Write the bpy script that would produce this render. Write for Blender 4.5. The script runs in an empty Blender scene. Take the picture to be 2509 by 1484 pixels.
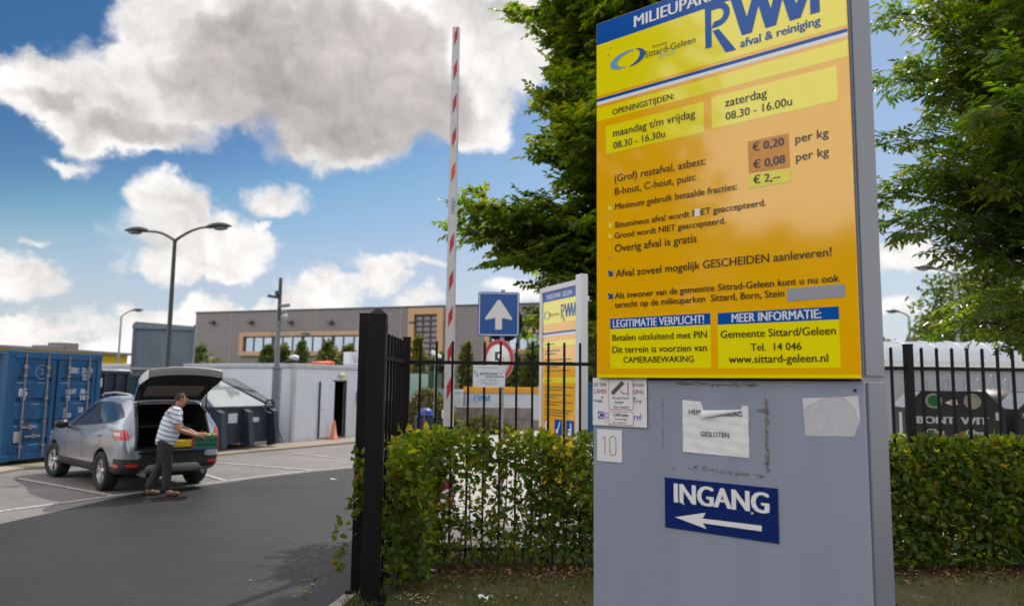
import bpy, bmesh, math, random
import numpy as np
from mathutils import Vector, Matrix

PI = math.pi
random.seed(7)
S = bpy.context.scene
C = S.collection

# ------------------------------------------------------------------ camera
PITCH, ROLL, EYE = math.atan(200 / 1828.0), 0.0117, 1.9
FPX, CX, CY = 1828.0, 1254.0, 742.0          # the photograph measured on a 2508 x 1484 print
cam = bpy.data.cameras.new('camera')
cam_o = bpy.data.objects.new('camera', cam)
C.objects.link(cam_o)
cam.sensor_width = 36.0
cam.lens = FPX / 2508.0 * 36.0
cam.clip_start, cam.clip_end = 0.05, 2000.0
_Xl, _Ul, _F = Vector((1, 0, 0)), Vector((0, -math.sin(PITCH), math.cos(PITCH))), Vector((0, math.cos(PITCH), math.sin(PITCH)))
_R = _Xl * math.cos(ROLL) + _Ul * math.sin(ROLL)
_U = -_Xl * math.sin(ROLL) + _Ul * math.cos(ROLL)
m = Matrix((_R, _U, -_F)).transposed().to_4x4()
m.translation = (0, 0, EYE)
cam_o.matrix_world = m
cam.dof.use_dof = True
cam.dof.focus_distance = 4.7
cam.dof.aperture_fstop = 1.9
S.camera = cam_o


def ray(px, py):
    a, b = (px - CX) / FPX, -(py - CY) / FPX
    return _R * a + _U * b + _F


def gp(px, py, z=0.0):
    """survey: the ground point (height z) seen along a sight line"""
    d = ray(px, py)
    t = (z - EYE) / d.z
    return Vector((d.x * t, d.y * t, z))


def at(px, py, Y):
    d = ray(px, py)
    t = Y / d.y
    return Vector((d.x * t, Y, EYE + d.z * t))


# ------------------------------------------------------------------ light
SUN_AZ, SUN_EL = math.radians(24), math.radians(52)     # azimuth clockwise from +Y (the view)
S.view_settings.view_transform = 'Standard'
S.view_settings.look = 'None'
S.view_settings.exposure = 0.0
S.view_settings.gamma = 1.0
sun = bpy.data.lights.new('sun', 'SUN')
sun.energy, sun.angle, sun.color = 3.6, math.radians(0.6), (1.0, 0.955, 0.89)
sun_o = bpy.data.objects.new('sun', sun)
C.objects.link(sun_o)
_sd = Vector((math.sin(SUN_AZ) * math.cos(SUN_EL), math.cos(SUN_AZ) * math.cos(SUN_EL), math.sin(SUN_EL)))
sun_o.rotation_euler = _sd.to_track_quat('Z', 'Y').to_euler()
sun_o.location = (20, 40, 60)

W = bpy.data.worlds.new('World')
S.world = W
W.use_nodes = True
WN, WL = W.node_tree.nodes, W.node_tree.links
WN.clear()


def wn(t, **k):
    n = WN.new(t)
    for a, b in k.items():
        setattr(n, a, b)
    return n


def wmath(op, a, b=None, c=None, clamp=False):
    n = wn('ShaderNodeMath', operation=op, use_clamp=clamp)
    for i, v in enumerate((a, b, c)):
        if v is None:
            continue
        if isinstance(v, (int, float)):
            n.inputs[i].default_value = v
        else:
            WL.new(v, n.inputs[i])
    return n.outputs[0]


def wvec(op, a, b=None, c=None, out=0):
    n = wn('ShaderNodeVectorMath', operation=op)
    for i, v in enumerate((a, b, c)):
        if v is None:
            continue
        if isinstance(v, (tuple, list)):
            n.inputs[i].default_value = v
        else:
            WL.new(v, n.inputs[i])
    return n.outputs[out]


sky = wn('ShaderNodeTexSky', sky_type='NISHITA', sun_disc=False, sun_elevation=SUN_EL, sun_rotation=SUN_AZ)
sky.air_density, sky.dust_density, sky.ozone_density = 1.0, 0.6, 1.6
tc = wn('ShaderNodeTexCoord')
sep = wn('ShaderNodeSeparateXYZ')
WL.new(tc.outputs['Generated'], sep.inputs[0])
az = wmath('MULTIPLY', wmath('ARCTAN2', sep.outputs[0], sep.outputs[1]), 180 / PI)     # degrees
el = wmath('MULTIPLY', wmath('ARCSINE', sep.outputs[2]), 180 / PI)
cmb = wn('ShaderNodeCombineXYZ')
WL.new(az, cmb.inputs[0]); WL.new(el, cmb.inputs[1])
ang = cmb.outputs[0]


def wnoise(vec, scale, detail, rough, out='Fac', dist=0.0, z=0.0):
    n = wn('ShaderNodeTexNoise')
    n.inputs['Scale'].default_value = scale
    n.inputs['Detail'].default_value = detail
    n.inputs['Roughness'].default_value = rough
    n.inputs['Distortion'].default_value = dist
    WL.new(wvec('ADD', vec, (0, 0, z)), n.inputs['Vector'])
    return n.outputs[out]


warp = wvec('SCALE', wvec('SUBTRACT', wnoise(ang, 0.16, 6, 0.6, 'Color'), (0.5, 0.5, 0.5)))
WN[-1].inputs['Scale'].default_value = 7.5
pos = wvec('ADD', ang, warp)
pos = wvec('MULTIPLY', pos, (1, 1, 0))


def blobs(lst, p):
    s = None
    for (a0, e0, ra, re, wgt) in lst:
        v = wvec('MULTIPLY_ADD', p, (1 / ra, 1 / re, 0), (-a0 / ra, -e0 / re, 0))
        q = wmath('SUBTRACT', 1.0, wvec('DOT_PRODUCT', v, v, out=1), clamp=True)
        q = wmath('MULTIPLY', q, wgt)
        s = q if s is None else wmath('ADD', s, q)
    return s


# clouds: azimuth, elevation, half widths (degrees), weight
CLOUDS = [
    (-15.34, 23.27, 14.28, 7.18, 1.30),
    (-27.56, 19.32, 8.43, 3.95, 1.10),
    (-33.64, 19.16, 4.29, 2.35, 1.00),
    (-26.03, 24.07, 4.51, 3.31, 1.00),
    (-4.62, 25.20, 7.81, 6.70, 1.20),
    (-12.69, 18.67, 5.85, 3.20, 1.00),
    (-2.57, 20.09, 2.91, 2.36, 0.80),
    (-29.44, 17.13, 4.91, 2.10, 0.90),
    (-15.07, 30.47, 24.78, 6.03, 1.30),
    (2.89, 26.70, 8.53, 5.50, 1.00),
    (-25.59, 12.76, 2.99, 2.09, 1.00),
    (-23.31, 10.15, 6.04, 3.01, 1.00),
    (-20.24, 9.22, 3.63, 2.20, 0.80),
    (-25.31, 7.98, 3.11, 1.27, 0.80),
    (-17.59, 13.71, 3.20, 1.82, 0.90),
    (-18.50, 11.48, 1.00, 0.47, 0.50),
    (-33.40, 6.48, 3.08, 1.70, 1.00),
    (-35.62, 7.31, 2.51, 1.78, 0.90),
    (-33.05, 9.47, 1.34, 0.52, 0.50),
    (-31.58, 14.78, 1.87, 0.78, 0.45),
    (-32.63, 14.74, 1.37, 0.52, 0.30),
    (-9.88, 8.72, 2.61, 0.86, 0.70),
    (-6.47, 8.90, 2.03, 0.62, 0.70),
    (-10.31, 7.54, 2.29, 1.11, 0.80),
    (-14.63, 6.39, 3.69, 1.88, 1.00),
    (-22.26, 5.59, 2.29, 1.39, 0.90),
    (-18.35, 5.03, 5.39, 1.25, 1.00),
    (-25.07, 3.87, 4.64, 1.70, 1.00),
    (-7.34, 6.11, 2.48, 0.99, 0.80),
    (0.81, 6.88, 3.79, 1.57, 0.90),
    (-32.09, 3.80, 2.93, 1.01, 0.80),
    (-33.81, 2.99, 2.81, 1.25, 0.80),
    (-29.45, 4.35, 1.07, 1.09, 0.50),
    (-33.09, 2.03, 4.39, 1.18, 0.80),
    (-27.50, 2.23, 4.92, 1.38, 0.90),
    (27.41, 9.40, 3.26, 1.67, 1.00),
    (29.83, 8.54, 1.91, 0.98, 0.80),
    (31.79, 24.08, 2.62, 1.70, 0.80),
    (27.48, 4.93, 2.23, 0.83, 0.70),
    (35.07, 16.82, 2.61, 2.98, 0.60),
]
DARKS = [
    (-14.75, 23.88, 10.40, 5.77, 0.90),
    (-20.60, 21.78, 14.85, 6.53, 0.42),
    (-28.50, 18.09, 6.51, 2.37, 0.25),
    (-33.38, 18.71, 3.63, 1.50, 0.30),
    (-9.65, 21.22, 8.21, 4.61, 0.80),
    (-20.02, 21.58, 6.33, 5.20, 0.60),
    (-15.71, 18.12, 7.78, 2.31, 0.45),
    (-8.53, 25.82, 5.14, 3.30, 0.35),
    (-10.51, 18.54, 5.31, 2.06, 0.50),
    (-27.67, 17.16, 5.07, 1.34, 0.55),
    (-33.14, 18.63, 2.74, 0.88, 0.30),
    (-6.46, 21.12, 3.53, 2.62, 0.30),
    (-23.94, 21.00, 3.27, 1.60, 0.30),
    (-24.59, 9.18, 4.99, 0.85, 0.22),
    (-21.59, 8.54, 3.56, 0.73, 0.20),
    (-33.36, 5.96, 2.64, 0.65, 0.25),
]
dens = blobs(CLOUDS, pos)
# the part of the sky outside the photograph: fair-weather cumulus everywhere
far = wmath('SMOOTH_MAX', wmath('SUBTRACT', wmath('ABSOLUTE', az), 42), wmath('SUBTRACT', el, 34), 6)
farm = wmath('MULTIPLY', far, 0.12, clamp=True)
gen = wnoise(tc.outputs['Generated'], 2.6, 7, 0.55)
gen = wmath('MULTIPLY', wmath('SUBTRACT', gen, 0.36), 6.0, clamp=True)
gen = wmath('MULTIPLY', gen, farm)
# unseen bright cloud added behind the camera: brightens the sign's reflection and shaded faces
fill_cloud = blobs([(-117, 30, 48, 27, 1.6)], pos)
gen = wmath('ADD', gen, fill_cloud)
fine = wmath('SUBTRACT', wnoise(ang, 0.42, 8, 0.62, z=4.0), 0.5)
dens = wmath('ADD', dens, gen)
core = wmath('MULTIPLY', dens, 3.0, clamp=True)
dens2 = wmath('ADD', dens, wmath('MULTIPLY', wmath('MULTIPLY', fine, 0.95), core))
mr = wn('ShaderNodeMapRange', interpolation_type='SMOOTHSTEP')
WL.new(dens2, mr.inputs[0])
mr.inputs[1].default_value, mr.inputs[2].default_value = 0.0, 0.78
mask = wmath('MULTIPLY', mr.outputs[0], 1.0, clamp=True)
# shade of the thick cloud seen from below, against the sun
dk = blobs(DARKS, pos)
dk = wmath('ADD', dk, wmath('MULTIPLY', wmath('MULTIPLY', wmath('SUBTRACT', wnoise(pos, 0.10, 4, 0.5, z=9.0), 0.5), 1.5), wmath('MULTIPLY', dk, 2.0, clamp=True)))
mr2 = wn('ShaderNodeMapRange', interpolation_type='SMOOTHSTEP')
WL.new(dk, mr2.inputs[0])
mr2.inputs[1].default_value, mr2.inputs[2].default_value = 0.0, 1.0
# relief of the billows: the same noise compared with itself a little higher up (the sun stands above)
n_a = wnoise(pos, 0.17, 5, 0.52, z=2.0)
n_b = wnoise(wvec('ADD', pos, (0.35, 0.9, 0)), 0.17, 5, 0.52, z=2.0)
relief = wmath('SUBTRACT', n_a, n_b)
puff = wmath('MULTIPLY_ADD', relief, 1.25, wmath('MULTIPLY_ADD', wnoise(ang, 0.10, 5, 0.6, z=5.0), 0.9, 0.40))
puff = wmath('ADD', puff, wmath('MULTIPLY', farm, 0.35))
puff = wmath('ADD', puff, wmath('MULTIPLY', fill_cloud, 0.85))
puff = wmath('MINIMUM', wmath('MAXIMUM', puff, 0.45), 2.0)
ccol = wn('ShaderNodeMix', data_type='RGBA')
WL.new(mr2.outputs[0], ccol.inputs['Factor'])
ccol.inputs['A'].default_value = (1.10, 1.07, 1.045, 1)
ccol.inputs['B'].default_value = (0.62, 0.578, 0.57, 1)
bg_sky, bg_cl = wn('ShaderNodeBackground'), wn('ShaderNodeBackground')
# a polarised, contrasty sky: deep blue high up, pale at the horizon
crv = wn('ShaderNodeRGBCurve')
for ch, pts in enumerate((((.2, .043), (.25, .075), (.348, .25), (.47, .42), (.6, .52)), ((.31, .136), (.38, .19), (.50, .416), (.645, .52), (.73, .58)), ((.5, .30), (.58, .37), (.74, .63), (.87, .68)))):
    cu_ = crv.mapping.curves[ch]
    cu_.points[1].location = (1.0, (.85, .80, .74)[ch])
    for q in pts:
        cu_.points.new(*q)
crv.mapping.extend = 'EXTRAPOLATED'
crv.mapping.update()
WL.new(wvec('MULTIPLY', sky.outputs[0], (0.1, 0.1, 0.1)), crv.inputs['Color'])
hz = wn('ShaderNodeMix', data_type='RGBA')          # pale air low over the horizon
WL.new(wmath('MULTIPLY', wmath('SUBTRACT', 11.0, el), 0.075, clamp=True), hz.inputs['Factor'])
WL.new(crv.outputs[0], hz.inputs['A'])
hz.inputs['B'].default_value = (0.47, 0.56, 0.66, 1)
WL.new(wvec('MULTIPLY', hz.outputs['Result'], (10, 10, 10)), bg_sky.inputs[0])
bg_sky.inputs[1].default_value = 0.117
WL.new(ccol.outputs['Result'], bg_cl.inputs[0])
WL.new(puff, bg_cl.inputs[1])
mix = wn('ShaderNodeMixShader')
WL.new(mask, mix.inputs[0])
WL.new(bg_sky.outputs[0], mix.inputs[1]); WL.new(bg_cl.outputs[0], mix.inputs[2])
wo = wn('ShaderNodeOutputWorld')
WL.new(mix.outputs[0], wo.inputs[0])
W.cycles.sampling_method = 'MANUAL'
W.cycles.sample_map_resolution = 512

# ------------------------------------------------------------------ helpers
def mat(name, col, rough=0.6, metal=0.0, var=0.0, vscale=4.0, bump=0.0, bscale=60.0, spec=0.5, coat=0.0, col2=None, vdetail=5, emit=None, bdist=0.01, vstretch=None, streak=0.0):
    """procedural paint / stone / metal: base colour with noise variation, roughness variation, fine bump"""
    mt = bpy.data.materials.new(name)
    mt.use_nodes = True
    N, L = mt.node_tree.nodes, mt.node_tree.links
    b = N['Principled BSDF']
    b.inputs['Roughness'].default_value = rough
    b.inputs['Metallic'].default_value = metal
    b.inputs['Specular IOR Level'].default_value = spec
    b.inputs['Coat Weight'].default_value = coat
    b.inputs['Coat Roughness'].default_value = 0.06
    b.inputs['Base Color'].default_value = (*col, 1)
    if emit:
        b.inputs['Emission Color'].default_value = (*col, 1)
        b.inputs['Emission Strength'].default_value = emit
    tcn = N.new('ShaderNodeTexCoord')
    src = tcn.outputs['Object']
    if vstretch:
        mp = N.new('ShaderNodeMapping')
        mp.inputs['Scale'].default_value = vstretch
        L.new(src, mp.inputs[0])
        src = mp.outputs[0]
    if var or col2:
        n = N.new('ShaderNodeTexNoise')
        n.inputs['Scale'].default_value = vscale
        n.inputs['Detail'].default_value = vdetail
        n.inputs['Roughness'].default_value = 0.62
        L.new(src, n.inputs['Vector'])
        r = N.new('ShaderNodeValToRGB')
        r.color_ramp.elements[0].position, r.color_ramp.elements[1].position = 0.32, 0.68
        c1 = [c * (1 - var) for c in col]
        c2 = col2 or [min(1, c * (1 + var)) for c in col]
        r.color_ramp.elements[0].color = (*c1, 1)
        r.color_ramp.elements[1].color = (*c2, 1)
        L.new(n.outputs['Fac'], r.inputs[0])
        L.new(r.outputs[0], b.inputs['Base Color'])
        mr = N.new('ShaderNodeMapRange')
        mr.inputs[3].default_value, mr.inputs[4].default_value = max(0, rough - 0.06), min(1, rough + 0.06)
        L.new(n.outputs['Fac'], mr.inputs[0])
        L.new(mr.outputs[0], b.inputs['Roughness'])
    if bump:
        n = N.new('ShaderNodeTexNoise')
        n.inputs['Scale'].default_value = bscale
        n.inputs['Detail'].default_value = 4
        L.new(src, n.inputs['Vector'])
        bp = N.new('ShaderNodeBump')
        bp.inputs['Strength'].default_value = bump
        bp.inputs['Distance'].default_value = bdist
        L.new(n.outputs['Fac'], bp.inputs['Height'])
        L.new(bp.outputs[0], b.inputs['Normal'])
    return mt


class MB:
    """collects shapes and links them as ONE mesh object"""
    def __init__(s):
        s.v, s.f, s.m, s.sm = [], [], [], []
        s.M = Matrix()

    def add(s, vs, fs, mi=0, sm=False):
        o = len(s.v)
        s.v += [tuple(s.M @ Vector(p)) for p in vs]
        s.f += [tuple(i + o for i in f) for f in fs]
        s.m += [mi] * len(fs)
        s.sm += [sm] * len(fs)
        return s

    def box(s, x0, x1, y0, y1, z0, z1, mi=0, ch=0.0):
        if ch <= 0:
            v = [(x0, y0, z0), (x1, y0, z0), (x1, y1, z0), (x0, y1, z0), (x0, y0, z1), (x1, y0, z1), (x1, y1, z1), (x0, y1, z1)]
            return s.add(v, [(0, 3, 2, 1), (4, 5, 6, 7), (0, 1, 5, 4), (1, 2, 6, 5), (2, 3, 7, 6), (3, 0, 4, 7)], mi)
        bm = bmesh.new()
        bmesh.ops.create_cube(bm, size=1)
        for q in bm.verts:
            q.co = Vector(((x0 + x1) / 2 + q.co.x * (x1 - x0), (y0 + y1) / 2 + q.co.y * (y1 - y0), (z0 + z1) / 2 + q.co.z * (z1 - z0)))
        bmesh.ops.bevel(bm, geom=bm.edges[:], offset=ch, segments=2, profile=0.5, affect='EDGES')
        return s.bm(bm, mi)

    def bm(s, bm, mi=0, sm=False):
        bm.verts.index_update()
        s.add([v.co[:] for v in bm.verts], [[v.index for v in f.verts] for f in bm.faces], mi, sm)
        bm.free()
        return s

    def prism(s, pts, axis, a0, a1, mi=0, cap=True):
        """polygon pts (2-D) extruded along axis from a0 to a1; axis 'x','y','z'"""
        n = len(pts)
        def P(p, a):
            return {'x': (a, p[0], p[1]), 'y': (p[0], a, p[1]), 'z': (p[0], p[1], a)}[axis]
        v = [P(p, a0) for p in pts] + [P(p, a1) for p in pts]
        f = [(i, (i + 1) % n, (i + 1) % n + n, i + n) for i in range(n)]
        if cap:
            f += [tuple(range(n))[::-1], tuple(range(n, 2 * n))]
        return s.add(v, f, mi)

    def poly(s, pts, mi=0):
        return s.add(pts, [tuple(range(len(pts)))], mi)

    def tube(s, path, rad, n=8, mi=0, cap=True, sm=True):
        path = [Vector(p) for p in path]
        if not isinstance(rad, (list, tuple)):
            rad = [rad] * len(path)
        vs, fs = [], []
        up = None
        for i, p in enumerate(path):
            t = (path[min(i + 1, len(path) - 1)] - path[max(i - 1, 0)]).normalized()
            if up is None:
                up = Vector((0, 0, 1)) if abs(t.z) < 0.9 else Vector((1, 0, 0))
            a = t.cross(up).normalized()
            up = a.cross(t).normalized()
            for k in range(n):
                w = 2 * PI * k / n
                vs.append(p + (a * math.cos(w) + up * math.sin(w)) * rad[i])
        for i in range(len(path) - 1):
            for k in range(n):
                fs.append((i * n + k, i * n + (k + 1) % n, (i + 1) * n + (k + 1) % n, (i + 1) * n + k))
        s.add(vs, fs, mi, sm)
        if cap:
            s.add(vs[:n], [tuple(range(n))[::-1]], mi)
            s.add(vs[-n:], [tuple(range(n))], mi)
        return s

    def lathe(s, prof, c=(0, 0, 0), n=24, mi=0, axis='z', sm=True, cap=True):
        """prof: (radius, along-axis)"""
        vs, fs = [], []
        for r, h in prof:
            for k in range(n):
                w = 2 * PI * k / n
                a, b = r * math.cos(w), r * math.sin(w)
                p = {'z': (a, b, h), 'y': (a, h, b), 'x': (h, a, b)}[axis]
                vs.append((p[0] + c[0], p[1] + c[1], p[2] + c[2]))
        for i in range(len(prof) - 1):
            for k in range(n):
                fs.append((i * n + k, i * n + (k + 1) % n, (i + 1) * n + (k + 1) % n, (i + 1) * n + k))
        s.add(vs, fs, mi, sm)
        if cap:
            s.add(vs[:n], [tuple(range(n))], mi)
            s.add(vs[-n:], [tuple(range(n))], mi)
        return s

    def ellipsoid(s, c, r, mi=0, nu=16, nv=10, rot=None):
        vs, fs = [], []
        for i in range(nv + 1):
            t = PI * i / nv
            for k in range(nu):
                w = 2 * PI * k / nu
                p = Vector((r[0] * math.sin(t) * math.cos(w), r[1] * math.sin(t) * math.sin(w), r[2] * math.cos(t)))
                if rot is not None:
                    p = rot @ p
                vs.append(p + Vector(c))
        for i in range(nv):
            for k in range(nu):
                fs.append((i * nu + k, (i + 1) * nu + k, (i + 1) * nu + (k + 1) % nu, i * nu + (k + 1) % nu))
        return s.add(vs, fs, mi, True)

    def build(s, name, mats, parent=None, merge=False):
        if not isinstance(mats, (list, tuple)):
            mats = [mats]
        me = bpy.data.meshes.new(name)
        me.from_pydata(s.v, [], s.f)
        for q in mats:
            me.materials.append(q)
        if len(mats) > 1:
            me.polygons.foreach_set('material_index', s.m)
        me.polygons.foreach_set('use_smooth', s.sm)
        bm = bmesh.new()
        bm.from_mesh(me)
        if merge:
            bmesh.ops.remove_doubles(bm, verts=bm.verts[:], dist=1e-5)
        bmesh.ops.recalc_face_normals(bm, faces=bm.faces[:])
        bm.to_mesh(me)
        bm.free()
        o = bpy.data.objects.new(name, me)
        C.objects.link(o)
        if parent is not None:
            o.parent = parent
        return o


def build_each(mb, name, mats, parent=None):
    """every separate piece of mb becomes an object of its own"""
    par = list(range(len(mb.v)))
    def find(a):
        while par[a] != a:
            par[a] = par[par[a]]
            a = par[a]
        return a
    for f in mb.f:
        for q in f[1:]:
            par[find(q)] = find(f[0])
    grp = {}
    for i, f in enumerate(mb.f):
        grp.setdefault(find(f[0]), []).append(i)
    out = []
    for ids in grp.values():
        p = MB()
        ix = {}
        for i in ids:
            for q in mb.f[i]:
                if q not in ix:
                    ix[q] = len(p.v)
                    p.v.append(mb.v[q])
            p.f.append(tuple(ix[q] for q in mb.f[i])); p.m.append(mb.m[i]); p.sm.append(mb.sm[i])
        out.append(p.build(name, mats, parent))
    return out


def tag(o, label=None, cat=None, group=None, kind=None):
    for k, v in (('label', label), ('category', cat), ('group', group), ('kind', kind)):
        if v:
            o[k] = v
    return o


def thing(name, label, cat, loc=(0, 0, 0), rotz=0.0, group=None, tilt=0.0):
    o = bpy.data.objects.new(name, None)
    C.objects.link(o)
    o.location = loc
    o.rotation_euler = (0, tilt, rotz)
    o.empty_display_size = 0.2
    return tag(o, label, cat, group)


def kids(o):
    return [c for c in C.objects if c.parent == o]


def copy_tree(o, parent=None):
    c = o.copy()
    C.objects.link(c)
    c.parent = parent
    for ch in kids(o):
        copy_tree(ch, c)
    return c


_txt = {}


def glyphs(s, bold=0.0, shear=0.0, font=None):
    k = (s, bold, shear)
    if k not in _txt:
        cu = bpy.data.curves.new('t', 'FONT')
        cu.body = s
        cu.size = 1.0
        cu.shear = shear
        cu.resolution_u = 3
        o = bpy.data.objects.new('t', cu)
        C.objects.link(o)
        dg = bpy.context.evaluated_depsgraph_get()
        me = bpy.data.meshes.new_from_object(o.evaluated_get(dg))
        vs = np.array([v.co[:] for v in me.vertices]) if len(me.vertices) else np.zeros((0, 3))
        fs = [tuple(p.vertices) for p in me.polygons]
        bpy.data.objects.remove(o)
        bpy.data.curves.remove(cu)
        bpy.data.meshes.remove(me)
        _txt[k] = (vs, fs)
    return _txt[k]


CAP = glyphs('H')[0][:, 1].max()


def text(mb, s, x0, x1, z, cap=None, y=-0.001, mi=0, bold=0.012, shear=0.0, base=None):
    """lettering in the sign's own plane (x right, z up), fitted between x0 and x1 on base line z"""
    vs, fs = glyphs(s, bold, shear)
    a, b = vs[:, 0].min(), vs[:, 0].max()
    kx = (x1 - x0) / (b - a)
    kz = (cap / CAP) if cap else kx
    steps = (0,) if bold < .012 else (-1, 0, 1) if bold < .03 else (-1.5, -.5, .5, 1.5)
    for j, q in enumerate(steps):      # heavier weight: the letters printed again a hair's breadth aside
        dx = q * bold * .55 * kx
        mb.add([(x0 + (p[0] - a) * kx + dx, y - .00006 * j, z + p[1] * kz) for p in vs], fs, mi)


def centred(mb, s, xc, z, cap, y=-0.001, mi=0, bold=0.012, squeeze=1.0, shear=0.0, left=False):
    vs, _ = glyphs(s, bold, shear)
    w = (vs[:, 0].max() - vs[:, 0].min()) * cap / CAP * squeeze
    x0 = xc if left else xc - w / 2
    text(mb, s, x0, x0 + w, z, cap, y, mi, bold, shear)


def rect(mb, x0, x1, z0, z1, y=-0.0005, mi=0):
    mb.add([(x0, y, z0), (x1, y, z0), (x1, y, z1), (x0, y, z1)], [(0, 1, 2, 3)], mi)


# ------------------------------------------------------------------ ground, road, lawn
def brick_ground(name, c1, c2, mortar, bw, bh, rot=0.0, rough=0.85, bump=0.25, dirt=0.25, herring=False, mort=0.006, gscale=0.6, spec=0.3):
    mt = bpy.data.materials.new(name)
    mt.use_nodes = True
    N, L = mt.node_tree.nodes, mt.node_tree.links
    b = N['Principled BSDF']
    b.inputs['Roughness'].default_value = rough
    b.inputs['Specular IOR Level'].default_value = spec
    t = N.new('ShaderNodeTexCoord')
    mp = N.new('ShaderNodeMapping')
    mp.inputs['Rotation'].default_value = (0, 0, rot)
    L.new(t.outputs['Object'], mp.inputs[0])
    br = N.new('ShaderNodeTexBrick')
    br.inputs['Scale'].default_value = 1.0
    br.inputs['Brick Width'].default_value = bw
    br.inputs['Row Height'].default_value = bh
    br.inputs['Mortar Size'].default_value = mort
    br.inputs['Mortar Smooth'].default_value = 0.3
    br.inputs['Color1'].default_value = (*c1, 1)
    br.inputs['Color2'].default_value = (*c2, 1)
    br.inputs['Mortar'].default_value = (*mortar, 1)
    L.new(mp.outputs[0], br.inputs['Vector'])
    n1 = N.new('ShaderNodeTexNoise')
    n1.inputs['Scale'].default_value = gscale
    n1.inputs['Detail'].default_value = 11
    n1.inputs['Roughness'].default_value = 0.76
    L.new(t.outputs['Object'], n1.inputs['Vector'])
    n2 = N.new('ShaderNodeTexNoise')
    n2.inputs['Scale'].default_value = 45
    n2.inputs['Detail'].default_value = 6
    L.new(t.outputs['Object'], n2.inputs['Vector'])
    m1 = N.new('ShaderNodeMapRange')
    m1.inputs[1].default_value, m1.inputs[2].default_value = 0.3, 0.7
    m1.inputs[3].default_value, m1.inputs[4].default_value = 1 - dirt, 1 + dirt
    L.new(n1.outputs['Fac'], m1.inputs[0])
    m2 = N.new('ShaderNodeMapRange')
    m2.inputs[3].default_value, m2.inputs[4].default_value = 0.55, 1.45
    L.new(n2.outputs['Fac'], m2.inputs[0])
    mu = N.new('ShaderNodeMath'); mu.operation = 'MULTIPLY'
    L.new(m1.outputs[0], mu.inputs[0]); L.new(m2.outputs[0], mu.inputs[1])
    vm = N.new('ShaderNodeVectorMath'); vm.operation = 'SCALE'
    L.new(br.outputs['Color'], vm.inputs[0]); L.new(mu.outputs[0], vm.inputs['Scale'])
    L.new(vm.outputs[0], b.inputs['Base Color'])
    h = N.new('ShaderNodeMath'); h.operation = 'MULTIPLY_ADD'
    L.new(br.outputs['Fac'], h.inputs[0]); h.inputs[1].default_value = -1.0
    L.new(n2.outputs['Fac'], h.inputs[2])
    bp = N.new('ShaderNodeBump')
    bp.inputs['Strength'].default_value = bump
    bp.inputs['Distance'].default_value = 0.006
    L.new(h.outputs[0], bp.inputs['Height'])
    L.new(bp.outputs[0], b.inputs['Normal'])
    return mt


m_yard = brick_ground('yard_paving', (0.155, 0.143, 0.137), (0.172, 0.159, 0.153), (0.122, 0.113, 0.108), 0.21, 0.105, rot=0.7, rough=0.6, spec=0.5)
m_road = brick_ground('dark_paving', (0.0175, 0.0157, 0.017), (0.020, 0.0178, 0.0192), (0.012, 0.0107, 0.0115), 0.21, 0.105, rot=0.35, dirt=0.42, bump=0.3, mort=0.009, rough=0.56, spec=0.34)
m_apron = mat('apron_concrete', (0.27, 0.225, 0.18), 0.9, var=0.18, vscale=0.9, bump=0.2, bscale=40)
m_kerb = mat('kerb_concrete', (0.26, 0.25, 0.23), 0.9, var=0.25, vscale=3, bump=0.3, bscale=70)
m_soil = mat('lawn_soil', (0.050, 0.060, 0.020), 0.95, var=0.2, vscale=2.2, bump=0.6, bscale=30, col2=(0.10, 0.080, 0.040))
m_line = mat('road_paint', (0.15, 0.14, 0.135), 0.8, vscale=16, vdetail=9, col2=(0.58, 0.56, 0.54))

g = MB()
g.poly([(-900, -500, 0), (900, -500, 0), (900, 1200, 0), (-900, 1200, 0)])
tag(g.build('ground', m_yard), kind='structure', label='light grey paved yard stretching to the horizon')

edge = [gp(-900, 1460), gp(-300, 1345), gp(0, 1283), gp(75, 1266), gp(150, 1250), gp(225, 1232), gp(300, 1215), gp(400, 1201), gp(520, 1187), gp(640, 1170), gp(760, 1156), gp(880, 1145), gp(960, 1138)]
near = [Vector((-2.3, 17.0, 0)), Vector((-1.30, 8.6, 0)), Vector((-1.36, 7.6, 0)), Vector((-1.5, 6.6, 0)), Vector((-1.75, 5.0, 0)), Vector((-2.2, 2, 0)), Vector((-2.2, -25, 0)), Vector((-30, -25, 0))]
r = MB()
r.poly([(p.x, p.y, 0.004) for p in edge + near])
tag(r.build('road', m_road), kind='structure', label='dark grey brick paved driveway')


m_yard_lit = mat('sunlit_yard_ground', (0.33, 0.305, 0.285), 0.6, var=0.14, vscale=0.7, bump=0.15, bscale=40, vdetail=8)  # paler than the paving: glancing sunlight put into the colour
mb = MB()
mb.poly([(x_, y_, 0.008) for x_, y_ in ((-1.22, 8.80), (40, 8.8), (40, 62), (-3.2, 62), (-2.1, 30), (-2.9, 22), (-2.2, 17))])
tag(mb.build('yard', m_yard_lit), kind='structure', label='pale yard ground behind the fence, sun glare in its colour')


def ribbon(pts, w, z, name, mt):
    mb = MB()
    vs, fs = [], []
    pts = [Vector((p[0], p[1], 0)) for p in pts]
    for i, p in enumerate(pts):
        t = (pts[min(i + 1, len(pts) - 1)] - pts[max(i - 1, 0)]).normalized()
        nn = Vector((-t.y, t.x, 0))
        vs += [(p.x + nn.x * w / 2, p.y + nn.y * w / 2, z), (p.x - nn.x * w / 2, p.y - nn.y * w / 2, z)]
    for i in range(len(pts) - 1):
        fs.append((2 * i, 2 * i + 1, 2 * i + 3, 2 * i + 2))
    mb.add(vs, fs)
    return tag(mb.build(name, mt), kind='structure')


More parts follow.
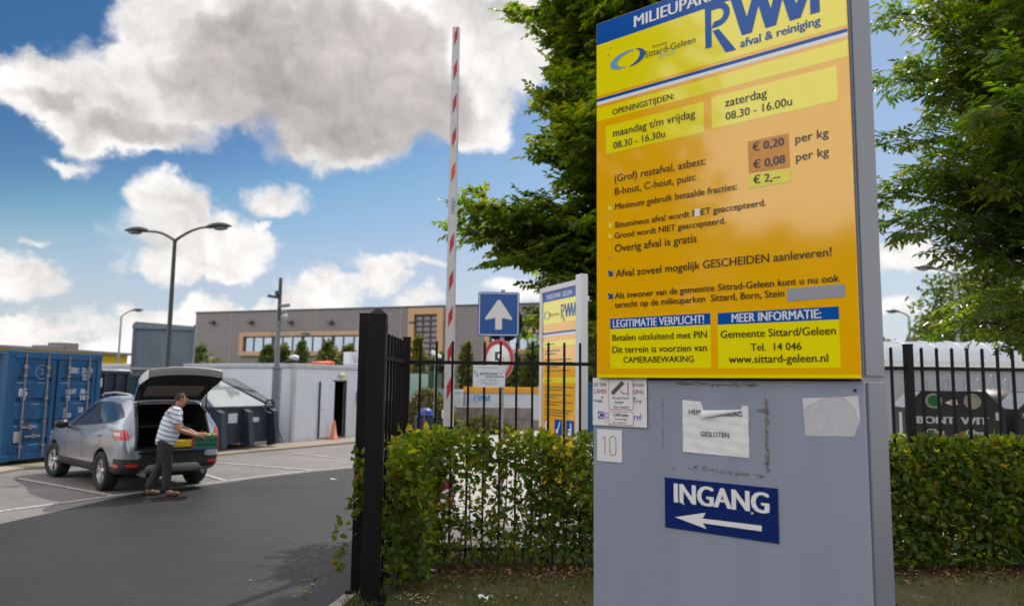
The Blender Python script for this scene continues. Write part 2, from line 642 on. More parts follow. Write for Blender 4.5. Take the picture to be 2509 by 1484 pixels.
ln = [gp(-400, 1328), gp(-150, 1283), gp(0, 1255), gp(140, 1236), gp(285, 1216), gp(400, 1200), gp(520, 1185.5), gp(640, 1168.5), gp(760, 1154.5), gp(880, 1143.5)]
ribbon([p + Vector((-0.05, 0.12, 0)) for p in ln], 0.11, 0.008, 'bay_line', m_line)
for a, b in (((45, 1172), (283, 1216)), ((430, 1141), (552, 1178)), ((722, 1110), (822, 1122)), ((522, 1133), (762, 1152)), ((-420, 1250), (-190, 1290))):
    ribbon([gp(*a), gp(*b)], 0.10, 0.012, 'bay_line', m_line)

# raised beige apron in front of the containers and the cabin
a0, a1, a2, a3, a4 = gp(-300, 1215), gp(60, 1150), gp(380, 1130), gp(560, 1114), gp(880, 1084)
mb = MB()
ap = [a0, a1, a2, a3, a4, Vector((-2.0, 30.5, 0)), Vector((-3.5, 45, 0)), Vector((-45, 45, 0)), Vector((-45, 12.6, 0))]
mb.poly([(p.x, p.y, 0.05) for p in ap])
for p, q in zip([a0, a1, a2, a3, a4], [a1, a2, a3, a4, ap[5]]):
    mb.add([(p.x, p.y, 0.0), (q.x, q.y, 0.0), (q.x, q.y, 0.05), (p.x, p.y, 0.05)], [(0, 1, 2, 3)])
tag(mb.build('pavement', m_apron), kind='structure', label='beige concrete apron')

# lawn with its kerb
lw = [Vector((-1.30, 8.75, 0)), Vector((-1.24, 7.6, 0)), Vector((-1.37, 6.6, 0)), Vector((-1.62, 5.0, 0)), Vector((-2.06, 2, 0)), Vector((-2.06, -6, 0)), Vector((14, -6, 0)), Vector((14, 8.75, 0))]
mb = MB()
mb.poly([(p.x, p.y, 0.03) for p in lw])
tag(mb.build('lawn', m_soil), kind='structure', label='dry grass verge under the hedge')
kp = lw[:6]
for i in range(len(kp) - 1):
    p, q = kp[i], kp[i + 1]
    t = (q - p).normalized()
    nn = Vector((t.y, -t.x, 0))
    if nn.x > 0:
        nn = -nn
    L_ = (q - p).length
    k = 0.0
    mb = MB()
    while k < L_ - 0.02:
        e = min(k + 0.98, L_)
        A, B = p + t * k, p + t * (e - 0.006)
        o_ = nn * 0.12
        mb.add([(A.x, A.y, 0), (B.x, B.y, 0), (B.x + o_.x, B.y + o_.y, 0), (A.x + o_.x, A.y + o_.y, 0),
                (A.x, A.y, 0.055), (B.x, B.y, 0.055), (B.x + o_.x, B.y + o_.y, 0.045), (A.x + o_.x, A.y + o_.y, 0.045)],
               [(0, 3, 2, 1), (4, 5, 6, 7), (0, 1, 5, 4), (1, 2, 6, 5), (2, 3, 7, 6), (3, 0, 4, 7)])
        k += 0.98
    tag(mb.build('kerb', m_kerb), kind='structure')

# ------------------------------------------------------------------ the information pylon in front
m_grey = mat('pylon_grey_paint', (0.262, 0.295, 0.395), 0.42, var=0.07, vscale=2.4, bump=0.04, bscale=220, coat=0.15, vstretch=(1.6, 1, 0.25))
m_grey_shade = mat('pylon_shaded_grey', (0.155, 0.174, 0.228), 0.45, var=0.04, vscale=2.5, bump=0.03, bscale=150)  # shaded copy of the pylon grey, for the side and upper box
m_yel = mat('sign_yellow', (0.88, 0.77, 0.003), 0.10, var=0.015, spec=0.5, coat=0.8)
m_ora = mat('sign_orange', (0.88, 0.45, 0.001), 0.10, var=0.015, spec=0.5, coat=0.8)
m_blu = mat('sign_blue', (0.002, 0.085, 0.40), 0.16, spec=0.3)
m_wht = mat('sign_white', (0.78, 0.78, 0.82), 0.2, spec=0.5)
m_ink = mat('sign_lettering', (0.020, 0.014, 0.016), 0.25)
m_pale = mat('pale_yellow_patch', (0.80, 0.74, 0.06), 0.25)
m_dor = mat('price_patch_orange', (0.62, 0.24, 0.012), 0.2, var=0.10, vscale=30)
m_lblu = mat('logo_light_blue', (0.16, 0.35, 0.62), 0.2)
m_dblu = mat('logo_dark_blue', (0.01, 0.10, 0.30), 0.2)
m_fade = mat('faded_letters', (0.55, 0.55, 0.25), 0.2)
m_screw = mat('screw_steel', (0.45, 0.44, 0.42), 0.35, metal=0.8)
m_bgrey = mat('grey_tape', (0.30, 0.315, 0.38), 0.5)

PW = 1.2
PROT = math.atan2(-0.6488, 0.7609)
PORG = Vector((1.324 - 0.7609 * PW, 2.83 + 0.6488 * PW, 0))
pyl = thing('information_pylon', 'tall yellow and grey information pylon beside the hedge, opening times and prices on it', 'sign', PORG, PROT)

mb = MB()
mb.box(-0.037, 1.2015, 0.025, 0.30, 0.0, 1.930, ch=0.006)
base = mb.build('base_cabinet', m_grey, pyl)
mb = MB()
for x, z in ((1.1674, 1.894),):
    mb.lathe([(0.0001, 0.0), (0.006, 0.0), (0.006, 0.004)], (x, 0.021, z), 10, axis='y')
mb.build('screw_hole', m_ink, base)
# dark joint under the panel and along the edge of the box
mb = MB()
mb.box(0.02, 1.19, 0.03, 0.29, 1.930, 1.952)
mb.build('panel_joint', m_ink, pyl)
mb = MB()
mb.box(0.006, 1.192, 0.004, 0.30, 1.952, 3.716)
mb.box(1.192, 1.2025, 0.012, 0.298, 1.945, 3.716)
mb.build('upper_cabinet', m_grey_shade, pyl)
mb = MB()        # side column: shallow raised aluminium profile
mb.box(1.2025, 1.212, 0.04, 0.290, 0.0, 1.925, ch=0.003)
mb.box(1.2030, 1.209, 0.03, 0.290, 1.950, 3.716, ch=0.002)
mb.build('side_profile', m_grey_shade, pyl)

# yellow front panel, its printed bands and boxes
mb = MB()
mb.box(0.0045, 1.1990, -0.004, 0.0035, 1.938, 3.716, ch=0.0012)
panel = mb.build('front_panel', m_ora, pyl)
Y0 = -0.0046
X0, X1 = 0.0060, 1.1975
mb = MB()
rect(mb, X0, X1, 3.603, 3.7145, Y0, 1)
rect(mb, X0, X1, 3.336, 3.603, Y0, 0)
rect(mb, X0, X1, 3.3065, 3.3225, Y0, 1)
rect(mb, X0, X1, 3.2895, 3.3065, Y0, 2)
rect(mb, X0, X1, 3.206, 3.2735, Y0, 0)
rect(mb, 0.0578, 0.5792, 3.030, 3.171, Y0, 0)
rect(mb, 0.6172, 1.1528, 3.036, 3.181, Y0, 0)
rect(mb, 0.0812, 0.594, 1.981, 2.1685, Y0, 0)
rect(mb, 0.6265, 1.1268, 1.979, 2.1655, Y0, 0)
rect(mb, 0.0812, 0.594, 2.1685, 2.2185, Y0, 1)
rect(mb, 0.6275, 1.1272, 2.1655, 2.2166, Y0, 1)
rect(mb, X0, X1, 1.9405, 1.953, Y0, 0)
build_each(mb, 'printed_band', [m_yel, m_blu, m_wht], panel)
mb = MB()
Y1 = -0.0054
mb.add([(0.779, Y1, 2.944), (0.9535, Y1, 2.945), (0.9556, Y1, 2.800), (0.7816, Y1, 2.806)], [(3, 2, 1, 0)], 0)
mb.add([(0.7825, Y1, 2.7985), (0.9556, Y1, 2.7925), (0.9557, Y1, 2.7385), (0.7817, Y1, 2.7406)], [(3, 2, 1, 0)], 1)
mb.add([(0.9285, Y1, 2.299), (1.1534, Y1, 2.302), (1.154, Y1, 2.252), (0.929, Y1, 2.2475)], [(3, 2, 1, 0)], 2)
mb.add([(0.5282, Y1 - .0012, 2.687), (0.5538, Y1 - .0012, 2.686), (0.5532, Y1 - .0012, 2.6515), (0.5296, Y1 - .0012, 2.6525)], [(3, 2, 1, 0)], 3)
build_each(mb, 'sticker', [m_dor, m_pale, m_bgrey, m_wht], panel)
mb = MB()
Y2 = -0.0062
for s_, a, b, z, bold in (
    ('OPENINGSTIJDEN:', 0.0989, 0.4340, 3.2194, .02), ('maandag t/m vrijdag', 0.1023, 0.5383, 3.1077, .016), ('08.30 - 16.30u', 0.1036, 0.3840, 3.0475, .016),
    ('zaterdag', 0.6807, 0.8673, 3.1212, .016), ('08.30 - 16.00u', 0.6826, 0.9715, 3.061, .016), ('€ 0,20', 0.8001, 0.9340, 2.8971, .03), ('per kg', 0.9814, 1.1114, 2.897, .016),
    ('€ 0,08', 0.8023, 0.9362, 2.8211, .03), ('per kg', 0.9817, 1.1104, 2.82, .016), ('€ 2,--', 0.8006, 0.9135, 2.7551, .03), ('(Grof) restafval, asbest:', 0.1090, 0.5858, 2.8808, .016),
    ('B-hout, C-hout, puin:', 0.1110, 0.5369, 2.817, .016), ('Minimum gebruik betaalde fracties:', 0.1122, 0.7271, 2.7439, .02), ('Bitumineus afval wordt NIET geaccepteerd.', 0.1133, 0.8512, 2.6551, .02),
    ('Grond wordt NIET geaccepteerd.', 0.1101, 0.6719, 2.6031, .02), ('Overig afval is gratis', 0.1099, 0.5354, 2.5375, .016), ('Afval zoveel mogelijk GESCHEIDEN aanleveren!', 0.1146, 1.1079, 2.4162, .018),
    ('Als inwoner van de gemeente Sittrad-Geleen kunt u nu ook', 0.1089, 1.1332, 2.3131, .022), ('terecht op de milieuparken  Sittard, Born, Stein', 0.1088, 0.9174, 2.269, .022),
    ('Betalen uitsluitend met PIN', 0.0948, 0.5769, 2.1124, .018), ('Dit terrein is voorzien van', 0.0946, 0.5752, 2.0553, .018), ('CAMERABEWAKING', 0.1551, 0.5127, 2.0087, .018),
    ('Gemeente Sittard/Geleen', 0.6408, 1.1133, 2.1088, .02), ('Tel.  14 046', 0.7722, 0.9799, 2.0519, .02), ('www.sittard-geleen.nl', 0.6743, 1.0806, 2.0027, .02),
    ('Sittard-Geleen', 0.2826, 0.5455, 3.4584, .002), ('Gemeente', 0.3238, 0.4012, 3.4965, .002)):
    text(mb, s_, a, b, z, y=Y2, bold=max(bold, .004) * 1.35)
text(mb, 'LEGITIMATIE VERPLICHT!', 0.0988, 0.5638, 2.1756, 0.036, y=Y2, mi=1, bold=.03)
text(mb, 'MEER INFORMATIE:', 0.6922, 1.0596, 2.1735, 0.036, y=Y2, mi=1, bold=.03)
gv, _ = glyphs('MILIEUPAR', .035)
gw, _ = glyphs('MILIEUPARK GELEEN', .035)
text(mb, 'MILIEUPARK GELEEN', 0.2255, 0.2255 + (0.6088 - 0.2255) * (gw[:, 0].max() - gw[:, 0].min()) / (gv[:, 0].max() - gv[:, 0].min()), 3.6302, 0.056, y=Y2, mi=1, bold=.035)
text(mb, 'afval & reiniging', 0.7574, 1.0959, 3.3708, y=Y2, mi=2, bold=.03)
text(mb, 'Born', 0.3571, 0.4436, 3.4341, y=Y2 + .0005, mi=3, bold=.02)
mb.build('lettering', [m_ink, m_wht, m_blu, m_fade], panel)
# letter mark: R with a cut leg, W and M sharing slanted strokes
mb = MB()


def stroke(mb, pts, y, mi=0):
    mb.add([(p[0], y, p[1]) for p in pts], [tuple(range(len(pts)))], mi)


def letter_mark(mb, x0, x1, z0, z1, y, mi=0, mi_cut=1):
    """the blue three-letter mark; x0..x1 full width, z0..z1 letter height"""
    w, h = x1 - x0, z1 - z0
    P = lambda u, v: (x0 + u * w, z0 + v * h)
    stroke(mb, [P(0, -.06), P(0, 1), P(.06, 1), P(.06, -.06)], y, mi)                        # stem of R
    ring = []
    for k in range(13):
        t = PI / 2 - PI * k / 12
        ring.append((.12 + .115 * math.cos(t), .70 + .30 * math.sin(t)))
    inn = []
    for k in range(13):
        t = PI / 2 - PI * k / 12
        inn.append((.12 + .058 * math.cos(t), .70 + .15 * math.sin(t)))
    for k in range(12):
        stroke(mb, [P(*ring[k]), P(*ring[k + 1]), P(*inn[k + 1]), P(*inn[k])], y, mi)
    stroke(mb, [P(.06, 1), P(.12, 1), P(.12, .85), P(.06, .85)], y, mi)
    stroke(mb, [P(.06, .40), P(.12, .40), P(.12, .55), P(.085, .55)], y, mi)
    stroke(mb, [P(.07, .33), P(.13, .33), P(.285, -.30), P(.19, -.30)], y, mi)                # leg
    def bar(a, b, t=.085):
        stroke(mb, [P(a - t / 2, 1), P(a + t / 2, 1), P(b + t / 2, 0), P(b - t / 2, 0)], y, mi)
    bar(.285, .385, .09)
    stroke(mb, [P(.385 - .045, 0), P(.385 + .045, 0), P(.535, 1), P(.46, 1)], y - .0002, mi)
    bar(.50, .595, .09)
    stroke(mb, [P(.595 - .045, 0), P(.595 + .045, 0), P(.745, 1), P(.665, 1)], y - .0002, mi)
    bar(.705, .80, .09)
    stroke(mb, [P(.80 - .045, 0), P(.80 + .045, 0), P(1.0, 1), P(.92, 1)], y - .0002, mi)
    stroke(mb, [P(.925, 0), P(1, 0), P(1, 1), P(.925, .85)], y - .0004, mi)


letter_mark(mb, 0.5935, 1.0955, 3.4245, 3.612, Y2)
mb.build('letter_mark', m_blu, panel)


def crescent(mb, cx, cz, rx, rz, a0, a1, w0, y, mi, tilt=0.0, n=18):
    vs, fs = [], []
    for k in range(n + 1):
        t = a0 + (a1 - a0) * k / n
        w = w0 * math.sin(PI * min(1, max(0.0, (k / n) * .93 + .07)))
        for q in (1 + w / 2, 1 - w / 2):
            x, z = rx * q * math.cos(t), rz * q * math.sin(t)
            vs.append((cx + x * math.cos(tilt) - z * math.sin(tilt), y, cz + x * math.sin(tilt) + z * math.cos(tilt)))
    for k in range(n):
        fs.append((2 * k, 2 * k + 2, 2 * k + 3, 2 * k + 1))
    mb.add(vs, fs, mi)


mb = MB()
crescent(mb, 0.186, 3.482, 0.080, 0.036, math.radians(60), math.radians(265), .55, Y2, 0, .12)
crescent(mb, 0.200, 3.482, 0.070, 0.040, math.radians(-95), math.radians(62), .45, Y2 - .0004, 1, .12)
mb.build('town_emblem', [m_lblu, m_dblu], panel)
mb = MB()


def bullet(mb, x, z, s, mi):
    P = lambda u, v: (x + u * s, Y2, z + v * s)
    mb.add([P(0, .75), P(.28, 1), P(.62, .66), P(.95, .98), P(1, 0), P(.05, .1), P(.36, .42)], [(0, 1, 2, 6), (2, 3, 4), (2, 4, 6), (6, 4, 5)], mi)


for z in (2.7441, 2.6574, 2.6054):
    bullet(mb, 0.0667, z, 0.028, 0)
for z in (2.4218, 2.3126):
    bullet(mb, 0.0672, z, 0.031, 1)
build_each(mb, 'bullet_arrow', [m_pale, m_blu], panel)
for x, z in ((0.087, 3.5707), (0.0729, 3.5349), (0.0775, 3.0202), (0.0775, 2.5165), (0.0707, 2.0049)):
    mb = MB()
    mb.lathe([(0.0001, -.0085), (0.003, -.0083), (0.0045, -.006), (0.0045, -.0046)], (x, 0, z), 10, axis='y')
    mb.build('screw', m_screw, panel)

# glue and tape remains on the cabinet
m_glue = mat('brown_glue_remains', (0.17, 0.145, 0.125), 0.9, var=0.4, vscale=60)
m_tape = mat('pale_tape_remains', (0.50, 0.50, 0.56), 0.7, var=0.08, vscale=40)
m_tape2 = mat('paper_shred_remains', (0.62, 0.62, 0.68), 0.8, var=0.05, vscale=60)
rg = random.Random(3)
mb = MB()
YB = 0.0244


def flake(mb, x, z, sx, sz, mi=0, y=YB, n=7):
    pts = []
    ph = rg.random() * 6
    for k in range(n):
        t = ph + 2 * PI * k / n
        q = rg.uniform(.45, 1.0)
        pts.append((x + sx * q * math.cos(t), y, z + sz * q * math.sin(t)))
    mb.add(pts, [tuple(range(n))], mi)


yy = 0
def fl(x, z, sx, sz, mi=0):
    global yy
    yy += 1
    flake(mb, x, z, sx, sz, mi, YB - .0000045 * yy)


for k in range(85):
    u = rg.random()
    fl(0.40 + .39 * u + rg.gauss(0, .004), 1.914 - .006 * u + rg.gauss(0, .0035), rg.uniform(.004, .016), rg.uniform(.002, .006))
for k in range(75):
    z = rg.uniform(1.56, 1.875)
    fl(0.819 + rg.gauss(0, .004), z, rg.uniform(.002, .008), rg.uniform(.004, .018))
for k in range(40):
    z = rg.uniform(1.60, 1.86)
    fl(0.342 + rg.gauss(0, .0012), z, rg.uniform(.0006, .002), rg.uniform(.003, .012))
for k in range(70):
    x = rg.uniform(0.39, 0.80)
    if rg.random() < .35 or .55 < x < .78:
        fl(x, 1.549 - .02 * (x - .39) + rg.gauss(0, .005), rg.uniform(.002, .011), rg.uniform(.001, .006))
for k in range(14):
    fl(rg.uniform(.77, .83), 1.805 + rg.gauss(0, .004), rg.uniform(.004, .02), rg.uniform(.001, .004))
for k in range(12):
    fl(rg.uniform(.33, .9), rg.uniform(1.55, 1.92), rg.uniform(.001, .003), rg.uniform(.001, .003))
mb.build('glue_residue', m_glue, base)
mb = MB()
mb.poly([(x, YB, z) for x, z in ((.9676, 1.8606), (1.08, 1.866), (1.1771, 1.8729), (1.1824, 1.7794), (1.1690, 1.752), (1.1587, 1.7203), (1.06, 1.7158), (.974, 1.7138))], 0)
mb.poly([(x, YB - .0003, z) for x, z in ((.9676, 1.8606), (1.045, 1.8645), (1.032, 1.852), (1.015, 1.846), (.985, 1.832), (.9735, 1.812))], 1)
mb.poly([(x, YB - .0003, z) for x, z in ((1.125, 1.869), (1.1771, 1.8729), (1.1815, 1.79), (1.172, 1.785), (1.167, 1.825), (1.150, 1.842))], 1)
mb.build('tape_residue', [m_tape, m_tape2], base)

# ---- signs screwed to the cabinet
def on_cabinet(name, label, cat, x, z, y=0.025):
    R_ = Matrix.Rotation(PROT, 4, 'Z')
    p = PORG + (R_ @ Vector((x, y, z)))
    return thing(name, label, cat, p, PROT)


m_spl = mat('enamel_white', (0.74, 0.74, 0.80), 0.25, var=0.03, vscale=10)
m_red = mat('print_red', (0.45, 0.012, 0.04), 0.4)
m_nav = mat('ingang_blue', (0.001, 0.017, 0.135), 0.28, var=0.06, vscale=14)
m_pap = mat('white_paper', (0.74, 0.74, 0.79), 0.85, bump=0.5, bscale=26, bdist=0.004)
m_crim = mat('dark_red_edge', (0.20, 0.03, 0.05), 0.5)
m_purp = mat('logo_purple', (0.10, 0.07, 0.42), 0.3)
m_cam = mat('camera_brown', (0.10, 0.075, 0.05), 0.5)

t = on_cabinet('camera_warning_sign', 'small white camera warning sign with red print at the top corner of the grey cabinet', 'sign', -0.0345, 1.7110)
W_, H_ = 0.3, 0.2275
mb = MB()
mb.box(0, W_, -0.007, -0.0005, 0, H_, 1, ch=0.001)
rect(mb, 0.001, W_ - .001, 0.001, H_ - .001, -0.0076, 0)
pl = mb.build('plate', [m_spl, m_crim], t)
mb = MB()
y_ = -0.0084
centred(mb, 'DIT TERR', 0.007, 0.186, 0.0155, y_, 0, .02, .78, left=True)
centred(mb, 'CAMER', 0.006, 0.153, 0.020, y_, 1, .02, .80, left=True)
centred(mb, 'Vestiging', 0.006, 0.112, 0.0135, y_, 0, .02, .72, left=True)
centred(mb, 'N VAN', 0.229, 0.186, 0.0155, y_, 0, .02, .78, left=True)
centred(mb, 'GING', 0.228, 0.153, 0.020, y_, 1, .02, .80, left=True)
centred(mb, '9 67 00', 0.228, 0.112, 0.0135, y_, 0, .02, .72, left=True)
rect(mb, 0.031, 0.064, 0.032, 0.068, y_ + .0004, 2)
centred(mb, 'C', 0.048, 0.037, 0.026, y_, 3, .03)
centred(mb, 'C', 0.078, 0.037, 0.024, y_, 2, .03)
centred(mb, 'rel', 0.232, 0.036, 0.026, y_, 2, .02, left=True)
rect(mb, 0.064, 0.255, 0.029, 0.0297, y_, 0)
centred(mb, 'A U', 0.068, 0.016, 0.006, y_, 0, .01, left=True)
mb.build('lettering', [m_ink, m_red, m_purp, m_spl], pl)
for x in (0.056, 0.236):
    mb = MB()
    mb.lathe([(0.0001, -.012), (0.005, -.0115), (0.0075, -.009), (0.0075, -.0076)], (x, 0, 0.136), 10, axis='y')
    mb.build('screw', m_screw, t)


def rrect(mb, x0, x1, z0, z1, r, w, y, mi):
    """rounded outline"""
    o, i_ = [], []
    for cx, cz, a in ((x1 - r, z1 - r, 0), (x0 + r, z1 - r, 1), (x0 + r, z0 + r, 2), (x1 - r, z0 + r, 3)):
        for k in range(5):
            q = (a + k / 4) * PI / 2
            o.append((cx + r * math.cos(q), y, cz + r * math.sin(q)))
            i_.append((cx + (r - w) * math.cos(q), y, cz + (r - w) * math.sin(q)))
    n = len(o)
    mb.add(o + i_, [(k, (k + 1) % n, (k + 1) % n + n, k + n) for k in range(n)], mi)


mb = MB()
y_ = -0.0094
for z0, z1 in ((0.0785, 0.2225), (0.0065, 0.0705)):
    rect(mb, 0.0925, 0.229, z0, z1, y_, 0)
    rrect(mb, 0.0935, 0.228, z0 + .001, z1 - .001, 0.006, 0.0018, y_ - .0004, 1)
y_ = -0.0102
stk = [(0.111, 0.165), (0.166, 0.2135), (0.181, 0.200), (0.128, 0.152)]
mb.add([(x, y_, z) for x, z in stk], [(0, 3, 2, 1)], 2)
mb.add([(x, y_, z) for x, z in ((0.111, 0.165), (0.128, 0.152), (0.121, 0.147), (0.113, 0.150), (0.108, 0.157))], [(0, 1, 2, 3, 4)], 2)
mb.add([(x, y_, z) for x, z in ((0.155, 0.171), (0.158, 0.171), (0.172, 0.157), (0.200, 0.155), (0.200, 0.152), (0.169, 0.153))], [(0, 1, 2, 5), (2, 3, 4, 5)], 2)
rect(mb, 0.198, 0.203, 0.147, 0.204, y_, 1)
for s_, x, z in (('Dit pand wordt', 0.160, 0.128), ('bewaakt', 0.152, 0.108), ("door camera's", 0.163, 0.086)):
    centred(mb, s_, x, z, 0.0125, y_, 3, .008, .80, shear=.25)
centred(mb, 'CORE-Safety', 0.160, 0.0475, 0.0135, y_, 3, .03, .80)
centred(mb, 'Camerabeveiliging', 0.160, 0.0315, 0.008, y_, 3, .008, .82, shear=.25)
centred(mb, 'Onze', 0.113, 0.0145, 0.0085, y_, 1, .008, .82, shear=.25, left=True)
centred(mb, 'business !!!!', 0.143, 0.0145, 0.0085, y_, 3, .008, .78, shear=.25, left=True)
mb.build('sticker', [m_spl, m_red, m_cam, m_ink], t)

t = on_cabinet('house_number_sign', 'square white plate with house number 10 below the camera warning sign', 'house number', -0.0120, 1.5440)
mb = MB()
mb.box(0, 0.139, -0.004, -0.0005, 0, 0.150, 0, ch=0.0012)
pl = mb.build('plate', m_spl, t)
mb = MB()
y_ = -0.0045
stroke(mb, [(0.044, 0.030), (0.0475, 0.030), (0.0475, 0.122), (0.044, 0.119)], y_)
stroke(mb, [(0.044, 0.119), (0.0475, 0.122), (0.031, 0.101), (0.029, 0.103)], y_)
rrect(mb, 0.071, 0.109, 0.029, 0.121, 0.019, 0.0035, y_, 0)
mb.build('lettering', m_crim, pl)

# torn paper notice: a crumpled sheet with a flap curling out
t = on_cabinet('paper_notice', 'torn white paper notice reading GESLOTEN taped to the grey cabinet', 'notice', 0.4415, 1.6120)
mb = MB()
NX, NZ = 24, 18
Wp, Hp = 0.302, 0.230
idx = {}
rp = random.Random(5)
def paper_top(x):
    u = x / Wp
    if u < 0.30:
        return Hp - .006 * (u / .30)
    if u < 0.325:
        return 0.187
    if u < 0.90:
        return 0.186
    return Hp - .018
for i in range(NX + 1):
    for j in range(NZ + 1):
        x = Wp * i / NX
        z = (paper_top(x)) * j / NZ + .004 * (1 - j / NZ) - 0.006 * (i / NX) * (1 - j / NZ)
        y = -0.003 - 0.0016 * math.sin(x * 61 + z * 17) * math.sin(z * 55 + 1) - .001 * math.sin(z * 150 + x * 20)
        idx[i, j] = len(mb.v)
        mb.v.append((x, y, z))
for i in range(NX):
    for j in range(NZ):
        if paper_top(Wp * i / NX) - paper_top(Wp * (i + 1) / NX) > .02 or paper_top(Wp * (i + 1) / NX) - paper_top(Wp * i / NX) > .02:
            if j > NZ * .97:
                continue
        mb.f.append((idx[i, j], idx[i + 1, j], idx[i + 1, j + 1], idx[i, j + 1])); mb.m.append(0); mb.sm.append(True)
sheet = mb.build('sheet', m_pap, t)
mb = MB()
for s_, a, b, z in (('GESLOTEN', 0.0866, 0.2161, 0.0765), ('HEM', 0.0323, 0.0883, 0.169), ('VAARTSDAG', 0.119, 0.2744, 0.1665)):
    text(mb, s_, a, b, z, 0.0205, y=-0.0064, bold=.022)
mb.build('lettering', m_ink, sheet)
mb = MB()       # the torn strip folds forward and down over the word
n_ = 12
for k in range(n_ + 1):
    u = k / n_
    x = 0.092 + (0.272 - 0.092) * u
    d = 0.030 * (1 - u) + 0.004
    for q in range(5):
        w = q / 4
        mb.v.append((x + .002 * w, -0.005 - 0.016 * math.sin(w * 2.2) * (1.05 - .8 * u), 0.188 - d * w + .006 * u + .004 * math.sin(w * PI)))
for k in range(n_):
    for q in range(4):
        o_ = k * 5 + q
        mb.f.append((o_, o_ + 5, o_ + 6, o_ + 1)); mb.m.append(0); mb.sm.append(True)
mb.build('torn_flap', m_pap, sheet)

t = on_cabinet('entrance_sign', 'dark blue INGANG sign with white arrow screwed to the grey cabinet', 'sign', 0.3500, 1.2815)
mb = MB()
mb.box(0, 0.5095, -0.005, -0.0005, 0, 0.2165, 0, ch=0.0012)
pl = mb.build('plate', m_nav, t)
mb = MB()
y_ = -0.0056
text(mb, 'INGANG', 0.050, 0.4695, 0.1135, 0.081, y=y_, bold=.052)
A = [(0.0503, 0.0492), (0.1964, 0.0851), (0.1794, 0.0590), (0.440, 0.0618), (0.4394, 0.0398), (0.1814, 0.0398), (0.199, 0.0176)]
mb.add([(x, y_, z) for x, z in A], [(0, 6, 5), (0, 5, 2), (0, 2, 1), (5, 4, 3, 2)])
mb.build('lettering', m_wht, pl)
for x, z in ((0.0921, 0.1105), (0.4022, 0.1055)):
    mb = MB()
    mb.lathe([(0.0001, -.0115), (0.0045, -.011), (0.0065, -.009), (0.0065, -.0056)], (x, 0, z), 10, axis='y')
    mb.build('screw', m_screw, t)

# ------------------------------------------------------------------ foliage tools
def leaf_mat(name, stops, trans=(0.30, 0.36, 0.03), tw=0.38, rough=0.45, spec=0.35):
    mt = bpy.data.materials.new(name)
    mt.use_nodes = True
    N, L = mt.node_tree.nodes, mt.node_tree.links
    b = N['Principled BSDF']
    gi = N.new('ShaderNodeNewGeometry')
    r = N.new('ShaderNodeValToRGB')
    el_ = r.color_ramp.elements
    while len(el_) < len(stops):
        el_.new(0.5)
    for e, (p, c) in zip(el_, stops):
        e.position, e.color = p, (*c, 1)
    L.new(gi.outputs['Random Per Island'], r.inputs[0])
    L.new(r.outputs[0], b.inputs['Base Color'])
    b.inputs['Roughness'].default_value = rough
    b.inputs['Specular IOR Level'].default_value = spec
    t = N.new('ShaderNodeBsdfTranslucent')
    mx = N.new('ShaderNodeMix'); mx.data_type = 'RGBA'; mx.blend_type = 'MULTIPLY'
    mx.inputs['Factor'].default_value = 1.0
    sc = N.new('ShaderNodeVectorMath'); sc.operation = 'SCALE'
    sc.inputs['Scale'].default_value = 9.0
    L.new(r.outputs[0], sc.inputs[0])
    L.new(sc.outputs[0], mx.inputs['A'])
    mx.inputs['B'].default_value = (*trans, 1)
    L.new(mx.outputs['Result'], t.inputs[0])
    ms = N.new('ShaderNodeMixShader')
    ms.inputs[0].default_value = tw
    L.new(b.outputs[0], ms.inputs[1]); L.new(t.outputs[0], ms.inputs[2])
    L.new(ms.outputs[0], N['Material Output'].inputs[0])
    return mt


def norm(a):
    return a / np.maximum(1e-9, np.linalg.norm(a, axis=1, keepdims=True))


def leaves(name, P, D, U, Ln, Wd, mt, parent=None, fold=0.22, kind=None):
    """P base, D direction, U approximate upper side; Ln, Wd length and width"""
    P, D, U = np.asarray(P, float), norm(np.asarray(D, float)), np.asarray(U, float)
    Sd = norm(np.cross(D, U))
    U = np.cross(Sd, D)
    n = len(P)
    Ln = np.broadcast_to(np.asarray(Ln, float), (n,))[:, None]
    Wd = np.broadcast_to(np.asarray(Wd, float), (n,))[:, None]
    V = np.empty((n, 6, 3))
    V[:, 0] = P
    V[:, 1] = P + D * Ln * .30 + Sd * Wd * .50 + U * Wd * fold
    V[:, 2] = P + D * Ln * .68 + Sd * Wd * .36 + U * Wd * fold * .6
    V[:, 3] = P + D * Ln - U * Ln * .10
    V[:, 4] = P + D * Ln * .68 - Sd * Wd * .36 + U * Wd * fold * .6
    V[:, 5] = P + D * Ln * .30 - Sd * Wd * .50 + U * Wd * fold
    q = np.array([[0, 1, 2, 3], [0, 3, 4, 5]])
    F = (np.arange(n)[:, None, None] * 6 + q[None]).reshape(-1)
    me = bpy.data.meshes.new(name)
    me.vertices.add(n * 6); me.loops.add(n * 8); me.polygons.add(n * 2)
    me.vertices.foreach_set('co', V.reshape(-1))
    me.loops.foreach_set('vertex_index', F.astype(np.int32))
    me.polygons.foreach_set('loop_start', np.arange(0, n * 8, 4, dtype=np.int32))
    me.polygons.foreach_set('loop_total', np.full(n * 2, 4, dtype=np.int32))
    me.materials.append(mt)
    me.update()
    me.validate()
    o = bpy.data.objects.new(name, me)
    C.objects.link(o)
    o.parent = parent
    if kind:
        o['kind'] = kind
    return o


m_black = mat('black_powder_coat', (0.004, 0.004, 0.005), 0.5, var=0.15, vscale=6, bump=0.05, bscale=150, spec=0.22)
m_bark = mat('bark', (0.075, 0.062, 0.048), 0.9, var=0.35, vscale=9, bump=0.9, bscale=26, bdist=0.02, vstretch=(1, 1, .3))
m_twig = mat('hedge_twig', (0.060, 0.045, 0.032), 0.9, var=0.3, vscale=20, bump=0.4, bscale=60)

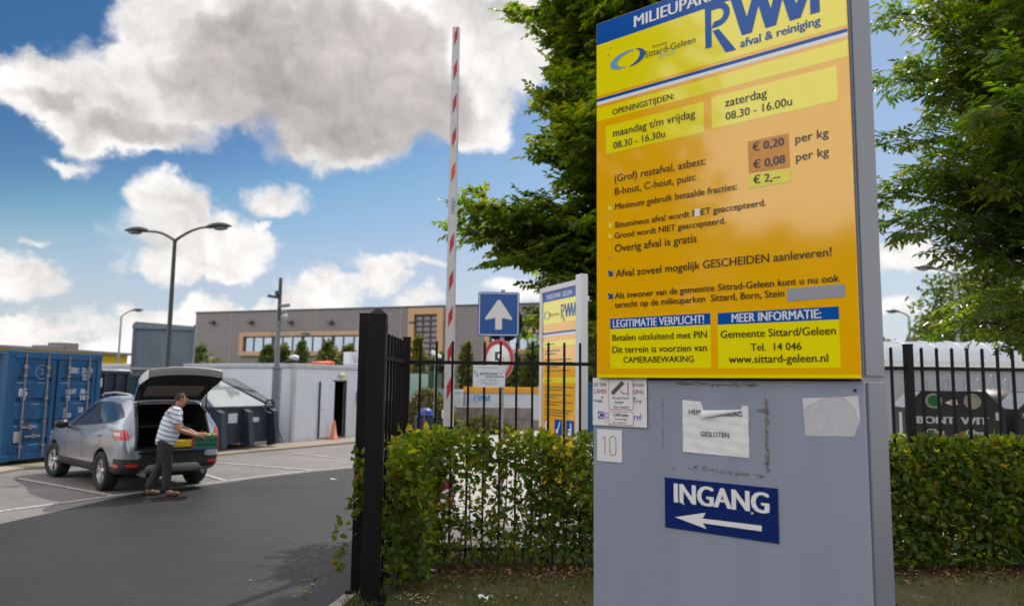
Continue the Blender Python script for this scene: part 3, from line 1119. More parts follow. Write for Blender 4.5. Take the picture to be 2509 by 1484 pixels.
# ------------------------------------------------------------------ black bar fence
FX0, FY0 = -1.134, 8.10
FS = 0.04
def fy(x):
    return FY0 + FS * (x - FX0)
SP = 0.17356
FZT, FZR, FZB = 2.365, 2.132, 0.17
frot = math.atan(FS)


def bar_mb(x, y, rot, top, z0=0.04, w=0.0125):
    mb = MB()
    mb.M = Matrix.Translation((x, y, 0)) @ Matrix.Rotation(rot, 4, 'Z')
    mb.box(-w, w, -w, w, z0, top - 0.012)
    mb.add([(-w, -w, top - .012), (w, -w, top - .012), (w, w, top - .012), (-w, w, top - .012), (-w * .45, -w * .45, top), (w * .45, -w * .45, top), (w * .45, w * .45, top), (-w * .45, w * .45, top)],
           [(0, 1, 5, 4), (1, 2, 6, 5), (2, 3, 7, 6), (3, 0, 4, 7), (4, 5, 6, 7)])
    return mb


fen = thing('bar_fence', 'long black metal bar fence standing in the hedge, facing the camera', 'fence', (0, 0, 0))
FX1 = 8.6
for z, h in ((FZR, 0.019), (FZB, 0.017)):
    mb = MB()
    mb.M = Matrix.Translation((FX0, FY0, 0)) @ Matrix.Rotation(frot, 4, 'Z')
    mb.box(0.03, FX1 - FX0, -0.021, 0.021, z - h, z + h, ch=0.004)
    mb.build('rail', m_black, fen)
k = 0
x = -0.984
posts = (FX0, 1.62, 4.418, 7.2)
while x < FX1:
    if min(abs(x - p) for p in posts) > 0.075:
        bar_mb(x, fy(x), frot, FZT).build('bar', m_black, fen)
    x += SP
for p in posts:
    mb = MB()
    mb.M = Matrix.Translation((p, fy(p), 0)) @ Matrix.Rotation(frot, 4, 'Z')
    mb.box(-.04, .04, -.04, .04, 0, 2.385, ch=.004)
    pst = mb.build('post', m_black, fen)
    mb = MB()
    mb.M = Matrix.Translation((p, fy(p), 0)) @ Matrix.Rotation(frot, 4, 'Z')
    mb.box(-.045, .045, -.045, .045, 2.385, 2.402, ch=.006)
    mb.build('post_cap', m_black, pst)

fe2 = thing('bar_fence', 'short black fence section running back from the gate post to the corner', 'fence', (0, 0, 0))
A, B = Vector((-1.165, 6.68, 0)), Vector((FX0 - .012, FY0 - .045, 0))
d_ = (B - A).normalized()
r2 = math.atan2(d_.y, d_.x)
for z, h in ((FZR, 0.019), (FZB, 0.017)):
    mb = MB()
    mb.M = Matrix.Translation(A) @ Matrix.Rotation(r2, 4, 'Z')
    mb.box(0.0, (B - A).length, -0.021, 0.021, z - h, z + h, ch=.004)
    mb.build('rail', m_black, fe2)
for k in range(7):
    p = A + d_ * (0.20 + 0.175 * k)
    bar_mb(p.x, p.y, r2, FZT).build('bar', m_black, fe2)

# gate posts at the driveway
def gate_post(label, x, y, w, h, pyramid, rot=0.06):
    t = thing('gate_post', label, 'gate post', (x, y, 0), rot, 'black gate posts at the driveway')
    mb = MB()
    mb.box(-w / 2, w / 2, -w / 2, w / 2, 0.0, h, ch=.006)
    po = mb.build('post', m_black, t)
    mb = MB()
    q = w / 2 + .002
    if pyramid:
        mb.add([(-q, -q, h), (q, -q, h), (q, q, h), (-q, q, h), (-q * .25, -q * .25, h + .05), (q * .25, -q * .25, h + .05), (q * .25, q * .25, h + .05), (-q * .25, q * .25, h + .05)],
               [(0, 1, 5, 4), (1, 2, 6, 5), (2, 3, 7, 6), (3, 0, 4, 7), (4, 5, 6, 7), (3, 2, 1, 0)])
    else:
        mb.box(-q, q, -q, q, h, h + .012, ch=.004)
    mb.build('post_cap', m_black, t)
    mb = MB()
    mb.box(-w * .85, w * .85, -w * .85, w * .85, 0.0, .03 + .05, ch=.008)
    mb.build('foot_plate', m_black, t)
    return t


gate_post('black gate post with pyramid cap, the nearer of the driveway pair', -1.183, 6.60, 0.15, 2.505, True)
gp2 = gate_post('flat topped black gate post, further left of the driveway pair', -1.352, 6.92, 0.115, 2.53, False)
mb = MB()
mb.box(0.07, 0.20, -.03, .03, 2.36, 2.46, ch=.004)
mb.box(0.068, 0.16, -.02, .02, 1.2, 1.26, ch=.004)
mb.build('gate_guide', m_black, gp2)

# security notice hung on the fence
m_sheet = mat('weathered_white_sign', (0.66, 0.70, 0.76), 0.4, var=0.05, vscale=8)
m_sgrey = mat('sign_grey_ink', (0.07, 0.08, 0.10), 0.5)
m_sblue = mat('sign_blue_ink', (0.02, 0.13, 0.34), 0.5)
m_sfade = mat('sign_pale_blue', (0.25, 0.36, 0.55), 0.5)
c_ = at(1197.5, 948, fy(-.25) - .05)
t = thing('security_sign', 'small white security notice tied to the fence bars under the rail', 'sign', (c_.x - .174, c_.y, c_.z), frot)
mb = MB()
mb.box(0, .347, -.003, 0, 0, .234, ch=.001)
pl = mb.build('plate', m_sheet, t)
mb = MB()
y_ = -.0038
centred(mb, 'Dit object wordt beveiligd door:', .176, .203, .012, y_, 0, .01, .95)
text(mb, 'BEVEILIGING', .072, .272, .130, .027, y=y_, bold=.04, shear=.25)
stroke(mb, [(.292, .160), (.302, .150), (.306, .134), (.303, .134), (.297, .150)], y_)
stroke(mb, [(.303, .134), (.306, .134), (.329, .186), (.323, .180)], y_)
centred(mb, 'SURVEILLANCE - STRAATCONTROLE', .176, .082, .007, y_, 0, .02, .95)
centred(mb, 'OBJECTBEVEILIGING - EVENEMENTENBEVEILIGING', .174, .066, .007, y_, 0, .02, .95)
centred(mb, 'Tel. 046 - 433 22 07', .176, .034, .014, y_, 0, .03, 1.05)
centred(mb, 'www.lbbbeveiliging.nl', .176, .018, .007, y_, 0, .01, 1.0)
centred(mb, 'L', .018, .157, .027, y_, 1, .02)
centred(mb, 'B', .036, .133, .027, y_, 1, .02)
centred(mb, 'B', .049, .108, .027, y_, 1, .02)
rect(mb, .13, .336, .102, .122, y_ + .0004, 2)
mb.build('lettering', [m_sgrey, m_sblue, m_sfade], pl)
for x, z in ((.02, .225), (.327, .225), (.02, .01), (.327, .01)):
    mb = MB()
    mb.tube([(x, -.004, z), (x + .004, .02, z + .015), (x - .006, .05, z + .02), (x + .002, .05, z + .1 if z > .1 else z - .02)], .0022, 5)
    mb.build('cable_tie', m_black, t)

# ------------------------------------------------------------------ hedge
nr = np.random.default_rng(11)
m_hl = leaf_mat('hedge_leaf', [(0.0, (0.028, 0.052, 0.010)), (0.35, (0.046, 0.078, 0.014)), (0.70, (0.072, 0.108, 0.018)), (0.88, (0.125, 0.150, 0.025)), (0.955, (0.17, 0.145, 0.02)), (0.975, (0.10, 0.055, 0.022))], tw=0.46, trans=(.52, .50, .05))
m_hw = leaf_mat('hedge_leaf_olive', [(0.0, (0.052, 0.096, 0.015)), (0.45, (0.088, 0.142, 0.020)), (0.8, (0.155, 0.19, 0.028)), (0.94, (0.27, 0.22, 0.032)), (0.97, (0.12, 0.06, 0.025))], tw=0.5, trans=(.58, .52, .05))


def vnoise(p, f, seed):
    """cheap smooth value noise from sines, 0..1"""
    r = np.random.default_rng(seed)
    s = np.zeros(len(p))
    for k in range(6):
        w = r.normal(size=3) * f * (1 + .5 * k)
        s += np.sin(p @ w + r.uniform(0, 6.28)) / (1 + .4 * k)
    return .5 + .22 * s


hed = thing('hedge', 'clipped hornbeam hedge with yellowing tips along the black fence', 'hedge', (0, 0, 0))
pts = []
# main run along the fence
def run(x0, x1, n):
    p = np.empty((n, 3))
    p[:, 0] = nr.uniform(x0, x1, n)
    p[:, 1] = fy(p[:, 0]) + np.where(nr.random(n) < .62, nr.normal(-.24, .09, n), nr.uniform(-.34, .42, n))
    p[:, 2] = nr.uniform(.10, 1.40, n)
    return p
hp = run(-1.0, 1.55, 13500)
sparse = np.exp(-((hp[:, 0] + .28) / .62) ** 4) * np.clip(1.25 - np.abs(hp[:, 2] - .72) / .52, 0, 1)
keep = nr.random(len(hp)) > sparse * .80
low = nr.random(len(hp)) < np.clip(.30 + hp[:, 2] * 1.1, 0, 1)
hp = hp[keep & low]
hp2 = run(1.55, 3.9, 5000)
hp3 = run(3.7, 6.6, 21000)
low = nr.random(len(hp3)) < np.clip(.62 + hp3[:, 2] * .9, 0, 1)
hp3 = hp3[low]
n = 5200          # the short run behind the gate post
hr_ = np.empty((n, 3))
hr_[:, 0] = np.where(nr.random(n) < .8, nr.uniform(-1.10, -.72, n), nr.uniform(-1.20, -.9, n))
hr_[:, 1] = nr.uniform(6.85, 8.2, n)
hr_[:, 2] = nr.uniform(.12, 1.44, n)
hr_ = hr_[nr.random(n) < np.clip(.45 + .7 * hr_[:, 2], 0, 1)]
n = 420           # shoots pushing out round the flat post
hs = np.empty((n, 3))
zz = nr.uniform(.25, 1.30, n)
hs[:, 0] = -1.36 + nr.normal(0, .055, n) - .10 * np.exp(-((zz - .55) / .22) ** 2)
hs[:, 1] = nr.normal(6.78, .05, n)
hs[:, 2] = zz
hs = hs[vnoise(hs, 6, 5) > .46]
hp = np.concatenate([hp, hp2, hp3, hr_, hs])
# bumpy clipped top with single shoots
bumps = 1.345 + .05 * np.sin(hp[:, 0] * 7.3) + .035 * np.sin(hp[:, 0] * 17.1 + 1) + .02 * np.sin(hp[:, 0] * 41)
bumps[-len(hr_) - len(hs):] += .04
hp = hp[(hp[:, 2] < bumps) | (nr.random(len(hp)) < .10)]
cl = vnoise(hp, 5.0, 3)
hp = hp[nr.random(len(hp)) < .35 + 1.1 * cl]
n = len(hp)
out = np.stack([nr.normal(0, .7, n), nr.normal(-.55, .6, n), nr.normal(-.10, .55, n)], 1)
topm = hp[:, 2] > 1.25
out[topm, 2] += .75
up = np.stack([nr.normal(0, .5, n), nr.normal(-.45, .5, n), nr.normal(.8, .4, n)], 1)
ln_ = nr.uniform(.05, .092, n)
old = (vnoise(hp, 3.1, 8) + .35 * (hp[:, 2] - 1.0) + nr.normal(0, .1, n) - .26 * (hp[:, 0] > 3)) > .56
big = np.ones(n); big[hp[:, 1] < 7.6] = 1.12
for nm, sel, mt in (('foliage', ~old, m_hl), ('foliage', old, m_hw)):
    leaves(nm, hp[sel], out[sel], up[sel], (ln_ * big)[sel], (ln_ * big)[sel] * .68, mt, hed)
# stems and twigs
mb = MB()
rg = random.Random(21)
x = -1.05
while x < 6.5:
    y = fy(x) + rg.uniform(-.12, .12)
    h = rg.uniform(.8, 1.3)
    p0 = Vector((x, y, 0.0))
    path = [p0, p0 + Vector((rg.uniform(-.06, .06), rg.uniform(-.05, .05), h * .35)), p0 + Vector((rg.uniform(-.12, .12), rg.uniform(-.1, .1), h * .7)), p0 + Vector((rg.uniform(-.18, .18), rg.uniform(-.15, .15), h))]
    r0 = rg.uniform(.007, .018)
    mb.tube(path, [r0, r0 * .8, r0 * .55, r0 * .3], 6)
    for q in range(rg.randint(5, 9)):
        s_ = path[rg.choice((1, 2, 2))].lerp(path[3], rg.random())
        e = s_ + Vector((rg.uniform(-.28, .28), rg.uniform(-.25, .1), rg.uniform(-.02, .24)))
        mb.tube([s_, s_.lerp(e, .5) + Vector((0, 0, rg.uniform(-.02, .03))), e], [.0045, .003, .0018], 5)
    x += rg.uniform(.10, .24)
for k in range(10):
    y = 6.9 + k * .13
    p0 = Vector((rg.uniform(-1.08, -.85), y, 0))
    mb.tube([p0, p0 + Vector((rg.uniform(-.05, .05), .02, .5)), p0 + Vector((rg.uniform(-.1, .1), -.03, 1.15))], [.014, .010, .004], 6)
mb.build('stem', m_twig, hed)

# ------------------------------------------------------------------ grass, dry leaves, daisies, litter
m_gr = leaf_mat('grass_blade', [(0.0, (0.060, 0.090, 0.016)), (0.5, (0.10, 0.13, 0.024)), (0.8, (0.17, 0.16, 0.045)), (0.95, (0.26, 0.21, 0.09))], tw=0.25)
m_dry = leaf_mat('dry_leaf', [(0.0, (0.05, 0.026, 0.012)), (0.5, (0.11, 0.06, 0.028)), (0.85, (0.19, 0.115, 0.055)), (1.0, (0.26, 0.18, 0.09))], tw=0.12, trans=(.3, .2, .1))
n = 60000
gx, gy = nr.uniform(-1.7, 6.6, n), 5.2 + 3.35 * nr.random(n) ** .85
edge_x = np.interp(gy, [5.0, 6.6, 7.6, 8.7], [-1.62, -1.37, -1.24, -1.30])
gpz = np.stack([gx, gy, np.full(n, .03)], 1)
tuft = vnoise(gpz, 3.0, 31)
ok = (gx > edge_x + .02) & (nr.random(n) < np.clip(.15 + 1.5 * (tuft - .25), .05, 1)) & (gy < fy(gx) + .2)
near_h = gy > fy(gx) - .62
ok &= ~near_h | (nr.random(n) < .25)
gpz = gpz[ok]
n = len(gpz)
hgt = nr.uniform(.02, .055, n) * (.7 + .8 * vnoise(gpz, 4.0, 33))
hgt *= 1 + 1.6 * np.exp(-((gpz[:, 0] + 1.28) / .16) ** 2)
gd = np.stack([nr.normal(0, .45, n), nr.normal(0, .45, n), np.ones(n)], 1)
gu = nr.normal(size=(n, 3))
g_o = leaves('grass', gpz, gd, gu, hgt, nr.uniform(.004, .008, n), m_gr)
tag(g_o, 'short dry grass on the verge in front of the hedge', 'grass', kind='stuff')
n = 3000
lx = nr.uniform(-1.2, 6.5, n)
ly = fy(lx) - .25 - np.abs(nr.normal(0, .28, n))
lx2 = nr.uniform(-1.2, 3.5, 260); ly2 = nr.uniform(5.8, 7.8, 260)
L0 = np.stack([np.r_[lx, lx2], np.r_[ly, ly2], np.r_[nr.uniform(.035, .06, n), nr.uniform(.035, .05, 260)]], 1)
n = len(L0)
ld = np.stack([nr.normal(size=n), nr.normal(size=n), nr.normal(.1, .25, n)], 1)
lu = np.stack([nr.normal(0, .5, n), nr.normal(0, .5, n), np.ones(n)], 1)
tag(leaves('fallen_leaves', L0, ld, lu, nr.uniform(.03, .07, n), nr.uniform(.018, .04, n), m_dry), 'dry brown fallen leaves under the hedge', 'leaves', kind='stuff')
# debris on the driveway by the gate
n = 170
q = np.array([[p.x, p.y, .008] for p in (gp(nr.normal(790, 70), nr.uniform(1320, 1484)) for _ in range(n))])
q = q[q[:, 0] < -1.75]
n = len(q)
tag(leaves('leaf_litter', q, np.stack([nr.normal(size=n), nr.normal(size=n), nr.normal(.05, .1, n)], 1), np.stack([nr.normal(0, .4, n), nr.normal(0, .4, n), np.ones(n)], 1), nr.uniform(.015, .06, n), nr.uniform(.006, .025, n),
           leaf_mat('litter_leaf', [(0, (0.10, 0.11, 0.03)), (.5, (.20, .15, .06)), (1, (.30, .24, .12))], tw=.15)), 'scattered leaf scraps on the driveway by the gate', 'leaves', kind='stuff')
m_petal = mat('daisy_white', (0.75, 0.75, 0.72), 0.7)
m_yolk = mat('daisy_yellow', (0.6, 0.4, 0.02), 0.7)
mb = MB()
for k in range(44):
    if k < 24:
        p = gp(rg.gauss(1025, 26), rg.gauss(1462, 9), .06)
    else:
        p = gp(rg.uniform(960, 1440), rg.uniform(1425, 1480), .06)
    r_ = rg.uniform(.006, .010)
    for w in range(8):
        a = w * PI / 4
        mb.add([(p.x, p.y, p.z), (p.x + r_ * math.cos(a - .3), p.y + r_ * math.sin(a - .3), p.z + .003), (p.x + r_ * 1.2 * math.cos(a), p.y + r_ * 1.2 * math.sin(a), p.z + .002), (p.x + r_ * math.cos(a + .3), p.y + r_ * math.sin(a + .3), p.z + .003)], [(0, 1, 2, 3)], 0)
    mb.lathe([(.0025, 0.0), (.0018, .0035)], (p.x, p.y, p.z + .002), 6, 1)
    mb.tube([(p.x, p.y, .03), (p.x + .002, p.y, p.z)], .0008, 4, 2)
tag(mb.build('daisies', [m_petal, m_yolk, m_hl]), 'tiny white daisies in the grass by the gate post', 'flowers', kind='stuff')

# paper scraps
def scrap(label, c, pts, lift, seed):
    rg_ = random.Random(seed)
    mb = MB()
    n = 14
    for i in range(n + 1):
        for j in range(4):
            u, v = i / n, j / 3
            mb.v.append((pts[0] * (u - .5) + .01 * math.sin(v * 5 + i), pts[1] * (v - .5) * (1 - .4 * u) + .015 * math.sin(u * 9), lift * abs(math.sin(u * 5.5 + v)) + .006 + rg_.uniform(0, .006)))
    for i in range(n):
        for j in range(3):
            o_ = i * 4 + j
            mb.f.append((o_, o_ + 4, o_ + 5, o_ + 1)); mb.m.append(0); mb.sm.append(True)
    o = mb.build('paper_scrap', m_pap)
    o.location = c
    return tag(o, label, 'litter')


p = gp(1190, 1470, .04)
scrap('crumpled white paper strip lying on the grass', (p.x, p.y, .045), (.13, .045), .03, 1).rotation_euler = (0, 0, -.1)
p = gp(1060, 1402, .04)
scrap('small white paper scrap among dry leaves under the hedge', (p.x, p.y, .05), (.07, .02), .015, 2)
p = gp(818, 1176, 0)
scrap('white paper scrap lying on the dark driveway', (p.x, p.y, .006), (.13, .06), .02, 3)

# ------------------------------------------------------------------ barrier with raised boom
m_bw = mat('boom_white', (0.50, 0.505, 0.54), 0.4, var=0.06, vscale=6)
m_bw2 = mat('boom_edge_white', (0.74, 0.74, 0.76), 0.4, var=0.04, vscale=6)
m_bred = mat('boom_red', (0.42, 0.012, 0.025), 0.4, var=0.1, vscale=10)
m_bred2 = mat('boom_red_faded', (0.55, 0.075, 0.035), 0.45, var=0.1, vscale=10)
m_hblue = mat('boom_print_blue', (0.01, 0.13, 0.33), 0.4)
m_galv = mat('galvanised_steel', (0.36, 0.38, 0.41), 0.5, metal=0.35, var=0.12, vscale=7)
m_mag = mat('barrier_stripe_red', (0.42, 0.02, 0.10), 0.4)
bar = thing('barrier', 'red and white barrier with its boom raised upright behind the fence', 'barrier', (-0.835, 10.0, 0), 0.05)
mb = MB()
bw0, bw1, bz0, bz1 = .058, .044, 1.02, at(1122, 68, 10.0).z
mb.add([(-bw0, -.02, bz0), (bw0, -.02, bz0), (bw0, .03, bz0), (-bw0, .03, bz0), (-bw1, -.02, bz1), (bw1, -.02, bz1), (bw1, .03, bz1), (-bw1, .03, bz1)],
       [(3, 2, 1, 0), (4, 5, 6, 7), (0, 1, 5, 4), (2, 3, 7, 6), (3, 0, 4, 7)], 0)
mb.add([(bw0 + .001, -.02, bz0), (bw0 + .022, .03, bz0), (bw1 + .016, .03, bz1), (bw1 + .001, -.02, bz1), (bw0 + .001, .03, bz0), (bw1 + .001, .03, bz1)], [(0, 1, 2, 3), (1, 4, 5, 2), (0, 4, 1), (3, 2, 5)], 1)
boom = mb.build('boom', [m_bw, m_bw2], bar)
for i, yc in enumerate((90, 172.5, 254.5, 337, 422.5, 596, 687, 776, 864, 950)):
    z = at(1118, yc, 10.0).z
    h = .092
    sk = .065
    w = bw0 + (bw1 - bw0) * (z - bz0) / (bz1 - bz0)
    mb = MB()
    xl, xr = -w * .36, w * .70
    mb.add([(xl, -.0215, z - h - sk), (xr, -.0215, z - h + sk), (xr, -.0215, z + h + sk), (xl, -.0215, z + h - sk)], [(0, 1, 2, 3)])
    mb.build('reflective_stripe', m_bred2 if i == 4 else m_bred, boom)
mb = MB()
gv, gf = glyphs('HERAS', .04)
a, b = gv[:, 0].min(), gv[:, 0].max()
z0_, z1_ = at(1113, 487, 10.0).z, at(1113, 525, 10.0).z
k_ = (z0_ - z1_) / (b - a)
mb.add([(.003 + p[1] * .052 / CAP - .012, -.0225, z0_ - (p[0] - a) * k_) for p in gv], gf)
mb.build('lettering', m_hblue, boom)
mb = MB()
mb.box(-.075, -.056, -.02, .012, 4.30, 4.38, ch=.004)
mb.build('boom_clip', m_galv, boom)
mb = MB()
mb.box(-.064, .075, -.026, .036, 1.06, 1.34, ch=.006)
mb.build('boom_holder', m_black, bar)
mb = MB()
mb.box(-.36, .10, .04, .40, 0, 1.02, ch=.012)
cab = mb.build('cabinet', m_bw2, bar)
mb = MB()
mb.box(-.375, .115, .03, .41, 1.02, 1.05, ch=.008)
mb.build('cabinet_lid', m_galv, cab)
mb = MB()
for k in range(4):
    z = .12 + .24 * k
    mb.add([(-.35, .0385, z), (.09, .0385, z + .20), (.09, .0385, z + .29), (-.35, .0385, z + .09)], [(0, 1, 2, 3)])
mb.build('hazard_stripe', m_mag, cab)

# ------------------------------------------------------------------ road signs on one post
m_sb = mat('road_sign_blue', (0.004, 0.075, 0.33), 0.3, var=0.04)
m_sw = mat('road_sign_white', (0.72, 0.72, 0.74), 0.35)
m_sback = mat('sign_back', (0.022, 0.023, 0.027), 0.6)
sp_ = at(1228, 1000, 10.85)
rs = thing('road_sign', 'blue one way sign with white arrow above a round speed limit 5 sign', 'sign', (sp_.x, sp_.y, 0))
mb = MB()
mb.tube([(0, 0, 0), (0, 0, 3.28)], .032, 12)
mb.build('post', m_galv, rs)
c = at(1221.5, 769, 10.78)
mb = MB()
hx, hz = .300, .322


def rr(hx, hz, r, n=5):
    o = []
    for cx, cz, a in ((hx - r, hz - r, 0), (-hx + r, hz - r, 1), (-hx + r, -hz + r, 2), (hx - r, -hz + r, 3)):
        for k in range(n):
            q = (a + k / (n - 1)) * PI / 2
            o.append((cx + r * math.cos(q), cz + r * math.sin(q)))
    return o


mb.prism(rr(hx, hz, .035), 'y', 0, .018, 0)
pl = mb.build('one_way_plate', m_sb, rs)
pl.location, pl.rotation_euler = (c.x - sp_.x, -.07, c.z), (0, 0, .02)
mb = MB()
rrect(mb, -hx + .014, hx - .014, -hz + .014, hz - .014, .026, .012, -.0015, 0)
mb.add([(x, -.0015, z) for x, z in ((-.048, -.225), (.048, -.225), (.048, -.055), (.19, -.085), (.196, -.06), (.016, .205), (-.016, .205), (-.196, -.06), (-.19, -.085), (-.048, -.055))],
       [(0, 1, 2, 9), (2, 3, 4, 5, 6, 7, 8, 9)])
mb.build('arrow', m_sw, pl)
c = at(1233, 790, 10.93)
mb = MB()
mb.lathe([(.0001, 0), (.275, 0), (.285, -.012), (.285, .014), (.275, .014), (.0001, .006)], (c.x - sp_.x, .07, c.z), 40, axis='y')
mb.build('round_sign_back', m_sback, rs)
c = at(1216.5, 881.5, 10.78)
mb = MB()
R0 = .297
mb.lathe([(.0001, .012), (R0, .012), (R0, 0), (.0001, 0)], (0, 0, 0), 44, axis='y')
pl = mb.build('speed_limit_plate', m_sw, rs)
pl.location, pl.rotation_euler = (c.x - sp_.x + .02, -.075, c.z), (0, 0, -.70)
mb = MB()
n = 44
vs = [(r_ * math.cos(2 * PI * k / n), -.0015, r_ * math.sin(2 * PI * k / n)) for r_ in (R0 - .002, R0 - .068) for k in range(n)]
mb.add(vs, [(k, (k + 1) % n, n + (k + 1) % n, n + k) for k in range(n)])
mb.build('red_ring', m_red, pl)
mb = MB()
centred(mb, '5', 0, -.115, .235, -.002, 0, .04, 1.0)
mb.build('lettering', m_ink, pl)

# ------------------------------------------------------------------ the second information board
m_alu = mat('white_frame', (0.66, 0.67, 0.72), 0.4, var=0.03)
m_grn = mat('text_smudge', (0.11, 0.095, 0.05), 0.4)
b2x, b2y = 0.38, 10.04
r2_ = math.atan2(-.912, .41)
p2 = thing('information_board', 'smaller yellow information board with white frame behind the fence', 'sign', (b2x, b2y, 0), r2_)
p2.scale = (.86, 1, 1)
mb = MB()
mb.box(-.02, .06, 0, .08, 0, 3.20, ch=.008)
mb.build('frame_post', m_alu, p2)
mb = MB()
mb.box(1.14, 1.30, 0, .10, 0, 3.26, ch=.008)
mb.build('frame_post', m_alu, p2)
mb = MB()
mb.box(.06, 1.14, .004, .076, 3.13, 3.20, ch=.004)
mb.box(.06, 1.14, .004, .076, .55, .60, ch=.004)
build_each(mb, 'frame_rail', m_alu, p2)
mb = MB()
mb.box(.06, 1.14, .02, .05, .60, 3.13)
pn = mb.build('front_panel', m_ora, p2)
mb = MB()
y_ = .0185
rect(mb, .062, 1.138, 3.0, 3.128, y_, 1)
rect(mb, .062, 1.138, 2.70, 3.0, y_, 0)
rect(mb, .062, 1.138, 2.565, 2.59, y_, 1)
rect(mb, .062, 1.138, 2.535, 2.565, y_, 2)
rect(mb, .062, 1.138, 2.40, 2.47, y_, 0)
rect(mb, .062, 1.138, 1.93, 2.00, y_, 0)
build_each(mb, 'printed_band', [m_yel, m_blu, m_wht], pn)
mb = MB()
y_ = .0175
centred(mb, 'MILIEUPARK  GELEEN', .60, 3.03, .062, y_, 0, .02, .95)
centred(mb, 'Sittard-Geleen', .46, 2.80, .04, y_, 1, .0, .9)
rl = random.Random(4)


def smudge(z, x0=.14, x1=1.0):
    x = x0
    while x < x1:
        w = rl.uniform(.025, .09)
        rect(mb, x, min(x + w, x1), z, z + .013, y_, 1)
        if rl.random() < .5:
            rect(mb, x + w * .2, x + w * .35, z + .013, z + .022, y_, 1)
        x += w + .018


smudge(2.425, .14, .46); smudge(1.955, .14, .40)
for z, x1 in ((2.34, .62), (2.30, .5), (2.22, .98), (2.18, 1.0), (2.13, .6), (2.08, .95), (1.87, 1.05), (1.835, .7), (1.77, 1.0), (1.74, .55), (1.68, 1.02), (1.645, .6), (1.58, 1.0), (1.545, .9), (1.51, .7)):
    smudge(z, .14, x1)
mb.build('lettering', [m_wht, m_grn], pn)
mb = MB()
letter_mark(mb, .66, 1.12, 2.76, 2.93, .0172)
mb.build('letter_mark', m_blu, pn)
mb = MB()
crescent(mb, .20, 2.82, .085, .05, math.radians(60), math.radians(265), .5, .0175, 0, .1)
crescent(mb, .215, 2.82, .075, .055, math.radians(-95), math.radians(62), .42, .0170, 1, .1)
mb.build('town_emblem', [m_lblu, m_dblu], pn)
mb = MB()
n = 28
cx_, cz_ = .21, 1.37
mb.add([(cx_ + .07 * math.cos(2 * PI * k / n), .0175, cz_ + .085 * math.sin(2 * PI * k / n)) for k in range(n)], [tuple(range(n))], 1)
vs = [(cx_ + r_ * math.cos(2 * PI * k / n), .0168, cz_ + r_ * 1.22 * math.sin(2 * PI * k / n)) for r_ in (.082, .064) for k in range(n)]
mb.add(vs, [(k, (k + 1) % n, n + (k + 1) % n, n + k) for k in range(n)], 2)
for x0_ in (.47, .83):
    rect(mb, x0_, x0_ + .24, 1.27, 1.47, .0178, 0)
mb.add([(x, .0168, z) for x, z in ((.52, 1.30), (.57, 1.29), (.60, 1.34), (.66, 1.44), (.64, 1.45), (.57, 1.35), (.52, 1.34))], [tuple(range(7))], 1)
mb.add([(x, .0168, z) for x, z in ((.88, 1.29), (.97, 1.28), (1.0, 1.35), (.98, 1.44), (.955, 1.44), (.95, 1.37), (.90, 1.36))], [tuple(range(7))], 1)
mb.build('pictogram', [m_blu, m_wht, m_red], pn)

# ------------------------------------------------------------------ glass banks on the right
m_bin = mat('dark_grey_bin_steel', (0.018, 0.019, 0.023), 0.5, var=0.2, vscale=5, bump=0.05, bscale=60)
m_binr = mat('bin_slope_lit_grey', (0.20, 0.19, 0.19), 0.34, metal=0.25, var=0.18, vscale=9, vstretch=(6, 1, 1))  # paler than the body: light on the slopes put into the colour
m_hole = mat('bin_hole_green', (0.01, 0.14, 0.04), 0.5)
m_ring = mat('rubber_ring_grey', (0.30, 0.31, 0.30), 0.7, var=0.2, vscale=20)
m_cream = mat('dirty_cream', (0.38, 0.34, 0.29), 0.7, var=0.2, vscale=20)
m_lett = mat('bin_lettering', (0.55, 0.55, 0.58), 0.5)


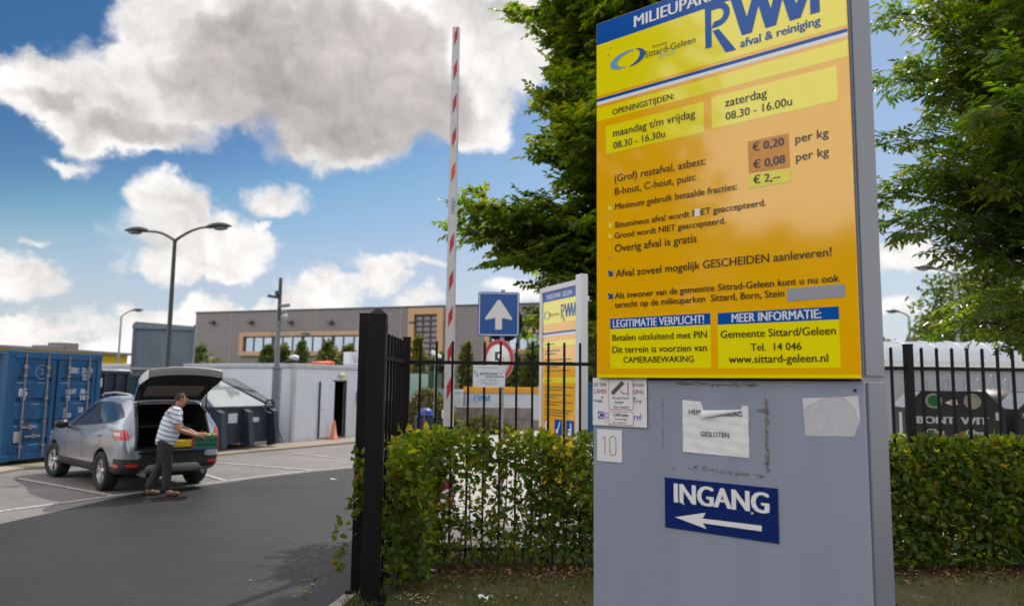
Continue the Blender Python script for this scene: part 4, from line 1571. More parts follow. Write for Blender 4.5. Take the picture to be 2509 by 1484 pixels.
def bank(label, loc, rot, full, bw=1.5, h1=1.585, h2=1.86):
    t = thing('glass_bank', label, 'bottle bank', loc, rot, 'dark bottle banks behind the fence')
    ch = .26
    D_ = 1.2
    mb = MB()
    prof = [(0, .08), (bw, .08), (bw, h1), (bw - ch, h2), (ch, h2), (0, h1)]
    mb.prism(prof, 'y', 0, D_, 0)
    mb.box(.06, bw - .06, .06, D_ - .06, 0, .08)
    b_ = mb.build('body', m_bin, t)
    for s_, (xa, za, xb, zb) in enumerate(((0, h1, ch, h2), (bw, h1, bw - ch, h2))):
        mb = MB()
        nx, nz = (-(zb - za), (xb - xa)) if s_ == 0 else ((zb - za), -(xb - xa))
        l = math.hypot(nx, nz)
        nx, nz = nx / l * .012, abs(nz) / l * .012
        mb.add([(xa, -.01, za), (xb, -.01, zb), (xb, D_ + .01, zb), (xa, D_ + .01, za), (xa + nx, -.01, za + nz), (xb + nx, -.01, zb + nz), (xb + nx, D_ + .01, zb + nz), (xa + nx, D_ + .01, za + nz)],
               [(0, 1, 5, 4), (1, 2, 6, 5), (2, 3, 7, 6), (3, 0, 4, 7), (4, 5, 6, 7)])
        mb.build('sloped_roof', m_binr, t)
    mb = MB()
    mb.box(ch - .01, bw - ch + .01, -.012, D_ + .012, h2 + .001, h2 + .02)
    mb.build('roof', m_bin, t)
    mb = MB()
    mb.box(.02, bw - .02, -.006, .0, h1 - .008, h1 + .008)
    mb.build('front_seam', m_bin, t)
    for x in (.42, .75, 1.08):
        mb = MB()
        pth = [(x - .045, .5, h2 + .02), (x - .045, .5, h2 + .20)] + [(x + .045 * math.cos(a), .5, h2 + .20 + .045 * math.sin(a)) for a in (2.6, 2.1, 1.57, 1.05, .5)] + [(x + .045, .5, h2 + .20), (x + .045, .5, h2 + .02)]
        mb.tube(pth, .010, 6)
        mb.box(x - .08, x + .08, .44, .56, h2 + .018, h2 + .03)
        mb.build('lifting_hook', m_galv, t)
    if full:
        for x, mm in ((.45, m_hole), (1.03, m_cream)):
            mb = MB()
            mb.lathe([(.13, 0), (.125, -.025), (.098, -.025), (.095, -.008)], (x, 0, h1 + .125), 26, axis='y')
            rg_ = mb.build('hole_ring', m_ring, t)
            mb = MB()
            mb.lathe([(.0001, -.006), (.0955, -.009)], (x, 0, h1 + .125), 26, axis='y')
            mb.build('hole', mm, rg_)
        mb = MB()
        mb.add([(x, -.004, z + h1 + .095) for x, z in ((.62, 0), (.70, .045), (.80, .055), (.81, -.03), (.70, -.035))], [(0, 4, 3, 2, 1)], 0)
        for k, mi in ((.70, 1), (.725, 2), (.75, 3)):
            rect(mb, k, k + .014, h1 + .07, h1 + .135, -.0052, mi)
        mb.build('sticker', [m_sw, m_dor, m_sblue, m_hole], t)
        mb = MB()
        centred(mb, 'BONT', .47, 1.33, .115, -.004, 0, .06, 1.25)
        centred(mb, 'WIT', 1.05, 1.33, .115, -.004, 0, .06, 1.25)
        centred(mb, 'Glas', .46, 1.14, .095, -.004, 0, .05, 1.1)
        centred(mb, 'Glas', 1.04, 1.14, .095, -.004, 0, .05, 1.1)
        mb.build('lettering', m_lett, t)
    mb = MB()
    centred(mb, '4' if full else '3', .07, h1 - .12, .065, -.004, 0, .04)
    if full:
        centred(mb, '90', .07, h1 - .20, .035, -.004, 0, .04, 1.2)
        rect(mb, 1.36, 1.46, h1 - .18, h1 - .05, -.004, 0)
        mb.add([(-.003, .25, .95), (-.003, .55, .95), (-.003, .55, 1.5), (-.003, .25, 1.5)], [(0, 1, 2, 3)], 0)
    mb.build('number', m_lett, t)
    return t


bank('black glass bank lettered BONT and WIT Glas, seen through the fence bars', (6.80, 13.0, 0), math.radians(-18), True)
bank('black glass bank with shiny sloped roof and number 3, beside the lettered bank', (8.40, 12.47, 0), math.radians(-18), False)
t = thing('glass_bank', 'round lidded black bank standing behind the other bottle banks', 'bottle bank', (9.75, 15.2, 0), 0, 'dark bottle banks behind the fence')
mb = MB()
mb.lathe([(.62, 0), (.64, 1.55)], (0, 0, 0), 32)
mb.build('body', m_bin, t)
mb = MB()
mb.lathe([(.66, 1.55), (.66, 1.60), (.60, 1.74), (.42, 1.86), (.2, 1.92), (.02, 1.94)], (0, 0, 0), 32)
mb.build('lid', m_bin, t)
for x in (-.28, 0, .28):
    mb = MB()
    z0 = 1.94 - abs(x) * .28
    mb.tube([(x - .05, 0, z0 - .04), (x - .05, 0, z0 + .22), (x, 0, z0 + .27), (x + .05, 0, z0 + .22), (x + .05, 0, z0 - .04)], .010, 6)
    mb.build('lifting_hook', m_galv, t)

# ------------------------------------------------------------------ store building with barrel skylight
m_stw = mat('store_wall', (0.25, 0.265, 0.30), 0.7, var=0.08, vscale=1.2, bump=0.1, bscale=30)
m_rim = mat('skylight_rim', (0.45, 0.45, 0.46), 0.5)
m_poly = leaf_mat('polycarbonate', [(0, (0.66, 0.68, 0.72)), (1, (0.74, 0.76, 0.80))], trans=(0.10, 0.105, 0.11), tw=0.6, rough=0.2, spec=0.6)
st = thing('store_building', 'low grey store building with white barrel skylight behind the bottle banks', 'building', (7.5, 20.5, 0))
mb = MB()
mb.box(0, 16, 0, 7, 0, 2.42)
mb.build('wall', m_stw, st)
mb = MB()
mb.box(-.08, 16.08, -.08, 7.08, 2.42, 2.56, ch=.02)
rf = mb.build('roof', m_rim, st)
mb = MB()
mb.box(1.0, 7.4, 1.2, 3.6, 2.56, 2.74, ch=.02)
mb.build('skylight_curb', m_rim, rf)
mb = MB()
n = 14
vs, fs = [], []
for i in range(17):
    x = 1.05 + 6.3 * i / 16
    for k in range(n + 1):
        a = PI * k / n
        vs.append((x, 2.4 - 1.12 * math.cos(a), 2.74 + .62 * math.sin(a)))
for i in range(16):
    for k in range(n):
        o_ = i * (n + 1) + k
        fs.append((o_, o_ + 1, o_ + n + 2, o_ + n + 1))
mb.add(vs, fs, 0, True)
e = vs[-(n + 1):]
mb.add(e, [tuple(range(n + 1))], 0)
sk = mb.build('skylight', m_poly, rf)
for i in range(0, 17, 2):
    x = 1.05 + 6.3 * i / 16
    mb = MB()
    mb.tube([(x, 2.4 - 1.13 * math.cos(PI * k / n), 2.74 + .63 * math.sin(PI * k / n)) for k in range(n + 1)], .014, 6)
    mb.build('skylight_rib', m_sw, rf)

# ------------------------------------------------------------------ trees
def grow_tree(name, label, base, h, zc0, rad, leaf, lmats, seed, nb=70, droop=.25, rise=.55, trunk_r=.11, extra=(), lean=(0, 0), leaf_n=9, twig=.34, group=None, keep=1.0, sub=.26, up_bias=.9, azr=None, wl=.57):
    """trunk, boughs, side branches and two-ranked leaves on twigs. rad(u): crown radius at u = 0..1 of the crown height"""
    rg_ = random.Random(seed)
    nrg = np.random.default_rng(seed)
    t = thing(name, label, 'tree', base, 0, group)
    wood = MB()
    tp = [Vector((lean[0] * u * h + .03 * math.sin(u * 7), lean[1] * u * h + .03 * math.cos(u * 5), u * h)) for u in [k / 12 for k in range(13)]]
    wood.tube(tp, [trunk_r * (1.12 - .98 * (k / 12)) for k in range(13)], 9)
    LP, LD, LU, LL, LS = [], [], [], [], []

    def twig_leaves(a, b, nl, shade):
        ax = (b - a)
        L = ax.length
        if L < 1e-4:
            return
        ax /= L
        side = ax.cross(Vector((0, 0, 1)))
        if side.length < .05:
            side = Vector((1, 0, 0))
        side.normalize()
        upv = side.cross(ax)
        roll = rg_.gauss(0, .45)
        sd = side * math.cos(roll) + upv * math.sin(roll)
        un = upv * math.cos(roll) - side * math.sin(roll)
        for k in range(nl):
            if rg_.random() > keep:
                continue
            u = .12 + .88 * k / max(1, nl - 1)
            s_ = 1 if k % 2 else -1
            if k == nl - 1:
                d = ax.copy()
            else:
                d = ax * .62 + sd * s_ * .78
            d = d + Vector((rg_.gauss(0, .16), rg_.gauss(0, .16), rg_.gauss(-.16, .16)))
            LP.append(a + ax * (L * u)); LD.append(d); LU.append(un + Vector((rg_.gauss(0, .22), rg_.gauss(0, .22), rg_.gauss(.1, .2))))
            LL.append(leaf * rg_.uniform(.70, 1.12)); LS.append(shade)

    def bough(p0, d0, L, r0, first=.18):
        n = 9
        path = [p0]
        d = d0.normalized()
        for k in range(n):
            d = (d + Vector((rg_.gauss(0, .07), rg_.gauss(0, .07), rg_.gauss(0, .05) + (.06 if k < 4 else -droop * .35)))).normalized()
            path.append(path[-1] + d * (L / n))
        wood.tube(path, [max(.003, r0 * (1 - .9 * k / n)) for k in range(n + 1)], 5, cap=False)
        nsub = max(3, int(L / (sub * .42)))
        for q in range(nsub):
            u = first + (1 - first) * (q + rg_.random() * .6) / nsub
            i = min(n - 1, int(u * n))
            p = path[i].lerp(path[i + 1], u * n - i)
            ax = (path[i + 1] - path[i]).normalized()
            sd = ax.cross(Vector((0, 0, 1)))
            if sd.length < .05:
                sd = Vector((1, 0, 0))
            sd = sd.normalized() * (1 if q % 2 else -1)
            d2 = (ax * rg_.uniform(.35, .8) + sd * rg_.uniform(.55, 1.0) + Vector((0, 0, rg_.gauss(.12, .32)))).normalized()
            l2 = min(.95, (.28 + .55 * (1 - u) * L * .55)) * rg_.uniform(.65, 1.15)
            tip = p + d2 * l2 + Vector((0, 0, -droop * l2 * .35))
            mid = p.lerp(tip, .5) + Vector((0, 0, droop * .10 * l2))
            wood.tube([p, mid, tip], [.006, .004, .002], 4, cap=False)
            sh = rg_.random()
            nt = max(2, int(l2 / (twig * .36)))
            for w in range(nt):
                uu = (w + .5) / nt
                s0 = (p.lerp(mid, uu * 2) if uu < .5 else mid.lerp(tip, uu * 2 - 1))
                sd2 = d2.cross(Vector((0, 0, 1)))
                if sd2.length < .05:
                    sd2 = Vector((0, 1, 0))
                sd2 = sd2.normalized() * (1 if w % 2 else -1)
                d3 = (d2 * .6 + sd2 * .8 + Vector((0, 0, rg_.gauss(-.05, .35)))).normalized()
                e = s0 + d3 * twig * rg_.uniform(.55, 1.05) + Vector((0, 0, -.05 * droop))
                twig_leaves(s0, e, leaf_n, sh)
            twig_leaves(p.lerp(tip, .55), tip, leaf_n, sh)
        twig_leaves(path[-3], path[-1], leaf_n + 3, rg_.random())

    ga = 2.39996
    for k in range(nb):
        u = (k + rg_.random() * .8) / nb
        z = zc0 + (h * .97 - zc0) * u
        a = k * ga + rg_.gauss(0, .25)
        if azr and not (azr[0] <= (a % (2 * PI)) <= azr[1]) and rg_.random() < .6:
            continue
        i = min(11, int(z / h * 12))
        p0 = tp[i].lerp(tp[i + 1], z / h * 12 - i)
        L = rad(u) * rg_.uniform(.80, 1.12)
        if L < .2:
            continue
        rr_ = rise + .9 * u * up_bias
        d0 = Vector((math.cos(a), math.sin(a), rr_ * rg_.uniform(.7, 1.2)))
        bough(p0, d0, L * math.sqrt(1 + rr_ * rr_ * .5), trunk_r * .32 * (1 - .5 * u) + .006)
    for (p0, d0, L) in extra:
        bough(Vector(p0), Vector(d0), L, trunk_r * .36, .25)
    # leader
    twig_leaves(tp[-2], tp[-1], 10, .5)
    wood.build('trunk', m_bark, t)
    LP, LD, LU = np.array([p[:] for p in LP]), np.array([p[:] for p in LD]), np.array([p[:] for p in LU])
    LL, LS = np.array(LL), np.array(LS)
    cuts = np.linspace(0, 1, len(lmats) + 1)
    for i, mt in enumerate(lmats):
        sel = (LS >= cuts[i]) & (LS < cuts[i + 1] + (i == len(lmats) - 1))
        if sel.any():
            leaves('foliage', LP[sel], LD[sel], LU[sel], LL[sel], LL[sel] * wl, mt, t, fold=.18)
    return t, len(LP)


m_t1 = leaf_mat('hornbeam_leaf', [(0, (0.022, 0.046, 0.009)), (.6, (0.037, 0.068, 0.012)), (1, (0.058, 0.088, 0.015))], trans=(.62, .62, .05), tw=.46, rough=.4)
m_t2 = leaf_mat('hornbeam_leaf_lit', [(0, (0.040, 0.066, 0.011)), (.6, (0.062, 0.088, 0.014)), (1, (0.10, 0.105, 0.018))], trans=(.62, .58, .05), tw=.52, rough=.4)  # lighter copy of the leaf: sunlit clusters put into the colour
m_a1 = leaf_mat('ash_leaf', [(0, (0.020, 0.044, 0.009)), (.6, (0.034, 0.062, 0.011)), (1, (0.056, 0.082, 0.015))], trans=(.60, .62, .06), tw=.44, rough=.30, spec=.6)
m_a2 = leaf_mat('ash_leaf_light', [(0, (0.038, 0.062, 0.012)), (1, (0.080, 0.098, 0.018))], trans=(.62, .60, .06), tw=.5, rough=.30, spec=.6)

def r1(u):
    return 2.12 * min(1, .68 + 1.5 * u) * (1 if u < .55 else 1 - .75 * (u - .55) / .45)


t1, c1 = grow_tree('hornbeam_tree', 'dense green hornbeam tree behind the fence, left of the information pylon', (2.20, 11.6, 0), 9.4, 2.5, r1, .118, [m_t1, m_t2], 5, nb=215, droop=.30, rise=.80,
                   extra=[((-.05, 0, 3.45), (-1, -.1, .50), 3.3), ((-.05, 0, 3.4), (-1, -.02, .40), 3.2), ((-.05, 0, 3.25), (-1, -.14, .46), 3.1), ((-.05, 0, 3.1), (-1, -.06, .34), 3.0), ((-.05, 0, 2.9), (-1, .1, .22), 2.6), ((0, 0, 2.6), (-.9, -.2, -.05), 1.7), ((0, 0, 2.5), (-.7, -.6, .0), 1.5), ((-.05, 0, 2.9), (-1, -.3, .30), 2.8), ((0, 0, 2.75), (-1, .2, .10), 2.3), ((0, 0, 2.7), (-.9, -.35, .02), 1.9), ((-.05, 0, 3.3), (-1, .05, .50), 2.9)], twig=.30, leaf_n=9)


def r2f(u):
    return 2.55 * (.62 + 1.3 * u if u < .3 else 1.0 if u < .45 else 1 - .75 * (u - .45) / .55)


t2_, c2 = grow_tree('ash_tree', 'large ash tree with long leaflets overhanging the fence on the right', (7.30, 9.5, 0), 8.2, 2.2, r2f, .135, [m_a1, m_a1, m_a2], 9, nb=92, droop=.40, rise=.55, trunk_r=.12,
                    extra=[((-.05, 0, 2.8), (-1, -.25, .62), 3.0), ((0, 0, 3.2), (-1, -.1, .75), 3.0), ((0, 0, 3.4), (-1, .1, .55), 2.8)], twig=.38, leaf_n=8, wl=.36)

# trees far behind on the right, shrubs before the hall
m_f1 = leaf_mat('far_leaf', [(0, (0.022, 0.040, 0.010)), (.6, (0.040, 0.060, 0.013)), (1, (0.075, 0.085, 0.020))], trans=(.42, .46, .05), tw=.36)
m_f2 = leaf_mat('far_leaf_yellow', [(0, (0.045, 0.058, 0.013)), (1, (0.11, 0.105, 0.024))], trans=(.42, .42, .05), tw=.40)


def clump_tree(label, base, h, w, seed, mats, cat_name='garden_tree', n=5200, leaf=.16, conic=.0, z0=.12, group=None, category='tree', open_=.0):
    """smaller far trees: trunk, limbs and leaf clumps spread through the crown"""
    nrg = np.random.default_rng(seed)
    rg_ = random.Random(seed)
    t = thing(cat_name, label, category, base, 0, group)
    wood = MB()
    wood.tube([(0, 0, 0), (.03 * w, 0, h * .4), (0, .02 * w, h * .85)], [.028 * h, .018 * h, .006 * h], 7)
    cs = []
    nc = 30
    for k in range(nc):
        u = (k + .5) / nc
        z = h * (z0 + (1 - z0) * u)
        r_ = w * .5 * ((1 - u) ** .8 * 1.05 + .06 if conic > .5 else math.sqrt(max(.03, 1 - (2 * u - .85) ** 2 * .8)))
        a = k * 2.4 + rg_.gauss(0, .3)
        q = r_ * math.sqrt(rg_.random()) * .85
        c_ = (q * math.cos(a), q * math.sin(a), z)
        cs.append((c_, r_ * rg_.uniform(.30, .55) + .12))
        wood.tube([(0, 0, max(.1, z - .3 * w)), (c_[0] * .6, c_[1] * .6, z - .1 * w), c_], [.010 * h, .006 * h, .002 * h], 5, cap=False)
    wood.build('trunk', m_bark, t)
    P_, D_, U_, S_ = [], [], [], []
    for k in range(n):
        c_, r_ = cs[rg_.randrange(nc)]
        d = nrg.normal(size=3); d /= np.linalg.norm(d)
        P_.append(np.array(c_) + d * r_ * nrg.uniform(.45, 1.08) * np.array([1, 1, .85]))
        D_.append(d * .6 + nrg.normal(0, .6, 3) + np.array([0, 0, -.25]))
        U_.append(d * .5 + nrg.normal(0, .4, 3) + np.array([0, 0, .8]))
        S_.append(leaf * nrg.uniform(.6, 1.15))
    P_, D_, U_, S_ = map(np.array, (P_, D_, U_, S_))
    ph = vnoise(P_ + seed, 1.6 / max(.6, w * .3), seed)
    for i, mt in enumerate(mats):
        sel = (ph < .55) if i == 0 else (ph >= .55)
        if len(mats) == 1:
            sel = ph > -9
        if sel.any():
            leaves('foliage', P_[sel], D_[sel], U_[sel], S_[sel], S_[sel] * .62, mt, t)
    return t


def gx(px, Y):
    return at(px, 940, Y).x


clump_tree('broad green tree beyond the store, below the distant lamp', (gx(2460, 34), 34, 0), 7.6, 7.5, 41, [m_f1, m_f2], n=9000, leaf=.30)
clump_tree('rounded yellowish green tree in the far row, nearer the pylon', (gx(2330, 40), 40, 0), 6.0, 4.6, 42, [m_f1, m_f2], n=6000, leaf=.30)
clump_tree('small dark tree at the far row end next to the pylon side', (gx(2150, 46), 46, 0), 4.9, 3.0, 43, [m_f1], n=3500, leaf=.30)
clump_tree('low round bush between the far trees on the skyline', (gx(2250, 44), 44, 0), 4.7, 4.0, 44, [m_f1, m_f2], n=4000, leaf=.30)

G_ = 'shrubs and small trees before the grey hall'
# label, print x, top y, width px, depth, conic, mats
for i, (lb, px, ty, wpx, Y, con, ms) in enumerate((
    ('wide dark bush at the left end of the grey hall', 482, 850, 105, 44, 0, [m_f1]),
    ('light green bush by the hall wall, partly behind the raised tailgate', 445, 862, 70, 46, 0, [m_f2]),
    ('round dark shrub below the window band, left of the camera mast', 652, 848, 55, 42, 0, [m_f1]),
    ('bushy shrub below the window band, directly behind the camera mast', 690, 846, 50, 42, 0, [m_f1, m_f2]),
    ('narrow dark tree between the camera mast and roof aerial', 735, 838, 42, 41, .3, [m_f1]),
    ('dark round tree just left of the air conditioner', 802, 838, 52, 41, .3, [m_f1, m_f2]),
    ('green shrub touching the air conditioner outline', 852, 845, 60, 42, 0, [m_f1, m_f2]),
    ('tall yellow green tree in front of the hall stair window', 1022, 826, 70, 38, 1, [m_f2]),
    ('dark shrub right of the stair window, beside the barrier boom', 1075, 868, 62, 38, 0, [m_f1]),
    ('slim conical tree between barrier boom and road sign', 1142, 845, 72, 36, 1, [m_f1, m_f2]),
    ('dark rounded tree behind the speed limit sign', 1262, 872, 75, 37, 0, [m_f1]),
    ('narrow dark tree against the white frame of the information board', 1305, 846, 56, 36, .3, [m_f1]),
    ('green tree filling the gap between the two yellow signs', 1448, 840, 80, 34, 0, [m_f1, m_f2]))):
    top = at(px, ty, Y).z
    clump_tree(lb, (gx(px, Y), Y, 0), top, wpx / 1828 * Y * 1.1, 60 + i, ms, n=2600, leaf=.20, conic=con, z0=.05, group=G_, cat_name='garden_shrub')
# trees behind the photographer, mirrored in the glossy sign
for i, (x, y, h, w, lb) in enumerate(((-9.0, 1.5, 10.5, 4.2, 'tallest dark tree left of the camera, mirrored at the sign edge'), (-13, -8.0, 5.9, 5.0, 'round tree behind the camera, mirrored low in the sign'), (-17.5, -7.2, 6.6, 5.5, 'broad tree behind the camera, second of the mirrored row'),
                                (-10.2, -9.5, 5.6, 4.6, 'bushy tree behind the camera, third of the mirrored row'), (-7.0, -11, 5.4, 5.0, 'spreading tree behind the camera, fourth of the mirrored row'), (-22, -4.5, 8.0, 6, 'far tall tree behind the camera, fifth of the mirrored row'), (-4.0, -13, 6.5, 5.5, 'dense tree behind the camera, last of the mirrored row'))):
    clump_tree(lb, (x, y, 0), h, w, 90 + i, [m_f1], n=6500, leaf=.36, group='trees across the road')

# ------------------------------------------------------------------ industrial hall
m_hall = mat('hall_cladding', (0.19, 0.178, 0.182), 0.55, var=0.05, vscale=0.4, spec=0.3)
N, L = m_hall.node_tree.nodes, m_hall.node_tree.links
_t = N.new('ShaderNodeTexCoord'); _w = N.new('ShaderNodeTexWave'); _w.bands_direction = 'Z'; _w.inputs['Scale'].default_value = 1.6
L.new(_t.outputs['Object'], _w.inputs[0])
_b = N.new('ShaderNodeBump'); _b.inputs['Strength'].default_value = .5; _b.inputs['Distance'].default_value = .05
L.new(_w.outputs['Fac'], _b.inputs['Height']); L.new(_b.outputs[0], N['Principled BSDF'].inputs['Normal'])
m_seam = mat('hall_seam', (0.24, 0.225, 0.22), 0.6)
m_tan = mat('hall_tan_frame', (0.42, 0.27, 0.155), 0.6, var=0.05)
m_glass = mat('window_glass', (0.36, 0.44, 0.53), 0.03, metal=0.0, spec=1.0, coat=1.0)
m_glass.node_tree.nodes['Principled BSDF'].inputs['Metallic'].default_value = 0.85
m_mull = mat('dark_mullion', (0.03, 0.035, 0.04), 0.5)
m_louv = mat('louvre_grey', (0.25, 0.23, 0.23), 0.5)
HA = Vector((-33.96, 80.0, 0)); HB = Vector((2.6, 66.7, 0))
hd = (HB - HA).normalized()
hrot = math.atan2(hd.y, hd.x)
hn = Vector((hd.y, -hd.x, 0))
HH = 9.12


def hs(px, py=900.0):
    d = ray(px, py)
    A_ = np.array([[d.x, -hd.x], [d.y, -hd.y]])
    t_, s_ = np.linalg.solve(A_, np.array([HA.x, HA.y]))
    return s_, EYE + d.z * t_


hall = thing('industrial_hall', 'long grey industrial hall with tan framed windows across the background', 'building', HA, hrot)
mb = MB()
mb.box(0, 60, 0, 40, 0, HH)
mb.build('wall', m_hall, hall)
mb = MB()
mb.box(-.06, 60.06, -.06, 40, HH, HH + .16)
mb.build('roof_edge', m_mull, hall)
for px in (562, 672, 772, 873, 980, 1090, 1180):
    s_, _z = hs(px)
    mb = MB()
    mb.box(s_ - .06, s_ + .06, -.03, .0, 0, HH)
    mb.build('panel_seam', m_seam, hall)


def tan_window(x0, x1, y0, y1, panes, fr_px, groups=None):
    s0, zt = hs(x0, y0); s1, _ = hs(x1, y0)
    _, zb = hs(x0, y1)
    fw = fr_px / 1828 * 75
    mb = MB()
    mb.box(s0, s1, -.35, 0, zt - fw, zt)
    mb.box(s0, s1, -.35, 0, zb, zb + fw)
    mb.box(s0, s0 + fw * 1.15, -.35, 0, zb + fw, zt - fw)
    mb.box(s1 - fw * 1.15, s1, -.35, 0, zb + fw, zt - fw)
    w = mb.build('window', m_tan, hall)
    a, b = s0 + fw * 1.15, s1 - fw * 1.15
    mb = MB()
    mb.box(a, b, -.06, -.01, zb + fw, zt - fw)
    mb.build('pane', m_glass, w)
    mb = MB()
    for k in range(panes + 1):
        x = a + (b - a) * k / panes
        q = .16 if k % 3 == 0 else .05
        mb.box(max(a, x - q), min(b, x + q), -.14, -.06, zb + fw, zt - fw)
    mb.box(a, b, -.141, -.061, zt - fw - .12, zt - fw)
    mb.build('glazing_bar', m_mull, w)


tan_window(592, 905, 815, 871, 12, 10)
tan_window(1190, 1500, 806, 866, 12, 10)
s0, zt = hs(1005, 756); s1, _ = hs(1090, 756); _, zb = hs(1005, 905)
mb = MB()
mb.box(s0, s0 + .62, -.4, 0, zb, zt); mb.box(s1 - .62, s1, -.4, 0, zb, zt); mb.box(s0 + .62, s1 - .62, -.4, 0, zt - .6, zt)
w = mb.build('window', m_tan, hall)
mb = MB()
mb.box(s0 + .62, s1 - .62, -.06, -.01, zb, zt - .6)
mb.build('pane', m_louv, w)
mb = MB()
for k in range(11):
    z = zt - .6 - (zt - .6 - zb) * k / 10
    mb.box(s0 + .62, s1 - .62, -.16, -.06, max(zb, z - .16), z)
for k in range(4):
    x = s0 + .62 + (s1 - s0 - 1.24) * k / 3
    mb.box(max(s0 + .62, x - .06), min(s1 - .62, x + .06), -.17, -.061, zb, zt - .6)
mb.build('glazing_bar', m_mull, w)
for px in (523, 617, 714, 812, 913, 1013, 1107):
    s_, z = hs(px, 792)
    mb = MB()
    mb.box(s_ - .28, s_ + .28, -.42, 0, z - .05, z + .16, ch=.03)
    mb.box(s_ - .1, s_ + .1, -.2, 0, z + .16, z + .3)
    mb.build('wall_lamp', m_mull, hall)
s0, z = hs(517, 875)
mb = MB()
mb.box(s0, s0 + .9, -.4, 0, 0, z)
mb.build('door_frame', m_tan, hall)

# ------------------------------------------------------------------ blue shipping container
m_cb = mat('container_blue', (0.002, 0.066, 0.185), 0.58, var=0.16, vscale=2.2, bump=0.06, bscale=40, vstretch=(1, 1, .45), spec=0.4)
m_cbd = mat('container_blue_side', (0.006, 0.062, 0.160), 0.5, var=0.14, vscale=2.0, spec=0.35)
m_rod = mat('lock_rod_steel', (0.24, 0.20, 0.20), 0.55, metal=0.3, var=0.25, vscale=12)
m_rub = mat('door_seal', (0.010, 0.014, 0.022), 0.8)
m_mark = mat('container_marking', (0.48, 0.55, 0.66), 0.6)
m_cpatch = mat('container_patch', (0.30, 0.33, 0.37), 0.6, var=.1)
m_wood = mat('timber_block', (0.20, 0.115, 0.055), 0.85, var=.25, vscale=12)
crot = math.radians(72.5)
ct = thing('shipping_container', 'blue steel shipping container with closed doors and lock rods, numbered 85', 'container', (-10.80, 16.10, .05), crot)
CWd, CHt, CLn = 2.44, 2.46, 6.06
Z0c = .10
mb = MB()
for x0, x1 in ((0, .13), (CWd - .13, CWd)):
    mb.box(x0, x1, 0, .16, Z0c, CHt, ch=.01)
mb.box(.13, CWd - .13, .0, .14, CHt - .16, CHt, ch=.01)
mb.box(.13, CWd - .13, .0, .14, Z0c, Z0c + .15, ch=.01)
for x0, x1 in ((-.01, .17), (CWd - .17, CWd + .01)):
    for z0, z1 in ((Z0c - .02, Z0c + .11), (CHt - .10, CHt + .015)):
        mb.box(x0, x1, -.012, .17, z0, z1, ch=.012)
mb.build('end_frame', m_cb, ct)
mb = MB()
pf = [(.16, 0)]
y = .16
while y < CLn - .2:
    pf += [(y, 0.0), (y + .07, .036), (y + .14, .036), (y + .21, 0.0)]
    y += .28
vs, fs = [], []
pf = [(yy_, xx_) for yy_, xx_ in pf]
for sd in (0, 1):
    mbs = MB()
    for yy_, dx in pf:
        xx_ = .02 + dx if sd == 0 else CWd - .02 - dx
        mbs.v += [(xx_, yy_, Z0c + .12), (xx_, yy_, CHt - .08)]
    for k in range(len(pf) - 1):
        mbs.f.append((2 * k, 2 * k + 2, 2 * k + 3, 2 * k + 1)); mbs.m.append(0); mbs.sm.append(False)
    x0, x1 = (0, .07) if sd == 0 else (CWd - .07, CWd)
    mbs.box(x0, x1, .16, CLn, Z0c, Z0c + .12)
    mbs.box(x0, x1, .16, CLn, CHt - .08, CHt)
    mbs.build('side_wall', m_cbd, ct)
mb = MB()
mb.box(.07, CWd - .07, .14, CLn, CHt - .06, CHt - .02)
mb.build('roof', m_cbd, ct)
mb = MB()
mb.box(.07, CWd - .07, CLn - .06, CLn, Z0c, CHt - .06)
mb.build('end_wall', m_cbd, ct)
dz0, dz1 = Z0c + .16, CHt - .17
for side in (0, 1):
    x0, x1 = (.14, CWd / 2 - .03) if side == 0 else (CWd / 2 + .03, CWd - .14)
    mb = MB()
    prof = [(dz1, .035)]
    for zc in (1.86, 1.39, .92, .50):
        prof += [(zc + .045, .035), (zc + .040, .085), (zc - .02, .085), (zc - .10, .035)]
    prof += [(dz0, .035)]
    vs, fs = [], []
    a, b = x0 + .10, x1 - .10
    for z, y in prof:
        vs += [(a, y, z), (b, y, z)]
    for k in range(len(prof) - 1):
        fs.append((2 * k, 2 * k + 1, 2 * k + 3, 2 * k + 2))
    mb.add(vs, fs)
    mb.box(x0, a, .022, .10, dz0, dz1)
    mb.box(b, x1, .022, .10, dz0, dz1)
    mb.box(a, b, .0205, .10, dz1 - .10, dz1)
    mb.box(a, b, .0205, .10, dz0, dz0 + .10)
    dr = mb.build('door', m_cb, ct)
    mb = MB()
    mb.box(x0 - .03, x0, .05, .11, dz0 - .02, dz1 + .02)
    mb.box(x1, x1 + .03, .05, .11, dz0 - .02, dz1 + .02)
    mb.box(x0, x1, .045, .11, dz1, dz1 + .02)
    build_each(mb, 'door_seal', m_rub, dr)
    for u in (.25, .78):
        x = x0 + (x1 - x0) * u
        mb = MB()
        mb.tube([(x, -.012, Z0c + .04), (x, -.012, CHt - .06)], .017, 8)
        rod = mb.build('lock_rod', m_rod, dr)
        mb = MB()
        for z in (dz0 + .1, .9, 1.4, 1.9, dz1 - .22):
            mb.box(x - .04, x + .04, -.034, .02, z, z + .08 if z > dz1 - .3 else z + .04, ch=.004)
        mb.build('rod_bracket', m_rod, dr)
    for x, z in ((x0 + .34, .78), (x0 + .44, .58)):
        mb = MB()
        mb.box(x - .10, x + .28, -.045, -.025, z, z + .035, ch=.004)
        mb.box(x + .08, x + .14, -.05, .02, z - .03, z + .07, ch=.004)
        mb.build('door_handle', m_rod, dr)
mb = MB()
yy_ = .0195
